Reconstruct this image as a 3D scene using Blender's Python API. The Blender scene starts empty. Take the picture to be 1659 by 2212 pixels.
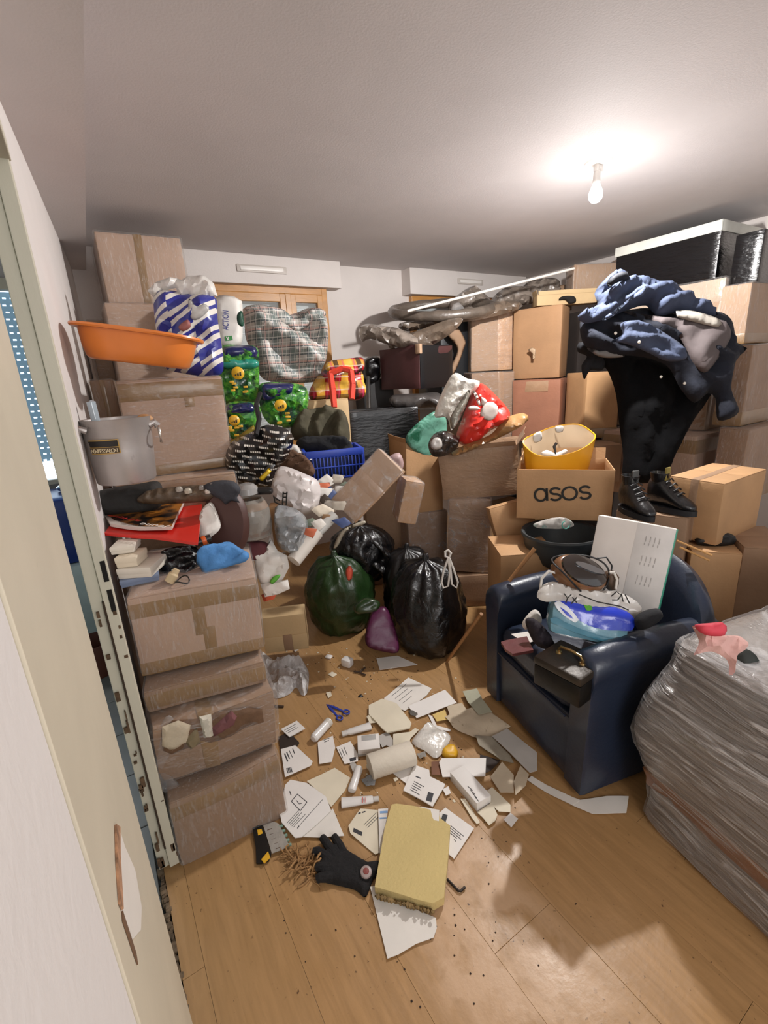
import bpy, bmesh, math, random
from math import sin, cos, pi, radians, sqrt
from mathutils import Vector, Matrix, noise
from mathutils.geometry import delaunay_2d_cdt
random.seed(7)
S = bpy.context.scene
COL = S.collection
# ---------------------------------------------------------------- camera
F, CX, CY, H = 1000.0, 829.5, 1106.0, 1.55
D = Vector((200, 3400, 1000)).normalized()
Yd = Vector((-649, -248, 1000)); Yd = (Yd - D * Yd.dot(D)).normalized()
Xd = D.cross(Yd)
ROWS = (Xd, Yd, -D)                       # world axes written in camera axes (right, down, forward)
RIGHT = Vector([r[0] for r in ROWS]); DOWN = Vector([r[1] for r in ROWS]); FWD = Vector([r[2] for r in ROWS])
EYE = Vector((0, 0, H))
cam_data = bpy.data.cameras.new('camera'); cam = bpy.data.objects.new('camera', cam_data); COL.objects.link(cam)
M = Matrix((RIGHT, -DOWN, -FWD)).transposed().to_4x4(); M.translation = EYE
cam.matrix_world = M
cam_data.sensor_width = 36; cam_data.sensor_fit = 'AUTO'; cam_data.lens = 36 * F / 2212; cam_data.clip_start = .02
S.camera = cam
# ---------------------------------------------------------------- light and exposure
S.view_settings.view_transform = 'Standard'; S.view_settings.look = 'None'
S.view_settings.gamma = 1; S.view_settings.use_curve_mapping = False
S.view_settings.exposure = .09
BULB = Vector((2.35, 1.655, 2.36))
BULB_W, WORLD, FILL_W, KITCHEN_W = 145, .95, 30, 9
w = bpy.data.worlds.new('world'); S.world = w; w.use_nodes = True
w.node_tree.nodes['Background'].inputs[0].default_value = (.97, .98, 1, 1)
w.node_tree.nodes['Background'].inputs[1].default_value = WORLD
def light(name, kind, loc, energy, color, size=.05, rot=None):
    l = bpy.data.lights.new(name, kind); l.energy = energy; l.color = color
    if kind == 'AREA': l.size = size
    else: l.shadow_soft_size = size
    o = bpy.data.objects.new(name, l); o.location = loc
    if rot: o.rotation_euler = rot
    COL.objects.link(o); return l
bl_ = light('bulb_light', 'POINT', BULB - Vector((0, 0, .065)), BULB_W, (1, .975, .955), .03)
# like a real LED bulb it throws most light down and sideways, little back up past its base
bl_.use_nodes = True; nt = bl_.node_tree; em_ = nt.nodes['Emission']
tc_ = nt.nodes.new('ShaderNodeTexCoord'); sx_ = nt.nodes.new('ShaderNodeSeparateXYZ'); mr_ = nt.nodes.new('ShaderNodeMapRange')
def lm_(op, x, y):
    n = nt.nodes.new('ShaderNodeMath'); n.operation = op
    for i, v in enumerate((x, y)):
        if isinstance(v, float): n.inputs[i].default_value = v
        else: nt.links.new(v, n.inputs[i])
    return n.outputs[0]
nt.nodes.remove(mr_); nt.links.new(tc_.outputs['Normal'], sx_.inputs[0])
up_ = lm_('POWER', lm_('DIVIDE', lm_('MAXIMUM', sx_.outputs[2], 0.0), .175), 2.2)
nt.links.new(lm_('DIVIDE', 1.0, lm_('ADD', up_, 1.0)), em_.inputs['Strength'])
light('fill_light', 'AREA', (.3, -1.6, 1.9), FILL_W, (1, .98, .97), 1.2, (radians(75), 0, 0))  # unseen soft fill added behind the viewer to lift the shadows
light('kitchen_daylight', 'AREA', (-.7, 3.6, 1.7), KITCHEN_W, (.95, .99, 1), .7, (radians(-90), 0, 0))
# ---------------------------------------------------------------- pixels to the room
def ray(px, py): return RIGHT * ((px - CX) / F) + DOWN * ((py - CY) / F) + FWD
KD = 1.0                                   # stretches a whole group farther from the viewer
def C(px, py, d): return EYE + ray(px, py) * (d * KD)
def Z(px, py, z=0.0):
    r = ray(px, py); return EYE + r * ((z - H) / r.z)
def YY(px, py, y):
    r = ray(px, py); return EYE + r * (y / r.y)
R0 = Vector((RIGHT.x, RIGHT.y, 0)).normalized(); F0 = Vector((-R0.y, R0.x, 0)); UP = Vector((0, 0, 1))
class Pl:
    """a standing (or leaning) plane in the room; U right, V up, N towards the viewer"""
    def __init__(s, px, py, d, yaw=0, tilt=0, roll=0, at=None):
        s.O = at or C(px, py, d); a, b, c = radians(yaw), radians(tilt), radians(roll)
        s.U = R0 * cos(a) + F0 * sin(a); away = F0 * cos(a) - R0 * sin(a)
        s.V = UP * cos(b) + away * sin(b); s.N = UP * sin(b) - away * cos(b)
        s.U, s.V = s.U * cos(c) + s.V * sin(c), s.V * cos(c) - s.U * sin(c)
    def uv(s, px, py):
        r = ray(px, py); k = (s.O - EYE).dot(s.N) / r.dot(s.N); p = EYE + r * k - s.O
        return Vector((p.dot(s.U), p.dot(s.V)))
    def pt(s, u, v, w=0): return s.O + s.U * u + s.V * v + s.N * w
    def mat(s, u=0, v=0, w=0):
        m = Matrix((s.U, -s.N, s.V)).transposed().to_4x4(); m.translation = s.pt(u, v, w); return m
# ---------------------------------------------------------------- materials
def lin(c):
    if isinstance(c, str): c = [int(c[i:i + 2], 16) / 255 for i in (0, 2, 4)]
    return tuple(x / 12.92 if x <= .04045 else ((x + .055) / 1.055) ** 2.4 for x in c) + (1,)
MATS = {}
class NT:
    def __init__(s, name):
        s.m = bpy.data.materials.new(name); s.m.use_nodes = True; s.t = s.m.node_tree; s.n = s.t.nodes
        s.b = s.n['Principled BSDF']; s.out = s.n['Material Output']
    def add(s, k, **p):
        n = s.n.new('ShaderNode' + k)
        for a, v in p.items(): setattr(n, a, v)
        return n
    def set(s, sock, v):
        if isinstance(v, bpy.types.NodeSocket): s.t.links.new(v, sock)
        else: sock.default_value = v
    def math(s, op, a, b=0.0):
        n = s.add('Math', operation=op); s.set(n.inputs[0], a); s.set(n.inputs[1], b); return n.outputs[0]
    def mix(s, f, a, b):
        n = s.add('Mix', data_type='RGBA'); s.set(n.inputs[0], f); s.set(n.inputs[6], a); s.set(n.inputs[7], b); return n.outputs[2]
    def coord(s, scale=(1, 1, 1), which='Object', rot=(0, 0, 0)):
        c = s.add('TexCoord'); m = s.add('Mapping'); m.inputs[3].default_value = scale; m.inputs[2].default_value = rot
        s.t.links.new(c.outputs[which], m.inputs[0]); return m.outputs[0]
    def noise(s, vec, scale, detail=3, dist=0.0, rough=.55):
        n = s.add('TexNoise'); s.t.links.new(vec, n.inputs['Vector']); n.inputs['Scale'].default_value = scale
        n.inputs['Detail'].default_value = detail; n.inputs['Distortion'].default_value = dist; n.inputs['Roughness'].default_value = rough
        return n.outputs['Fac']
    def ramp(s, f, a, b, lo=0.0, hi=1.0):
        n = s.add('MapRange'); s.set(n.inputs[0], f); n.inputs[1].default_value = a; n.inputs[2].default_value = b
        n.inputs[3].default_value = lo; n.inputs[4].default_value = hi; return n.outputs[0]
    def bump(s, h, strength, dist=.01):
        n = s.add('Bump'); s.set(n.inputs['Height'], h); n.inputs['Strength'].default_value = strength; n.inputs['Distance'].default_value = dist
        s.t.links.new(n.outputs[0], s.b.inputs['Normal']); return n
    def xyz(s, vec):
        n = s.add('SeparateXYZ'); s.t.links.new(vec, n.inputs[0]); return n.outputs
    def pr(s, **k):
        for a, v in k.items(): s.set(s.b.inputs[a.replace('_', ' ')], v)
def mt(name, col, rough=.6, var=.12, vs=6, bump=0, bs=30, metal=0, coat=0, dirt=None, dirt_s=9, dirt_t=.62, stretch=(1, 1, 1), spec=.5, fold=0, bdist=.01, emit=0):
    """a plain surface: base colour, slight mottling, optional stains and fine relief"""
    if name in MATS: return MATS[name]
    t = NT(name); v = t.coord(stretch); c = lin(col)
    k = t.ramp(t.noise(v, vs, 4), .3, .7)
    a = tuple(x * (1 - var) for x in c[:3]) + (1,); b = tuple(min(1, x * (1 + var)) for x in c[:3]) + (1,)
    base = t.mix(k, a, b)
    if dirt: base = t.mix(t.ramp(t.noise(v, dirt_s, 6, .6, .65), dirt_t, dirt_t + .12), base, lin(dirt))
    t.pr(Base_Color=base, Roughness=rough, Metallic=metal)
    t.b.inputs['Specular IOR Level'].default_value = spec
    if coat: t.pr(Coat_Weight=coat, Coat_Roughness=.12)
    if bump:
        h = t.noise(v, bs, 5, fold)
        t.bump(h, bump, bdist)
    if emit: t.pr(Emission_Color=c, Emission_Strength=emit)
    MATS[name] = t.m; return t.m
def film_mat(name, stretch, tint=.96, amount=.05, streak=.28, rough=.12, bump=.5, scale=22):
    if name in MATS: return MATS[name]
    t = NT(name); v = t.coord(stretch); n1 = t.noise(v, scale, 5, 1.2); n2 = t.noise(v, 3, 2)
    tr = t.add('BsdfTransparent'); tr.inputs[0].default_value = (tint, tint * .985, tint * .97, 1)
    t.pr(Base_Color=(.75, .74, .74, 1), Roughness=rough); t.b.inputs['Specular IOR Level'].default_value = 1.0
    bp = t.bump(n1, bump, .02)
    lw = t.add('LayerWeight'); lw.inputs[0].default_value = .35
    f = t.math('ADD', amount, t.math('MULTIPLY', lw.outputs['Facing'], .2))
    f = t.math('ADD', f, t.math('MULTIPLY', t.ramp(n1, .5, .75), streak))
    f = t.math('MULTIPLY', f, t.ramp(n2, .2, .8, .6, 1.25))
    mx = t.add('MixShader'); t.set(mx.inputs[0], f); t.t.links.new(tr.outputs[0], mx.inputs[1]); t.t.links.new(t.b.outputs[0], mx.inputs[2])
    t.t.links.new(mx.outputs[0], t.out.inputs[0]); MATS[name] = t.m; return t.m
CARD = mt('cardboard', 'AB8D72', .75, .10, 5, .15, 60, dirt='8D7058', dirt_t=.66)
CARD_D = mt('cardboard_brown', '97795F', .75, .12, 5, .15, 60, dirt='6B4E36', dirt_t=.64)
CARD_L = mt('cardboard_pale', 'C4A87E', .75, .08, 5, .12, 60)
CARD_O = mt('cardboard_golden', 'B58D64', .72, .10, 5, .15, 60, dirt='8F6C48', dirt_t=.66)
CARD_P = mt('cardboard_pinkish', 'B59985', .7, .08, 5, .1, 60)
CARD_W = mt('film_wrapped_cardboard', 'A5876C', .3, .12, 5, .6, 16, coat=.7, fold=1.2, stretch=(1, 1, 2))
TAPE = mt('parcel_tape', '8E6F47', .32, .10, 9, .2, 25, coat=.4)
TAPE_C = mt('clear_tape', 'A8876A', .22, .08, 9, .3, 30, coat=.6)
BLACKP = mt('black_plastic_sack', '0B0B0D', .26, .3, 6, .55, 13, coat=.25, fold=1.5, bdist=.02)
BLACK = mt('black_plain', '101012', .5, .3, 8, .1, 40)
WHITE = mt('white_card', 'D9D2CB', .6, .04, 9, .05, 40)
PAPER = mt('white_paper', 'DED8D0', .75, .05, 7, .12, 18, dirt='9A8468', dirt_t=.68)
PAPER_D = mt('soiled_paper', 'C4B49C', .8, .12, 7, .2, 18, dirt='6F5638', dirt_s=14, dirt_t=.6)
INK = mt('printed_ink', '3A3A3E', .7, .2)
FILM = film_mat('stretch_film', (1, 1, 4))
FILM_V = film_mat('stretch_film_upright', (5, 5, .8))
FILM_X = film_mat('loose_film', (1, 1, 1), .97, .12, .45, .1, .8, 16)
# ---------------------------------------------------------------- objects
def link(o, parent=None):
    COL.objects.link(o)
    if parent: o.parent = parent
    return o
def tag(o, label, cat, group=None):
    o['label'] = label; o['category'] = cat
    if group: o['group'] = group
    return o
def thing(name, label, cat, m=None, group=None):
    o = bpy.data.objects.new(name, None); o.empty_display_size = .05
    if m is not None:
        o.matrix_world = m if isinstance(m, Matrix) else Matrix.Translation(m)
    return tag(link(o), label, cat, group)
def mesh(name, verts, faces, mat, parent=None, smooth=True, uv=None, kind=None, angle=None):
    me = bpy.data.meshes.new(name); me.from_pydata([tuple(v) for v in verts], [], faces); me.materials.append(mat)
    if uv:
        l = me.uv_layers.new(name='UVMap')
        for lp in me.loops: l.data[lp.index].uv = uv[lp.vertex_index]
    if smooth:
        me.polygons.foreach_set('use_smooth', [True] * len(me.polygons))
        if angle: me.set_sharp_from_angle(angle=radians(angle))
    me.update()
    o = bpy.data.objects.new(name, me)
    if kind: o['kind'] = kind
    return link(o, parent)
class G:
    """collects shapes for one mesh"""
    def __init__(s): s.v, s.f = [], []
    def put(s, v, f):
        k = len(s.v); s.v += [Vector(x) for x in v]; s.f += [tuple(i + k for i in q) for q in f]; return s
    def cub(s, lo, hi, r=.004, n=1, fn=None):
        """rounded box lo..hi, faces cut into a grid"""
        lo, hi = Vector(lo), Vector(hi); dim = hi - lo; r = min(r, min(dim) * .49); V = {}; vs = []; fs = []
        cuts = []
        for a in range(3):
            k = max(1, int(n)) if n < 50 else 1
            if n < 1: k = max(1, min(14, int(round(dim[a] / n))))
            inner = [lo[a] + r + (dim[a] - 2 * r) * i / k for i in range(k + 1)]
            cuts.append([lo[a]] + inner + [hi[a]])
        def vid(p):
            key = tuple(round(x, 6) for x in p)
            if key not in V:
                c = Vector([min(max(p[i], lo[i] + r), hi[i] - r) for i in range(3)]); dd = Vector(p) - c
                q = c + dd.normalized() * r if dd.length > 1e-9 else Vector(p)
                if fn: q = fn(q)
                V[key] = len(vs); vs.append(q)
            return V[key]
        for a in range(3):
            b, c = (a + 1) % 3, (a + 2) % 3
            for side in (0, 1):
                w_ = (lo, hi)[side][a]
                for i in range(len(cuts[b]) - 1):
                    for j in range(len(cuts[c]) - 1):
                        q = []
                        for (x, y) in ((i, j), (i + 1, j), (i + 1, j + 1), (i, j + 1)):
                            p = [0, 0, 0]; p[a] = w_; p[b] = cuts[b][x]; p[c] = cuts[c][y]; q.append(vid(p))
                        fs.append(tuple(q) if side else tuple(reversed(q)))
        return s.put(vs, fs)
    def tube(s, pts, rad, seg=8, closed=False, cap=True):
        pts = [Vector(p) for p in pts]; n = len(pts); rr = rad if isinstance(rad, (list, tuple)) else [rad] * n
        ref = None; rings = []
        for i, p in enumerate(pts):
            tdir = (pts[(i + 1) % n] - pts[i - 1]) if closed else (pts[min(i + 1, n - 1)] - pts[max(i - 1, 0)])
            tdir.normalize()
            if ref is None: ref = tdir.orthogonal().normalized()
            ref = (ref - tdir * ref.dot(tdir)).normalized(); b = tdir.cross(ref)
            rings.append([p + ref * cos(2 * pi * k / seg) * rr[i] + b * sin(2 * pi * k / seg) * rr[i] for k in range(seg)])
        v = [x for r_ in rings for x in r_]; f = []
        for i in range(n if closed else n - 1):
            a, b = i * seg, ((i + 1) % n) * seg
            for k in range(seg): f.append((a + k, a + (k + 1) % seg, b + (k + 1) % seg, b + k))
        if cap and not closed:
            f.append(tuple(reversed(range(seg)))); f.append(tuple((n - 1) * seg + k for k in range(seg)))
        return s.put(v, f)
    def lathe(s, prof, seg=24, m=None, sx=1, sy=1, fn=None, cap=True):
        """(r, z) profile turned about z"""
        v, f = [], []
        for (r_, z_) in prof:
            for k in range(seg):
                p = Vector((r_ * cos(2 * pi * k / seg) * sx, r_ * sin(2 * pi * k / seg) * sy, z_))
                if fn: p = fn(p, k / seg)
                v.append(m @ p if m else p)
        for i in range(len(prof) - 1):
            for k in range(seg): f.append((i * seg + k, i * seg + (k + 1) % seg, (i + 1) * seg + (k + 1) % seg, (i + 1) * seg + k))
        if cap and prof[0][0] > 1e-4: f.append(tuple(reversed(range(seg))))
        if cap and prof[-1][0] > 1e-4: f.append(tuple((len(prof) - 1) * seg + k for k in range(seg)))
        return s.put(v, f)
    def out(s, name, mat, parent=None, smooth=True, angle=35, kind=None):
        return mesh(name, s.v, s.f, mat, parent, smooth, None, kind, angle)
def one(name, label, cat, g, mat, group=None, smooth=True, angle=35, loc=None):
    """a thing that is a single mesh; its origin goes to its base"""
    n = len(g.v); c = loc or Vector((sum(v.x for v in g.v) / n, sum(v.y for v in g.v) / n, min(v.z for v in g.v)))
    for v in g.v: v -= c
    o = g.out(name, mat, None, smooth, angle); o.location = c; return tag(o, label, cat, group)
def nz(p, s, seed=0): return noise.noise(Vector((p[0] * s + seed * 7.3, p[1] * s - seed * 3.1, (p[2] if len(p) > 2 else 0) * s + seed * 1.7)))
def rdg(p, s, seed=0): return 1 - 2 * abs(nz(p, s, seed))
def fillpoly(pts, res, smooth=False, jit=.25):
    """2-D outline -> triangulated patch: points, tris, distance to the rim"""
    P = [Vector(p) for p in pts]
    if sum(P[i - 1].x * P[i].y - P[i].x * P[i - 1].y for i in range(len(P))) < 0: P.reverse()
    B = []; n = len(P)
    for i in range(n):
        a, b = P[i], P[(i + 1) % n]; k = max(1, int((b - a).length / res))
        for j in range(k):
            t_ = j / k
            if smooth:
                p0, p3 = P[i - 1], P[(i + 2) % n]
                B.append(.5 * ((2 * a) + (b - p0) * t_ + (2 * p0 - 5 * a + 4 * b - p3) * t_ ** 2 + (3 * a - p0 - 3 * b + p3) * t_ ** 3))
            else: B.append(a.lerp(b, t_))
    m = len(B)
    def dist(p):
        best = 9
        for i in range(m):
            a, b = B[i], B[(i + 1) % m]; ab = b - a; l2 = ab.length_squared
            t_ = 0 if l2 < 1e-12 else max(0, min(1, (p - a).dot(ab) / l2)); q = (p - a - ab * t_).length
            if q < best: best = q
        return best
    def inside(p):
        c = False
        for i in range(m):
            a, b = B[i], B[i - 1]
            if (a.y > p.y) != (b.y > p.y) and p.x < (b.x - a.x) * (p.y - a.y) / (b.y - a.y) + a.x: c = not c
        return c
    xs = [b.x for b in B]; ys = [b.y for b in B]; pts2 = list(B); rnd = random.Random(m)
    y = min(ys); row = 0
    while y < max(ys):
        x = min(xs) + (res / 2 if row % 2 else 0)
        while x < max(xs):
            p = Vector((x + rnd.uniform(-jit, jit) * res, y + rnd.uniform(-jit, jit) * res))
            if inside(p) and dist(p) > res * .55: pts2.append(p)
            x += res
        y += res * .87; row += 1
    r_ = delaunay_2d_cdt(pts2, [(i, (i + 1) % m) for i in range(m)], [list(range(m))], 1, 1e-5)
    vv, ff = r_[0], r_[2]; orig = r_[3]
    rim = [any(o < m for o in og) for og in orig]
    return vv, ff, [0 if rm else dist(v) for v, rm in zip(vv, rim)], rim
def puff(name, px, pl, t, mat, parent=None, res=.03, r=None, back=.6, fold=.55, fs=9, fdir=0, fst=2.5, seed=1, smooth=True, crumple=.14, cs=24, flat=.6, sharp=None, vor=.38, vs=11):
    """a filled body from its outline: swollen towards the rim-free middle, creased by folds"""
    t *= KD; res *= KD * .78; pts = [pl.uv(*p) for p in px]; vv, ff, dd, rim = fillpoly(pts, res, smooth)
    r = r or max(dd) * .9; ca, sa = cos(radians(fdir)), sin(radians(fdir)); V, Fc, UV = [], [], []
    idx = []
    rj = random.Random(seed)
    def hgt(v, d):
        k = min(1, d / r); e = sqrt(max(0, 1 - (1 - k) ** 2)) * (1 - flat) + flat * min(1, k * 3.2) ** .6
        q = v.x * ca + v.y * sa, -v.x * sa + v.y * ca
        a_ = (q[1] + .05 * nz(v, 5, seed) + .018 * nz(v, 13, seed + 3)) * fs; tri = abs((a_ % 1) * 2 - 1); msk = .55 + .9 * nz((q[0] / fst, q[1]), 4, seed + 8)
        vd = noise.voronoi(Vector((q[0] / fst * vs + seed, q[1] * vs, seed)))[0]
        n_ = 1 + fold * (tri * 2 - 1) * msk + crumple * rdg(v, cs, seed + 5) + vor * (1 - 2.4 * vd[0])
        if sharp: n_ += rj.uniform(-.10, .10)
        return t * e * max(.15, n_)
    for v, d, rm in zip(vv, dd, rim):
        idx.append(len(V)); V.append(pl.pt(v.x, v.y, 0 if rm else hgt(v, d))); UV.append((v.x, v.y))
    bk = []
    for i, (v, d, rm) in enumerate(zip(vv, dd, rim)):
        if rm: bk.append(idx[i])
        else:
            bk.append(len(V)); V.append(pl.pt(v.x, v.y, -back * t * sqrt(max(0, 1 - (1 - min(1, d / r)) ** 2)))); UV.append((v.x, v.y))
    for f in ff:
        Fc.append(tuple(idx[i] for i in f)); Fc.append(tuple(bk[i] for i in reversed(f)))
    if parent is not None:
        V = local(parent, V)
    return mesh(name, V, Fc, mat, parent, True, UV, None, max(sharp, 42) if sharp else None)
def puff1(name, label, cat, px, pl, t, mat, group=None, **k):
    o = puff(name, px, pl, t, mat, None, **k); rebase(o); return tag(o, label, cat, group)
def rebase(o):
    vs = o.data.vertices; n = len(vs); c = Vector((sum(v.co.x for v in vs) / n, sum(v.co.y for v in vs) / n, min(v.co.z for v in vs)))
    o.data.transform(Matrix.Translation(-c)); o.location = c; return o
def local(parent, pts):
    mi = wm(parent).inverted(); return [mi @ Vector(p) for p in pts]
def wm(o): return (wm(o.parent) @ o.matrix_basis) if o.parent else o.matrix_basis.copy()
def sheet(name, label, cat, px, z, mat, th=.0015, curl=.007, res=.025, group=None, prints=(), seed=None, lift=None, smooth=False, zoom=None, ink=None, bend=5, parent=None):
    """paper or card lying flat: outline on the level z, slight curl, real thickness; prints are inked patches on it"""
    seed = seed if seed is not None else int(px[0][0] * 3 + px[0][1])
    px = [zoom(*p) for p in px] if zoom else px
    W = [Z(x, y, z) for x, y in px]; vv, ff, dd, rim = fillpoly([(p.x, p.y) for p in W], res, smooth)
    c = Vector((sum(v.x for v in vv) / len(vv), sum(v.y for v in vv) / len(vv)))
    def hh(p):
        h = curl * (nz((p[0], p[1]), bend, seed) + .55)
        if lift: h += lift[2] * max(0, (p[0] - c.x) * lift[0] + (p[1] - c.y) * lift[1])
        return max(0, h)
    V = [Vector((v.x - c.x, v.y - c.y, hh(v) + th)) for v in vv] + [Vector((v.x - c.x, v.y - c.y, hh(v))) for v in vv]
    k = len(vv); Fc = [tuple(f) for f in ff] + [tuple(i + k for i in reversed(f)) for f in ff]
    ed = {}
    for f in ff:
        for i in range(3): ed[(f[i], f[(i + 1) % 3])] = 1
    for a, b in ed:
        if (b, a) not in ed: Fc.append((b, a, a + k, b + k))
    o = mesh(name, V, Fc, mat, parent, True, [(v.x, v.y) for v in vv] * 2, None, 40)
    o.location = (c.x, c.y, z)
    if label: tag(o, label, cat, group)
    if prints:
        g = G()
        for q in prints:
            q = [zoom(*p) for p in q] if zoom else q
            q = [Z(x, y, z + th) for x, y in q]
            n = max(1, int((q[1] - q[0]).length / .012))
            top = [q[0].lerp(q[1], i / n) for i in range(n + 1)]; bot = [q[3].lerp(q[2], i / n) for i in range(n + 1)]
            f3 = lambda p, e: Vector((p.x - c.x, p.y - c.y, hh((p.x, p.y)) + th + e))
            vs = [f3(p, .0009) for p in top] + [f3(p, .0009) for p in bot] + [f3(p, .0002) for p in top] + [f3(p, .0002) for p in bot]
            m1 = n + 1; fs = []
            for i in range(n):
                fs += [(m1 + i, m1 + i + 1, i + 1, i), (3 * m1 + i, 3 * m1 + i + 1, m1 + i + 1, m1 + i), (i, i + 1, 2 * m1 + i + 1, 2 * m1 + i)]
            g.put(vs, fs)
        g.out('printed_text', ink or INK, o, False)
    return o
def text(name, s, pl, p0, p1, hgt, mat, parent, w=.001, sx=None, flip=False, bold=0):
    """lettering on a plane: baseline from pixel p0 to pixel p1"""
    a, b = pl.uv(*p0), pl.uv(*p1)
    cu = bpy.data.curves.new(name, 'FONT'); cu.body = s; cu.size = 1; cu.extrude = .004; cu.offset = bold
    o = bpy.data.objects.new(name, cu); COL.objects.link(o)
    dg = bpy.context.evaluated_depsgraph_get(); me = bpy.data.meshes.new_from_object(o.evaluated_get(dg)); bpy.data.objects.remove(o)
    xs = [v.co.x for v in me.vertices]; ys = [v.co.y for v in me.vertices]; x0, x1 = min(xs), max(xs); y0, y1 = min(ys), max(ys)
    d = b - a; L = d.length; d.normalize(); n = Vector((-d.y, d.x))
    if flip: n = -n
    mi = wm(parent).inverted()
    for v in me.vertices:
        q = a + d * ((v.co.x - x0) / (x1 - x0) * L) + n * ((v.co.y - y0) / (y1 - y0) * hgt)
        v.co = mi @ pl.pt(q.x, q.y, w + v.co.z * .05)
    me.materials.clear(); me.materials.append(mat)
    return link(bpy.data.objects.new(name, me), parent)
def strokes(name, lines, pl, mat, parent, wid, w=.0012, th=.0006):
    """flat pen strokes on a plane; lines are lists of (u, v)"""
    g = G(); mi = wm(parent).inverted()
    for L in lines:
        L = [Vector(p) for p in L]; n = len(L); lo, hi = [], []
        cl = (L[0] - L[-1]).length < 1e-6
        for i in range(n):
            a = L[i - 1] if i else (L[-2] if cl else L[0]); b = L[i + 1] if i < n - 1 else (L[1] if cl else L[-1])
            d = (b - a).normalized(); q = Vector((-d.y, d.x)) * wid / 2; lo.append(L[i] - q); hi.append(L[i] + q)
        vs = [mi @ pl.pt(p.x, p.y, w + th) for p in lo + hi] + [mi @ pl.pt(p.x, p.y, w) for p in lo + hi]; fs = []
        for i in range(n - 1):
            fs += [(i, i + 1, n + i + 1, n + i), (2 * n + i + 1, 2 * n + i, 3 * n + i, 3 * n + i + 1), (i + 1, i, 2 * n + i, 2 * n + i + 1), (n + i, n + i + 1, 3 * n + i + 1, 3 * n + i)]
        g.put(vs, fs)
    return g.out(name, mat, parent, False)
def carton(label, quad, d, yaw=0, depth=.35, mat=CARD, tilt=0, roll=0, z0=None, z1=None, tape=(), film=None, flaps=True, open_=None, bulge=.006, name='cardboard_box', group=None, film_gap=.006, ref=None, tmat=None, seed=None, wdt=None, dents=0, cat='box'):
    """cardboard box whose front face fills the pixel quad TL TR BR BL at forward distance d"""
    cx = sum(p[0] for p in quad) / 4; cy = sum(p[1] for p in quad) / 4
    pl = Pl(cx, cy, d, yaw, tilt, roll); q = [pl.uv(*p) for p in quad]
    u0, u1 = (q[0].x + q[3].x) / 2, (q[1].x + q[2].x) / 2; v1, v0 = (q[0].y + q[1].y) / 2, (q[2].y + q[3].y) / 2
    far = lambda z: z if z < .05 else H + (z - H) * KD
    depth *= KD
    if z0 is not None: v0 = far(z0) - pl.O.z
    if z1 is not None: v1 = far(z1) - pl.O.z
    W, Hh = u1 - u0, v1 - v0; um = (u0 + u1) / 2; seed = seed if seed is not None else int(cx + cy)
    o = thing(name, label, cat, pl.mat(um, v0, 0), group)
    fn = lambda p: p + Vector((nz(p, 3.2, seed), nz(p, 3.2, seed + 1), nz(p, 3.2, seed + 2))) * bulge + Vector((nz(p, 11, seed), nz(p, 11, seed + 1), nz(p, 11, seed + 2))) * dents
    if not open_:
        G().cub((-W / 2, 0, 0), (W / 2, depth, Hh), .005, .05, fn).out('body', mat, o)
        if flaps:
            for s in (0, 1):
                y0_, y1_ = (0.002, depth / 2 - .002) if s == 0 else (depth / 2 + .002, depth - .002)
                G().cub((-W / 2 + .002, y0_, Hh - .001), (W / 2 - .002, y1_, Hh + .004), .0015, .06, fn).out('top_flap', mat, o)
    else:
        t_ = .005; g = G()
        g.cub((-W / 2, 0, 0), (W / 2, depth, t_), .001, .06, fn)
        g.out('bottom_panel', mat, o)
        for (lo, hi) in (((-W / 2, 0, 0), (W / 2, t_, Hh)), ((-W / 2, depth - t_, 0), (W / 2, depth, Hh)), ((-W / 2, 0, 0), (-W / 2 + t_, depth, Hh)), ((W / 2 - t_, 0, 0), (W / 2, depth, Hh))):
            G().cub(lo, hi, .0015, .04, fn).out('side_panel', mat, o)
        # folded-out flaps: side -> (length, angle from upright)
        for side, (L, ang) in open_.items():
            a = radians(ang); g = G(); k = 5
            def fp(x, s_):
                off, up = sin(a) * L * s_, cos(a) * L * s_
                if side == 'front': return Vector((x * W * .97 - W * .485, -off, Hh + up))
                if side == 'back': return Vector((x * W * .97 - W * .485, depth + off, Hh + up))
                if side == 'left': return Vector((-W / 2 - off, x * depth * .97 + depth * .015, Hh + up))
                return Vector((W / 2 + off, x * depth * .97 + depth * .015, Hh + up))
            vs, fs = [], []
            nrm = (fp(1, 0) - fp(0, 0)).cross(fp(0, 1) - fp(0, 0)).normalized() * .004
            for lay in (0, 1):
                for i in range(k + 1):
                    for j in range(k + 1): vs.append(fn(fp(i / k, j / k)) + nrm * lay)
            m = (k + 1) ** 2; e = lambda i, j: i * (k + 1) + j
            for i in range(k):
                for j in range(k):
                    fs.append((e(i, j), e(i, j + 1), e(i + 1, j + 1), e(i + 1, j))); fs.append((m + e(i, j), m + e(i + 1, j), m + e(i + 1, j + 1), m + e(i, j + 1)))
            for i in range(k):
                for (a1, b1) in ((e(i, 0), e(i + 1, 0)), (e(i + 1, k), e(i, k)), (e(0, i + 1), e(0, i)), (e(k, i), e(k, i + 1))): fs.append((a1, b1, b1 + m, a1 + m))
            g.put(vs, fs).out('flap', mat, o)
    e = .0016
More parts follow.
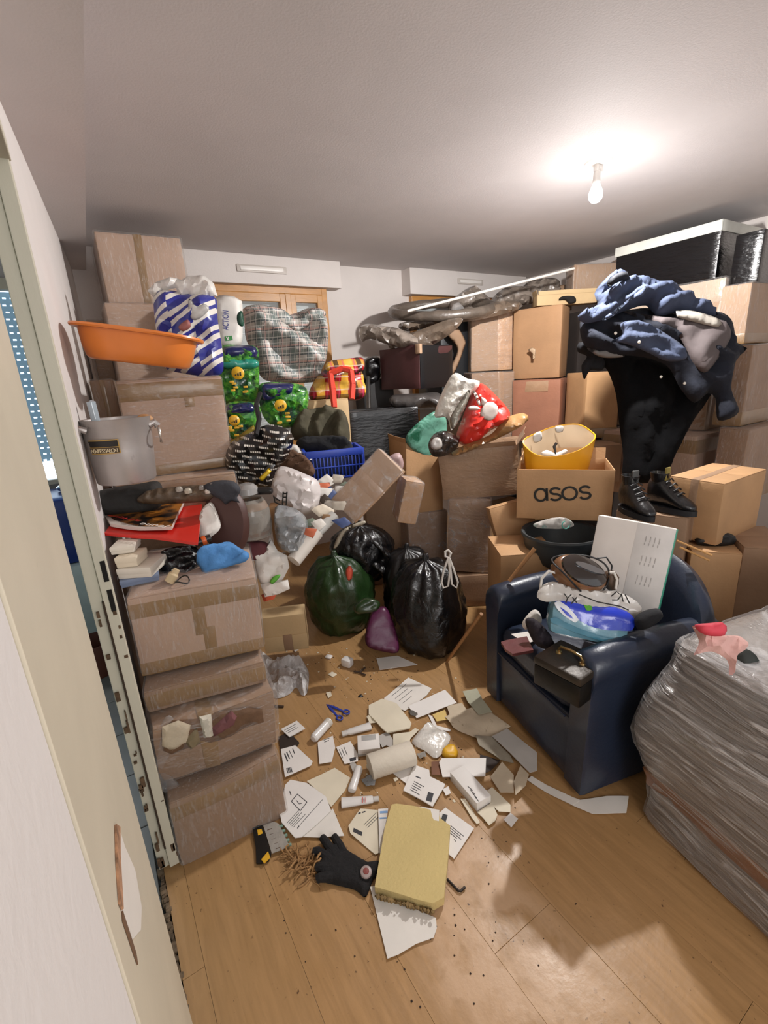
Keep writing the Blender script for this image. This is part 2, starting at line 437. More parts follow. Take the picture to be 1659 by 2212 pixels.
    for (kind, a, b) in tape:
        g = G()
        if kind == 'h': g.cub((-W / 2 - e, -e, a * Hh), (W / 2 + e, depth + e, b * Hh), .004, .05, fn)
        elif kind == 'v': g.cub((-W / 2 + a * W, -e, -e), (-W / 2 + b * W, depth + e, Hh + .0055), .002, .05, fn)
        elif kind == 'vs': g.cub((-W / 2 - e, depth * a + .012, -e), (W / 2 + e, depth * b + .012, Hh + .0055), .002, .05, fn)
        elif kind == 'f': g.cub((-W / 2 + a[0] * W, -e, b[0] * Hh), (-W / 2 + a[1] * W, .004, b[1] * Hh), .0015, .04, fn)
        g.out('tape', tmat or TAPE, o)
    if film:
        gp = film_gap
        f2 = fn if not dents else (lambda p: fn(p) + Vector((math.copysign(abs(nz(p, 9, seed)), p.x), math.copysign(abs(nz(p, 9, seed + 4)), p.y - depth / 2), 0)) * gp * .6)
        G().cub((-W / 2 - gp, -gp, .001), (W / 2 + gp, depth + gp, Hh + gp + .005), .014, .035, f2).out('plastic_film', film, o)
    return o, pl, (W, Hh, um, v0)
# ================================================================ the room
def struct(name, g, mat, smooth=False, parent=None):
    o = g.out(name, mat, parent, smooth)
    if not parent: o['kind'] = 'structure'
    return o
PLASTER = mt('plaster_white', 'D3CBC6', .8, .03, 4, .12, 90)
CEIL = mt('ceiling_paint', 'CCC6C5', .85, .04, 2.5, .10, 120, dirt='8D837D', dirt_s=4, dirt_t=.76)
TRIMW = mt('aged_cream_paint', 'CDC3AE', .5, .05, 5, .08, 30, dirt='7D6A50', dirt_s=16, dirt_t=.72)
JAMBP = mt('chipped_door_paint', 'C9C3B0', .5, .05, 6, .1, 30, dirt='4A3A2A', dirt_s=26, dirt_t=.70, stretch=(1, 1, .5))
WALLL = mt('white_wall_paint', 'DCD6D2', .7, .03, 4, .1, 70, dirt='9A938E', dirt_s=30, dirt_t=.78)
RAWWOOD = mt('raw_splintered_wood', 'A87C55', .8, .3, 30, .3, 60, stretch=(1, 1, .2))
PINE = mt('varnished_pine', 'B98446', .4, .12, 9, .08, 30, stretch=(1, 1, 3), coat=.2)
DARK = mt('dark_void', '15110F', .9, .2)
t = NT('laminate_floor'); v = t.coord((1, 1, 1)); vg = t.coord((14, 1.2, 3))
inf = t.add('ObjectInfo'); rndp = inf.outputs['Random']
c1 = t.mix(t.ramp(t.noise(vg, 3.5, 5, .8), .3, .75), lin('B28A5C'), lin('9A764C'))
c1 = t.mix(t.ramp(rndp, 0, 1, 0, .3), c1, lin('A6845A'))
geo = t.add('NewGeometry'); pos = t.xyz(geo.outputs['Position'])
# a pale worn band where the varnish has gone, and grime flecks
band = t.math('MULTIPLY', t.ramp(pos[0], .44, .52), t.ramp(pos[0], .82, .90, 1, 0))
band = t.math('MULTIPLY', band, t.ramp(pos[1], 1.02, .9, 0, 1))
wornn = t.noise(geo.outputs['Position'], 9, 6, .6)
c1 = t.mix(t.math('MULTIPLY', band, t.ramp(wornn, .34, .56, 0, .75)), c1, lin('C9A684'))
n1 = t.noise(geo.outputs['Position'], 62, 3); n2 = t.noise(geo.outputs['Position'], 5, 5)
fl = t.math('MULTIPLY', t.ramp(n1, .66, .72), t.ramp(n2, .42, .62))
c1 = t.mix(fl, c1, lin('4A2F1B'))
c1 = t.mix(t.ramp(n2, .62, .82, 0, .6), c1, lin('6E4826'))
t.pr(Base_Color=c1, Roughness=t.ramp(t.noise(geo.outputs['Position'], 7, 4), .3, .7, .28, .5)); t.bump(n1, .06)
PLANK = t.m
floor = G().cub((-.09, -2.2, -.12), (4.5, 4.2, -.010), .001).out('floor', DARK, None, False); floor['kind'] = 'structure'
edges = [-.085, -.0265] + [.202 + .2285 * k for k in range(19)]
for c_, (xa, xb) in enumerate(zip(edges, edges[1:])):
    pw = xb - xa; me_ = None; y = -1.5 - (c_ % 3) * .43
    while y < 3.9:
        if me_ is None:
            p_ = G().cub((-pw / 2 + .0003, -.64 + .0004, -.010), (pw / 2 - .0003, .64 - .0004, 0), .0006).out('plank', PLANK, floor, False); me_ = p_.data
        else: p_ = link(bpy.data.objects.new('plank', me_), floor)
        p_.location = (xa + pw / 2, y + .64, random.uniform(-.0006, .0)); y += 1.28
# tiled floor of the kitchen next door, seen through the doorway
TILE = mt('blue_grey_tile', '7A7B79', .35, .10, 6, .05, 30)
fk = G().cub((-2.2, -.6, -.12), (-.10, 4.1, -.022), .001).out('floor_kitchen', mt('grout', '4A4C4C', .9), None, False); fk['kind'] = 'structure'
first = None
for i in range(3):
    for j in range(15):
        if not first: first = G().cub((-.1085, -.1485, 0), (.1085, .1485, .008), .002).out('tile', TILE, fk, False); tt = first
        else: tt = link(bpy.data.objects.new('tile', first.data), fk)
        tt.location = (-.215 - .22 * i, -.3 + .3 * j, -.022 + random.uniform(0, .0015))
# broken edge of the threshold
g = G(); rnd = random.Random(3)
for k in range(150):
    y = .2 + 1.25 * k / 150; s_ = rnd.uniform(.003, .009); x = -.094 + rnd.uniform(-.006, .006)
    g.cub((x - s_, y - s_, -.02), (x + s_ * 1.2, y + s_, rnd.uniform(-.004, .006)), .002)
th = g.out('trim_threshold', mt('crumbling_mortar', '6A5844', .9, .5, 40), None, False); th['kind'] = 'structure'
ceil = struct('ceiling', G().cub((-2.3, -2.2, 2.5), (4.5, 4.3, 2.6), .001), CEIL)
# back wall with two window openings (this room and the kitchen)
g = G()
for a in (((.9, 4.0, 0), (1.95, 4.2, 1.0)), ((1.95, 4.0, 0), (2.86, 4.2, 2.5)), ((.9, 4.0, 2.3), (1.95, 4.2, 2.5)), ((0, 4.0, 0), (.9, 4.2, 2.5)), ((2.86, 4.0, 2.3), (4.1, 4.2, 2.5)), ((2.86, 4.0, 0), (4.1, 4.2, 1.0)), ((4.1, 4.0, 0), (4.5, 4.2, 2.5)),
          ((-.12, 4.0, 0), (0, 4.2, 2.5)), ((-1.0, 4.0, 0), (-.12, 4.2, .95)), ((-1.0, 4.0, 2.26), (-.12, 4.2, 2.5)), ((-2.3, 4.0, 0), (-1.0, 4.2, 2.5))): g.cub(a[0], a[1], .0005)
struct('wall_back', g, PLASTER)
struct('trim_1', G().cub((.3, 3.86, 2.292), (2.06, 4.0, 2.5), .004), PLASTER)
struct('trim_2', G().cub((2.785, 3.86, 2.275), (4.35, 4.0, 2.5), .004), PLASTER)
struct('wall_right', G().cub((4.42, -2.2, 0), (4.5, 4.2, 2.5), .001), PLASTER)
# left wall runs slightly out of square, from the door jamb to the back wall
def wall_seg(name, x0, y0, x1, y1, z0, z1, th_, mat):
    g = G(); vs = [(x0, y0, z0), (x1, y1, z0), (x1 - th_, y1, z0), (x0 - th_, y0, z0), (x0, y0, z1), (x1, y1, z1), (x1 - th_, y1, z1), (x0 - th_, y0, z1)]
    g.put(vs, [(0, 3, 2, 1), (4, 5, 6, 7), (0, 1, 5, 4), (1, 2, 6, 5), (2, 3, 7, 6), (3, 0, 4, 7)]); return struct(name, g, mat)
wall_seg('wall_left', -.062, 1.46, .105, 4.05, 0, 2.5, .034, WALLL)
wall_seg('wall_left_header', -.098, -.5, -.058, 1.46, 2.09, 2.5, .05, WALLL)
wall_seg('trim_3', .158, .3, .185, 4.0, 2.352, 2.5, .30, CEIL)          # boxed-in soffit under the ceiling
# far jamb of the doorway: rebated, with lock plates
jm = thing('door_1', 'cream door frame with chipped paint and two dark lock slots', 'door frame', Vector((-.065, 1.41, 0))); del jm['category'], jm['label']; jm['kind'] = 'structure'
J = lambda lo, hi, r=.002: G().cub([lo[k] - (-.09, 1.41, 0)[k] for k in range(3)], [hi[k] - (-.09, 1.41, 0)[k] for k in range(3)], r)
J((-.121, 1.412, .015), (-.090, 1.47, 2.045)).out('jamb_stop', JAMBP, jm, False)
J((-.0895, 1.40, .015), (-.060, 1.47, 2.075)).out('jamb', JAMBP, jm, False)
for a, b in ((1.055, 1.115), (.965, 1.03)): J((-.076, 1.397, a), (-.064, 1.4035, b), .001).out('lock_slot', DARK, jm, False)
J((-.10, .84, 2.04), (-.056, 1.412, 2.08)).out('header', JAMBP, jm, False)
J((-.093, 1.3975, .10), (-.0875, 1.41, 1.0), .001).out('crack', mt('dark_crack', '3A2C20', .9), jm, False)
g = G(); rnd = random.Random(5)
for k in range(34):
    z = .03 + .95 * rnd.random() ** 2.2; x_ = rnd.choice((-.024, -.020, -.018, .026)) + rnd.uniform(-.006, .006); w_ = rnd.uniform(.001, .006); g.cub((x_ - w_, -.0112, z), (x_ + w_, -.004, z + rnd.uniform(.004, .045)), .0006)
o = g.out('chipped_patch', mt('bare_chip', '5C4733', .9, .4, 40), jm, False); o['kind'] = 'stuff'
# near side of the doorway: white wall, architrave with a torn strip, jamb edge
struct('wall_left_near', G().cub((-.45, -1.5, 0), (-.0680, .352, 2.5), .0008), WALLL)
ar = struct('trim_4', G().cub((-.45, .3555, 0), (-.0660, .565, 2.5), .0008), TRIMW)
j2 = struct('trim_5', G().cub((-.45, .567, 0), (-.0672, .815, 2.5), .003), TRIMW)
# a torn sliver of veneer standing off the architrave
def wallpatch(name, px, x, th_, mat):
    """a thin patch standing proud of the near wall plane, outline in pixels"""
    P_ = [EYE + ray(*p) * (x / ray(*p).x) for p in px]; n = len(P_); g = G()
    g.put([p + Vector((th_, 0, 0)) for p in P_] + P_, [tuple(range(n)), tuple(reversed(range(n, 2 * n)))] + [(i, i + n, (i + 1) % n + n, (i + 1) % n) for i in range(n)])
    return g.out(name, mat, ar, False)
wallpatch('torn_veneer', [(256, 1792), (268, 1830), (290, 1880), (304, 1960), (302, 2010), (285, 2030), (262, 1968)], -.0657, .0012, mt('bare_white_board', 'DAD3CA', .8, .05))
wallpatch('splinter_edge', [(247, 1782), (256, 1788), (256, 1850), (262, 1966), (255, 1952), (249, 1860)], -.0657, .0022, mt('red_brown_splinter', 'A57C5E', .9, .5, 60))
wallpatch('crack', [(262, 1966), (268, 1985), (292, 2060), (296, 2085), (288, 2062), (264, 1990)], -.0657, .0012, mt('brown_crack', '6A4E38', .9))
# ---------------------------------------------------------------- window in this room
def bar(lo, hi, par, name='frame_rail', mat=PINE, r=.004): return G().cub(lo, hi, r).out(name, mat, par, False)
wn = bpy.data.objects.new('window_1', None); link(wn); wn['kind'] = 'structure'
x0, x1, zt, zb = .9, 1.95, 2.295, 1.0
bar((x0, 3.94, zt - .05), (x1, 4.0, zt), wn); bar((x0, 3.937, zb - .002), (x0 + .05, 4.003, zt + .002), wn, 'frame_stile'); bar((x1 - .05, 3.937, zb - .002), (x1, 4.003, zt + .002), wn, 'frame_stile'); bar((x0, 3.94, zb), (x1, 4.0, zb + .05), wn)
for a, b in ((.95, 1.565), (1.605, 1.9)):
    for q in (((a, 3.93, zt - .115), (b, 3.985, zt - .05)), ((a, 3.93, zb + .05), (b, 3.985, zb + .12))): bar(q[0], q[1], wn, 'sash_rail')
    for q in (((a, 3.927, zb + .052), (a + .05, 3.988, zt - .052)), ((b - .05, 3.927, zb + .052), (b, 3.988, zt - .052))): bar(q[0], q[1], wn, 'sash_stile')
bar((1.562, 3.922, zb + .05), (1.61, 3.98, zt - .05), wn, 'mullion')
t = NT('window_glass'); t.pr(Base_Color=(.9, .95, .95, 1), Roughness=.03); t.b.inputs['Transmission Weight'].default_value = 0
tr = t.add('BsdfTransparent'); gl = t.add('MixShader'); gl.inputs[0].default_value = .12; t.t.links.new(tr.outputs[0], gl.inputs[1]); t.t.links.new(t.b.outputs[0], gl.inputs[2]); t.t.links.new(gl.outputs[0], t.out.inputs[0]); GLASS = t.m
for a, b in ((1.0, 1.515), (1.655, 1.85)): bar((a, 3.955, zb + .12), (b, 3.959, zt - .115), wn, 'pane', GLASS, .001)
SHUT = mt('pale_roller_shutter', 'C3CBCB', .5, .05)
for k in range(26): bar((.92, 4.06 + .002 * (k % 2), 1.02 + .049 * k), (1.93, 4.07 + .002 * (k % 2), 1.066 + .049 * k), wn, 'shutter_slat', SHUT, .003)
w2 = bpy.data.objects.new('window_2', None); link(w2); w2['kind'] = 'structure'
bar((2.86, 3.95, 2.21), (4.1, 4.0, 2.275), w2); bar((2.86, 3.95, 1.0), (2.91, 4.0, 2.21), w2, 'frame_stile'); bar((4.05, 3.95, 1.0), (4.1, 4.0, 2.21), w2, 'frame_stile')
bar((2.91, 3.97, 1.0), (4.05, 3.975, 2.21), w2, 'pane', GLASS, .001)
bar((2.86, 4.06, 1.0), (4.1, 4.07, 2.28), w2, 'shutter_slat', SHUT, .003)
# ventilation grilles on the two shutter boxes
VENT = mt('white_vent_plastic', 'E2DCD6', .4, .04)
for (x, z, wd, lb) in ((1.37, 2.398, .40, 'white rounded air vent strip above the pine window'), (3.53, 2.41, .34, 'white rounded air vent strip on far right of the back wall')):
    vt = thing('air_vent', lb, 'vent', Vector((x, 3.86, z)))
    G().cub((-wd / 2, -.012, -.026), (wd / 2, 0, .026), .011, .05).out('rim', mt('aged_white_plastic', 'BFB6AE', .5), vt)
    G().cub((-wd / 2 + .025, -.018, -.014), (wd / 2 - .03, -.011, .014), .007, .05).out('cover', VENT, vt)
# ---------------------------------------------------------------- kitchen beyond the doorway
SKY = mt('daylight_outside', 'E8F4FF', .5, 0, emit=3.0)
kb = struct('wall_kitchen', G().cub((-2.3, -1.5, 0), (-2.2, 4.1, 2.5), .001), mt('pale_teal_wall', 'B9D6D4', .7, .03))
w3 = bpy.data.objects.new('window_3', None); link(w3); w3['kind'] = 'structure'
bar((-1.0, 3.93, 2.2), (-.12, 4.0, 2.27), w3, 'frame_rail', TRIMW); bar((-1.0, 3.93, .95), (-.12, 4.0, .985), w3, 'frame_rail', TRIMW)
o = bar((-1.0, 4.18, .9), (-.12, 4.19, 2.3), w3, 'daylight', SKY)
SL = mt('blue_grey_shutter', '86AAC2', .5, .04, emit=.28)  # slats glow faintly on their own, brightness put into the material
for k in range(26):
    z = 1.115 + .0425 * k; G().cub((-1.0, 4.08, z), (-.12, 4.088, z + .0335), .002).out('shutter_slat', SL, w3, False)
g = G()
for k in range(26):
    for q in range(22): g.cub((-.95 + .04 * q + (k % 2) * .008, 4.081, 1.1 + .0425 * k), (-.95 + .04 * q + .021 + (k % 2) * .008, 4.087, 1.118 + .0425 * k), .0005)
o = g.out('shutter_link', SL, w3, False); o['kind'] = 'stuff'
KD = 1.0
bk_ = one('blue_bin', 'deep blue bin seen through the doorway under the kitchen window', 'bin', G().cub((-.62, 3.45, .50), (-.155, 3.9, .93), .02, .1), mt('deep_blue_plastic', '17357F', .35, .05))
G().cub((-.75, 3.4, -.02), (-.13, 3.95, .498), .01).out('cabinet', mt('kitchen_cabinet_white', 'BFD0D0', .5), None); cab = bpy.data.objects['cabinet']; tag(cab, 'pale kitchen cabinet below the blue bin beyond the doorway', 'cabinet')
g = G().lathe([(0, 0), (.05, .0), (.055, .02), (.03, .035), (.028, .06), (0, .062)], 20, Matrix.Translation((-.22, 3.72, .94)))
one('steel_tap', 'shiny steel lid on the blue bin beyond the doorway', 'lid', g, mt('chrome', 'C6CCD0', .15, .05, metal=.9))
o = one('brown_pot', 'reddish brown pot on the kitchen tiles beyond the doorway', 'pot', G().lathe([(0, 0), (.08, 0), (.11, .2), (.105, .21), (.075, .01), (0, .01)], 24, Matrix.Translation((-.235, 2.9, -.013))), mt('terracotta', '5E3326', .6, .1))
# ================================================================ left stack by the door
L12 = 'h'
b1, _, _ = carton('bottom box of the stack by the door, clouded film torn at its lower corner', [(362, 1712), (606, 1618), (612, 1720), (392, 1842)], 1.60, 30, .46, CARD_D, z0=0, z1=.262, roll=0, tape=(('h', .72, .93),), film=FILM_V, bulge=.014, dents=.004, seed=3)
b2, plb2, _ = carton('crushed second box from the floor in the door stack, film torn open', [(340, 1590), (590, 1530), (604, 1615), (352, 1708)], 1.60, 24, .44, CARD_D, z0=.282, z1=.50, tape=(('v', .36, .5),), film=FILM, bulge=.022, dents=.012, seed=5, film_gap=.010)
b3, _, _ = carton('thin box with a folded brown tape edge under the tall door-stack box', [(318, 1510), (572, 1460), (580, 1500), (326, 1575)], 1.60, 22, .44, CARD_D, z0=.523, z1=.60, tape=(('h', .15, .85),), film=FILM_V, bulge=.010, seed=6)
b4, pl4, g4 = carton('tall wide box topping the door stack, two brown tape bands across its front', [(284, 1292), (566, 1268), (566, 1452), (308, 1502)], 1.60, 18, .46, CARD_P, z0=.622, z1=.905, tape=(('h', .74, .93), ('h', .0, .17), ('f', (.46, .56), (.38, .74)), ('f', (.52, .62), (.17, .47))), film=FILM_V, bulge=.008, seed=8)
# rubbish squeezed out of the crushed box
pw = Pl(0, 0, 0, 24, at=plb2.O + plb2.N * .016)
puff('hole_patch', [(346, 1578), (372, 1556), (430, 1552), (480, 1535), (530, 1528), (566, 1532), (570, 1560), (530, 1572), (500, 1590), (450, 1608), (400, 1618), (372, 1630), (352, 1622)], pw, .008, mt('hole_shade_brown', '6A4F3A', .8, .3, 14, .4, 40), b2, res=.014, fold=.6, sharp=25, smooth=False)  # flat brown patch, its colour stands in for a dark torn hole
for k, (px, w__, c, lb) in enumerate((
    ([(350, 1570), (385, 1556), (412, 1566), (408, 1600), (372, 1622), (350, 1612)], .012, 'C2B39B', 'crumpled pale paper lump in the torn film of the crushed box'),
    ([(430, 1548), (456, 1542), (462, 1588), (440, 1594)], .014, 'CDC6B6', 'upright white booklet poking from the crushed box'),
    ([(458, 1572), (500, 1535), (512, 1548), (505, 1566), (462, 1592)], .016, '74484A', 'dull maroon wad poking from the crushed box'),
    ([(398, 1600), (425, 1572), (434, 1602), (412, 1620)], .016, '85765A', 'olive drab wad beside pale paper in the crushed box'))):
    puff1('paper_wad' if k != 1 else 'booklet', lb, 'paper', px, Pl(0, 0, 0, 24, at=plb2.O + plb2.N * (.012 + w__)), .009, mt('wad%d' % k, c, .7, .15, 12, .3, 40), res=.012, fold=.5, crumple=.4, sharp=25, smooth=False)
for px in ([(335, 1640), (350, 1560), (372, 1548), (378, 1600), (362, 1660), (390, 1700), (352, 1712), (338, 1690)],):
    puff1('torn_film', 'torn loose end of stretch film hanging between the door frame and crushed box', 'film', px, Pl(350, 1630, 1.52, 20), .006, FILM_X, res=.012, fold=.6, crumple=.6)
# ---- things lying on the door stack
T4 = .911
def onstack(name, label, cat, px0, px1, z, dep, h, mat, prints=0, group=None, cover=None):
    a, b = Z(*px0, z), Z(*px1, z); u = b - a; wdt = u.length; ang = math.atan2(u.y, u.x)
    m = Matrix.Translation((a + b) / 2) @ Matrix.Rotation(ang, 4, 'Z')
    o = thing(name, label, cat, m, group)
    if cover:
        G().cub((-wdt / 2 + .003, .003, .003), (wdt / 2 - .002, dep - .003, h - .003), .001).out('page_block', PAPER, o)
        G().cub((-wdt / 2, 0, 0), (wdt / 2, dep, .003), .001).out('back_cover', cover, o); G().cub((-wdt / 2, 0, h - .003), (wdt / 2, dep, h), .001).out('front_cover', cover, o)
        G().cub((-wdt / 2 - .001, 0, 0), (-wdt / 2 + .003, dep, h), .001).out('spine', cover, o)
    else:
        G().cub((-wdt / 2, 0, 0), (wdt / 2, dep, h), .004, .03).out('body', mat, o)
        G().cub((-wdt / 2 - .0015, -.0015, h * .42), (wdt / 2 + .0015, dep + .0015, h + .001), .003, .03).out('lid', mat, o)
    return o
SMALLW = mt('off_white_box', 'DAD2C4', .6, .04, 8, .05)
onstack('flat_box', 'slate blue flat box at the foot of the small white boxes', 'box', (262, 1272), (345, 1254), T4, .15, .026, mt('slate_blue', '7886A0', .55, .06))
onstack('small_box', 'lowest and widest of the white small boxes by the door', 'box', (256, 1252), (328, 1247), T4 + .028, .15, .036, SMALLW)
onstack('small_box', 'middle cream small box leaning on the door frame', 'box', (252, 1228), (298, 1224), T4 + .066, .09, .036, mt('cream_box', 'DCCFB8', .6, .04))
onstack('small_box', 'topmost white small box just below the red folder', 'box', (240, 1200), (290, 1194), T4 + .104, .09, .026, SMALLW)
# carton behind the front stack, carrying the folder, magazine and bucket
carton('dark box behind the door stack, hidden under red folder and magazine', [(290, 1180), (505, 1165), (520, 1260), (310, 1270)], 2.02, 24, .40, CARD_D, z0=.005, z1=1.015, bulge=.005, seed=11)
REDP = mt('red_plastic_folder', 'D3271C', .38, .05, 4, .04, 20)
tz = 1.03
fo = sheet('folder', 'glossy red document folder under the upside-down magazine', 'folder', [(228, 1160), (262, 1118), (300, 1090), (438, 1082), (428, 1182), (330, 1168)], tz + .012, REDP, .010, .008, .03, seed=4)
tz2 = tz + .034
mag = sheet('magazine', 'curled dark magazine with orange cover lying upside down on the red folder', 'magazine', [(222, 1113), (240, 1095), (405, 1078), (372, 1146), (300, 1146), (240, 1140)], tz2, mt('magazine_edge', 'CFC4BA', .5, .05), .012, .010, .02, seed=9)
mp = [(228, 1110), (246, 1094), (400, 1079), (371, 1138), (300, 1136), (246, 1126)]
t = NT('magazine_cover'); v = t.coord((1, 1, 1)); k = t.noise(v, 14, 3, .4)
t.pr(Base_Color=t.mix(t.ramp(k, .42, .62), lin('1B1513'), lin('C07A2E')), Roughness=.3); MAGC = t.m
cv = sheet('front_cover', None, None, mp, tz2 + .0135, MAGC, .001, .010, .015, seed=9); cv.parent = mag; cv.location = cv.location - mag.location
plm = Pl(0, 0, 0, 0, at=Z(300, 1120, tz2 + .024)); a, b = Z(371, 1126, tz2 + .024), Z(312, 1122, tz2 + .024)
plm.U = (b - a).normalized(); plm.N = UP; plm.V = plm.N.cross(plm.U)
text('title_lettering', 'jeune', plm, (369, 1136), (312, 1129), .030, mt('white_print', 'EDE8E0', .5), mag, .002)
text('title_lettering', 'afrique', plm, (309, 1124), (240, 1112), .024, mt('red_print', 'C62A20', .5), mag, .002)
puff1('crumpled_paper', 'crumpled white paper sheets right of the red folder', 'paper', [(432, 1110), (455, 1085), (470, 1110), (476, 1140), (455, 1160), (432, 1168)], Pl(452, 1130, 1.80, 10, 30), .02, PAPER, res=.014, fold=.3, fs=18, crumple=.4, sharp=22)
# clutter between the magazine and the bucket
def tray(name, label, cat, px, d, t_, mat, yaw=10, tilt=0, **k): return puff1(name, label, cat, px, Pl(*[sum(p[i] for p in px) / len(px) for i in (0, 1)], d, yaw, tilt), t_, mat, **k)
DKG = mt('dark_grey_cloth', '2C2A28', .8, .25, 9, .4, 50)
tray('dark_bag', 'flat black fabric bag under the metal bucket', 'bag', [(208, 1062), (300, 1045), (345, 1042), (350, 1090), (300, 1108), (222, 1112), (210, 1085)], 1.86, .06, DKG, tilt=20, res=.02)
tray('tool_tray', 'brown tray of mixed tools and trinkets beside the black bag', 'tray', [(305, 1068), (345, 1055), (440, 1048), (460, 1060), (455, 1082), (310, 1088)], 1.83, .03, mt('tray_brown', '5A4A39', .5, .4, 25, .4, 40), tilt=30, res=.012, fold=.5, fs=22, crumple=.5)
for k, (x, y, r) in enumerate(((388, 1062, .013), (407, 1066, .014), (436, 1058, .011), (450, 1066, .012), (458, 1052, .010))):
    g = G(); g.lathe([(0, 0), (r, .002), (r * 1.05, r * .9), (r * .6, r * 1.5), (0, r * 1.6)], 14, Matrix.Translation(C(x, y, 1.78)))
    one('trinket', ['small steel cup', 'glass marble cup', 'round metal stud', 'pale plastic bead', 'grey ball'][k] + ' in the tool tray under the bucket', 'trinket', g, mt('trinket%d' % k, ['A9A49B', 'B8B0A0', '8E8984', 'CFC7BC', '77706A'][k], .3, .1, metal=.4))
g = G(); g.cub((0, 0, 0), (.15, .02, .012), .003, .02)
o = one('metal_bar', 'flat metal bracket with a bolt lying in the tray', 'bracket', g, mt('dull_brass', '8D7B5E', .4, .2, metal=.6)); o.location = C(360, 1062, 1.86); o.rotation_euler = (0, .05, -.45)
# work gloves hanging beside the tray
tray('work_glove', 'dark grey work glove hanging between tray and glass jug', 'glove', [(440, 1050), (470, 1038), (505, 1040), (520, 1058), (512, 1075), (518, 1086), (500, 1082), (488, 1090), (475, 1078), (458, 1070)], 1.80, .025, mt('glove_grey', '33343A', .8, .15, 9, .3, 60), res=.012, fold=.4)
# bucket
GALV = mt('dull_aluminium', 'ADA6A2', .42, .10, 7, .1, 25, metal=.55, dirt='77706B', dirt_t=.62)
bc = C(272, 1042, 1.72) + Vector((.01, 0, 0)); bc.z = 1.232; bk = thing('bucket', 'dented aluminium bucket with gold and black label on the left boxes', 'bucket', Matrix.Translation(bc))
rb, hb = .106, .228
dent = lambda p, u: p + Vector((nz((p.x * 8, p.y * 8, p.z * 8), 1, 4), nz((p.x * 8, p.y * 8, p.z * 8), 1, 5), 0)) * .005
G().lathe([(0, .004), (rb * .90, .0), (rb * .94, .006), (rb * 1.0, hb * .5), (rb * 1.06, hb - .004), (rb * 1.085, hb), (rb * 1.05, hb - .002), (rb * .97, hb * .5), (rb * .88, .012), (0, .012)], 48, fn=dent).out('body', GALV, bk)
for s, ang in ((1, -.15), (-1, pi + .35)):
    cx_, cy_ = cos(ang) * rb * 1.06, sin(ang) * rb * 1.06 - .02; zz = hb * .80
    G().tube([(cx_ * .9, cy_ - .03 * 0, zz + .012), (cx_ * 1.08, cy_, zz + .02), (cx_ * 1.16, cy_, zz + .006)], .013, 10).out('handle_boss', GALV, bk)
    G().tube([(cx_ * 1.17 + s * .003 * cos(k * .2), cy_ - .006 + .03 * sin(2 * pi * k / 16), zz - .022 - .03 * cos(2 * pi * k / 16)) for k in range(16)], .0035, 8, True).out('ring_handle', mt('steel_ring', 'C9C4BD', .25, .1, metal=.9), bk)
# curved label on the bucket
def curved(lo, hi, za, zb_, r, mat, name):
    g = G(); n = 10; vs = []
    for k in range(n + 1):
        a_ = lo + (hi - lo) * k / n
        for z_, rr_ in ((za, r), (zb_, r + .0035), (zb_, r - .001), (za, r - .003)): vs.append((cos(a_) * rr_, sin(a_) * rr_, z_))
    fs = []
    for k in range(n):
        for q in range(4): fs.append((k * 4 + q, (k + 1) * 4 + q, (k + 1) * 4 + (q + 1) % 4, k * 4 + (q + 1) % 4))
    fs += [(0, 1, 2, 3), (n * 4 + 3, n * 4 + 2, n * 4 + 1, n * 4)]
    return g.put(vs, fs).out(name, mat, bk)
fa = math.atan2(-bc.y, -bc.x); rl = rb * 1.015
curved(fa - .98, fa - .04, hb * .50, hb * .715, rl + .003, mt('gold_label', 'B8944F', .35, .05), 'label_border')
curved(fa - .95, fa - .07, hb * .61, hb * .70, rl + .006, mt('label_black', '1E1A18', .4), 'label_top'); curved(fa - .95, fa - .07, hb * .515, hb * .60, rl + .005, mt('label_brown', '4B3A28', .4), 'label_bottom')
for k, ch in enumerate('MONTESSALON'):
    a_ = fa - .865 + .070 * k; cu = None
    p = Pl(0, 0, 0, 0, at=Vector()); nrm = Vector((cos(a_), sin(a_), 0)); p.N = nrm; p.U = Vector((-sin(a_), cos(a_), 0)); p.V = UP; p.O = bc + nrm * (rl + .0075) + UP * hb * .525
    cu = bpy.data.curves.new('x', 'FONT'); cu.body = ch; cu.size = .019; cu.extrude = .0006; cu.align_x = 'CENTER'
    ob = bpy.data.objects.new('x', cu); COL.objects.link(ob); me = bpy.data.meshes.new_from_object(ob.evaluated_get(bpy.context.evaluated_depsgraph_get())); bpy.data.objects.remove(ob)
    for vv_ in me.vertices: vv_.co = p.pt(vv_.co.x, vv_.co.y, vv_.co.z) - bc
    me.materials.append(mt('label_cream', 'D9C9A4', .5)); link(bpy.data.objects.new('label_letter', me), bk)
# what stands in the bucket
g = G(); g.tube([bc + Vector((-.055, .03, .03)), bc + Vector((-.062, .035, hb + .06)), bc + Vector((-.064, .036, hb + .064))], [.014, .015, .006], 12)
one('glass_tube', 'clear blue-grey bottle neck sticking out of the bucket', 'bottle', g, mt('smoky_glass', '9FAAB2', .1, .05, coat=.6))
puff1('wooden_brush', 'worn wooden scoop poking over the bucket rim', 'brush', [(288, 915), (300, 897), (318, 895), (330, 902), (326, 920), (300, 922)], Pl(308, 908, 1.72), .015, mt('worn_wood', 'B98A5C', .6, .2, 12, .2), res=.01)
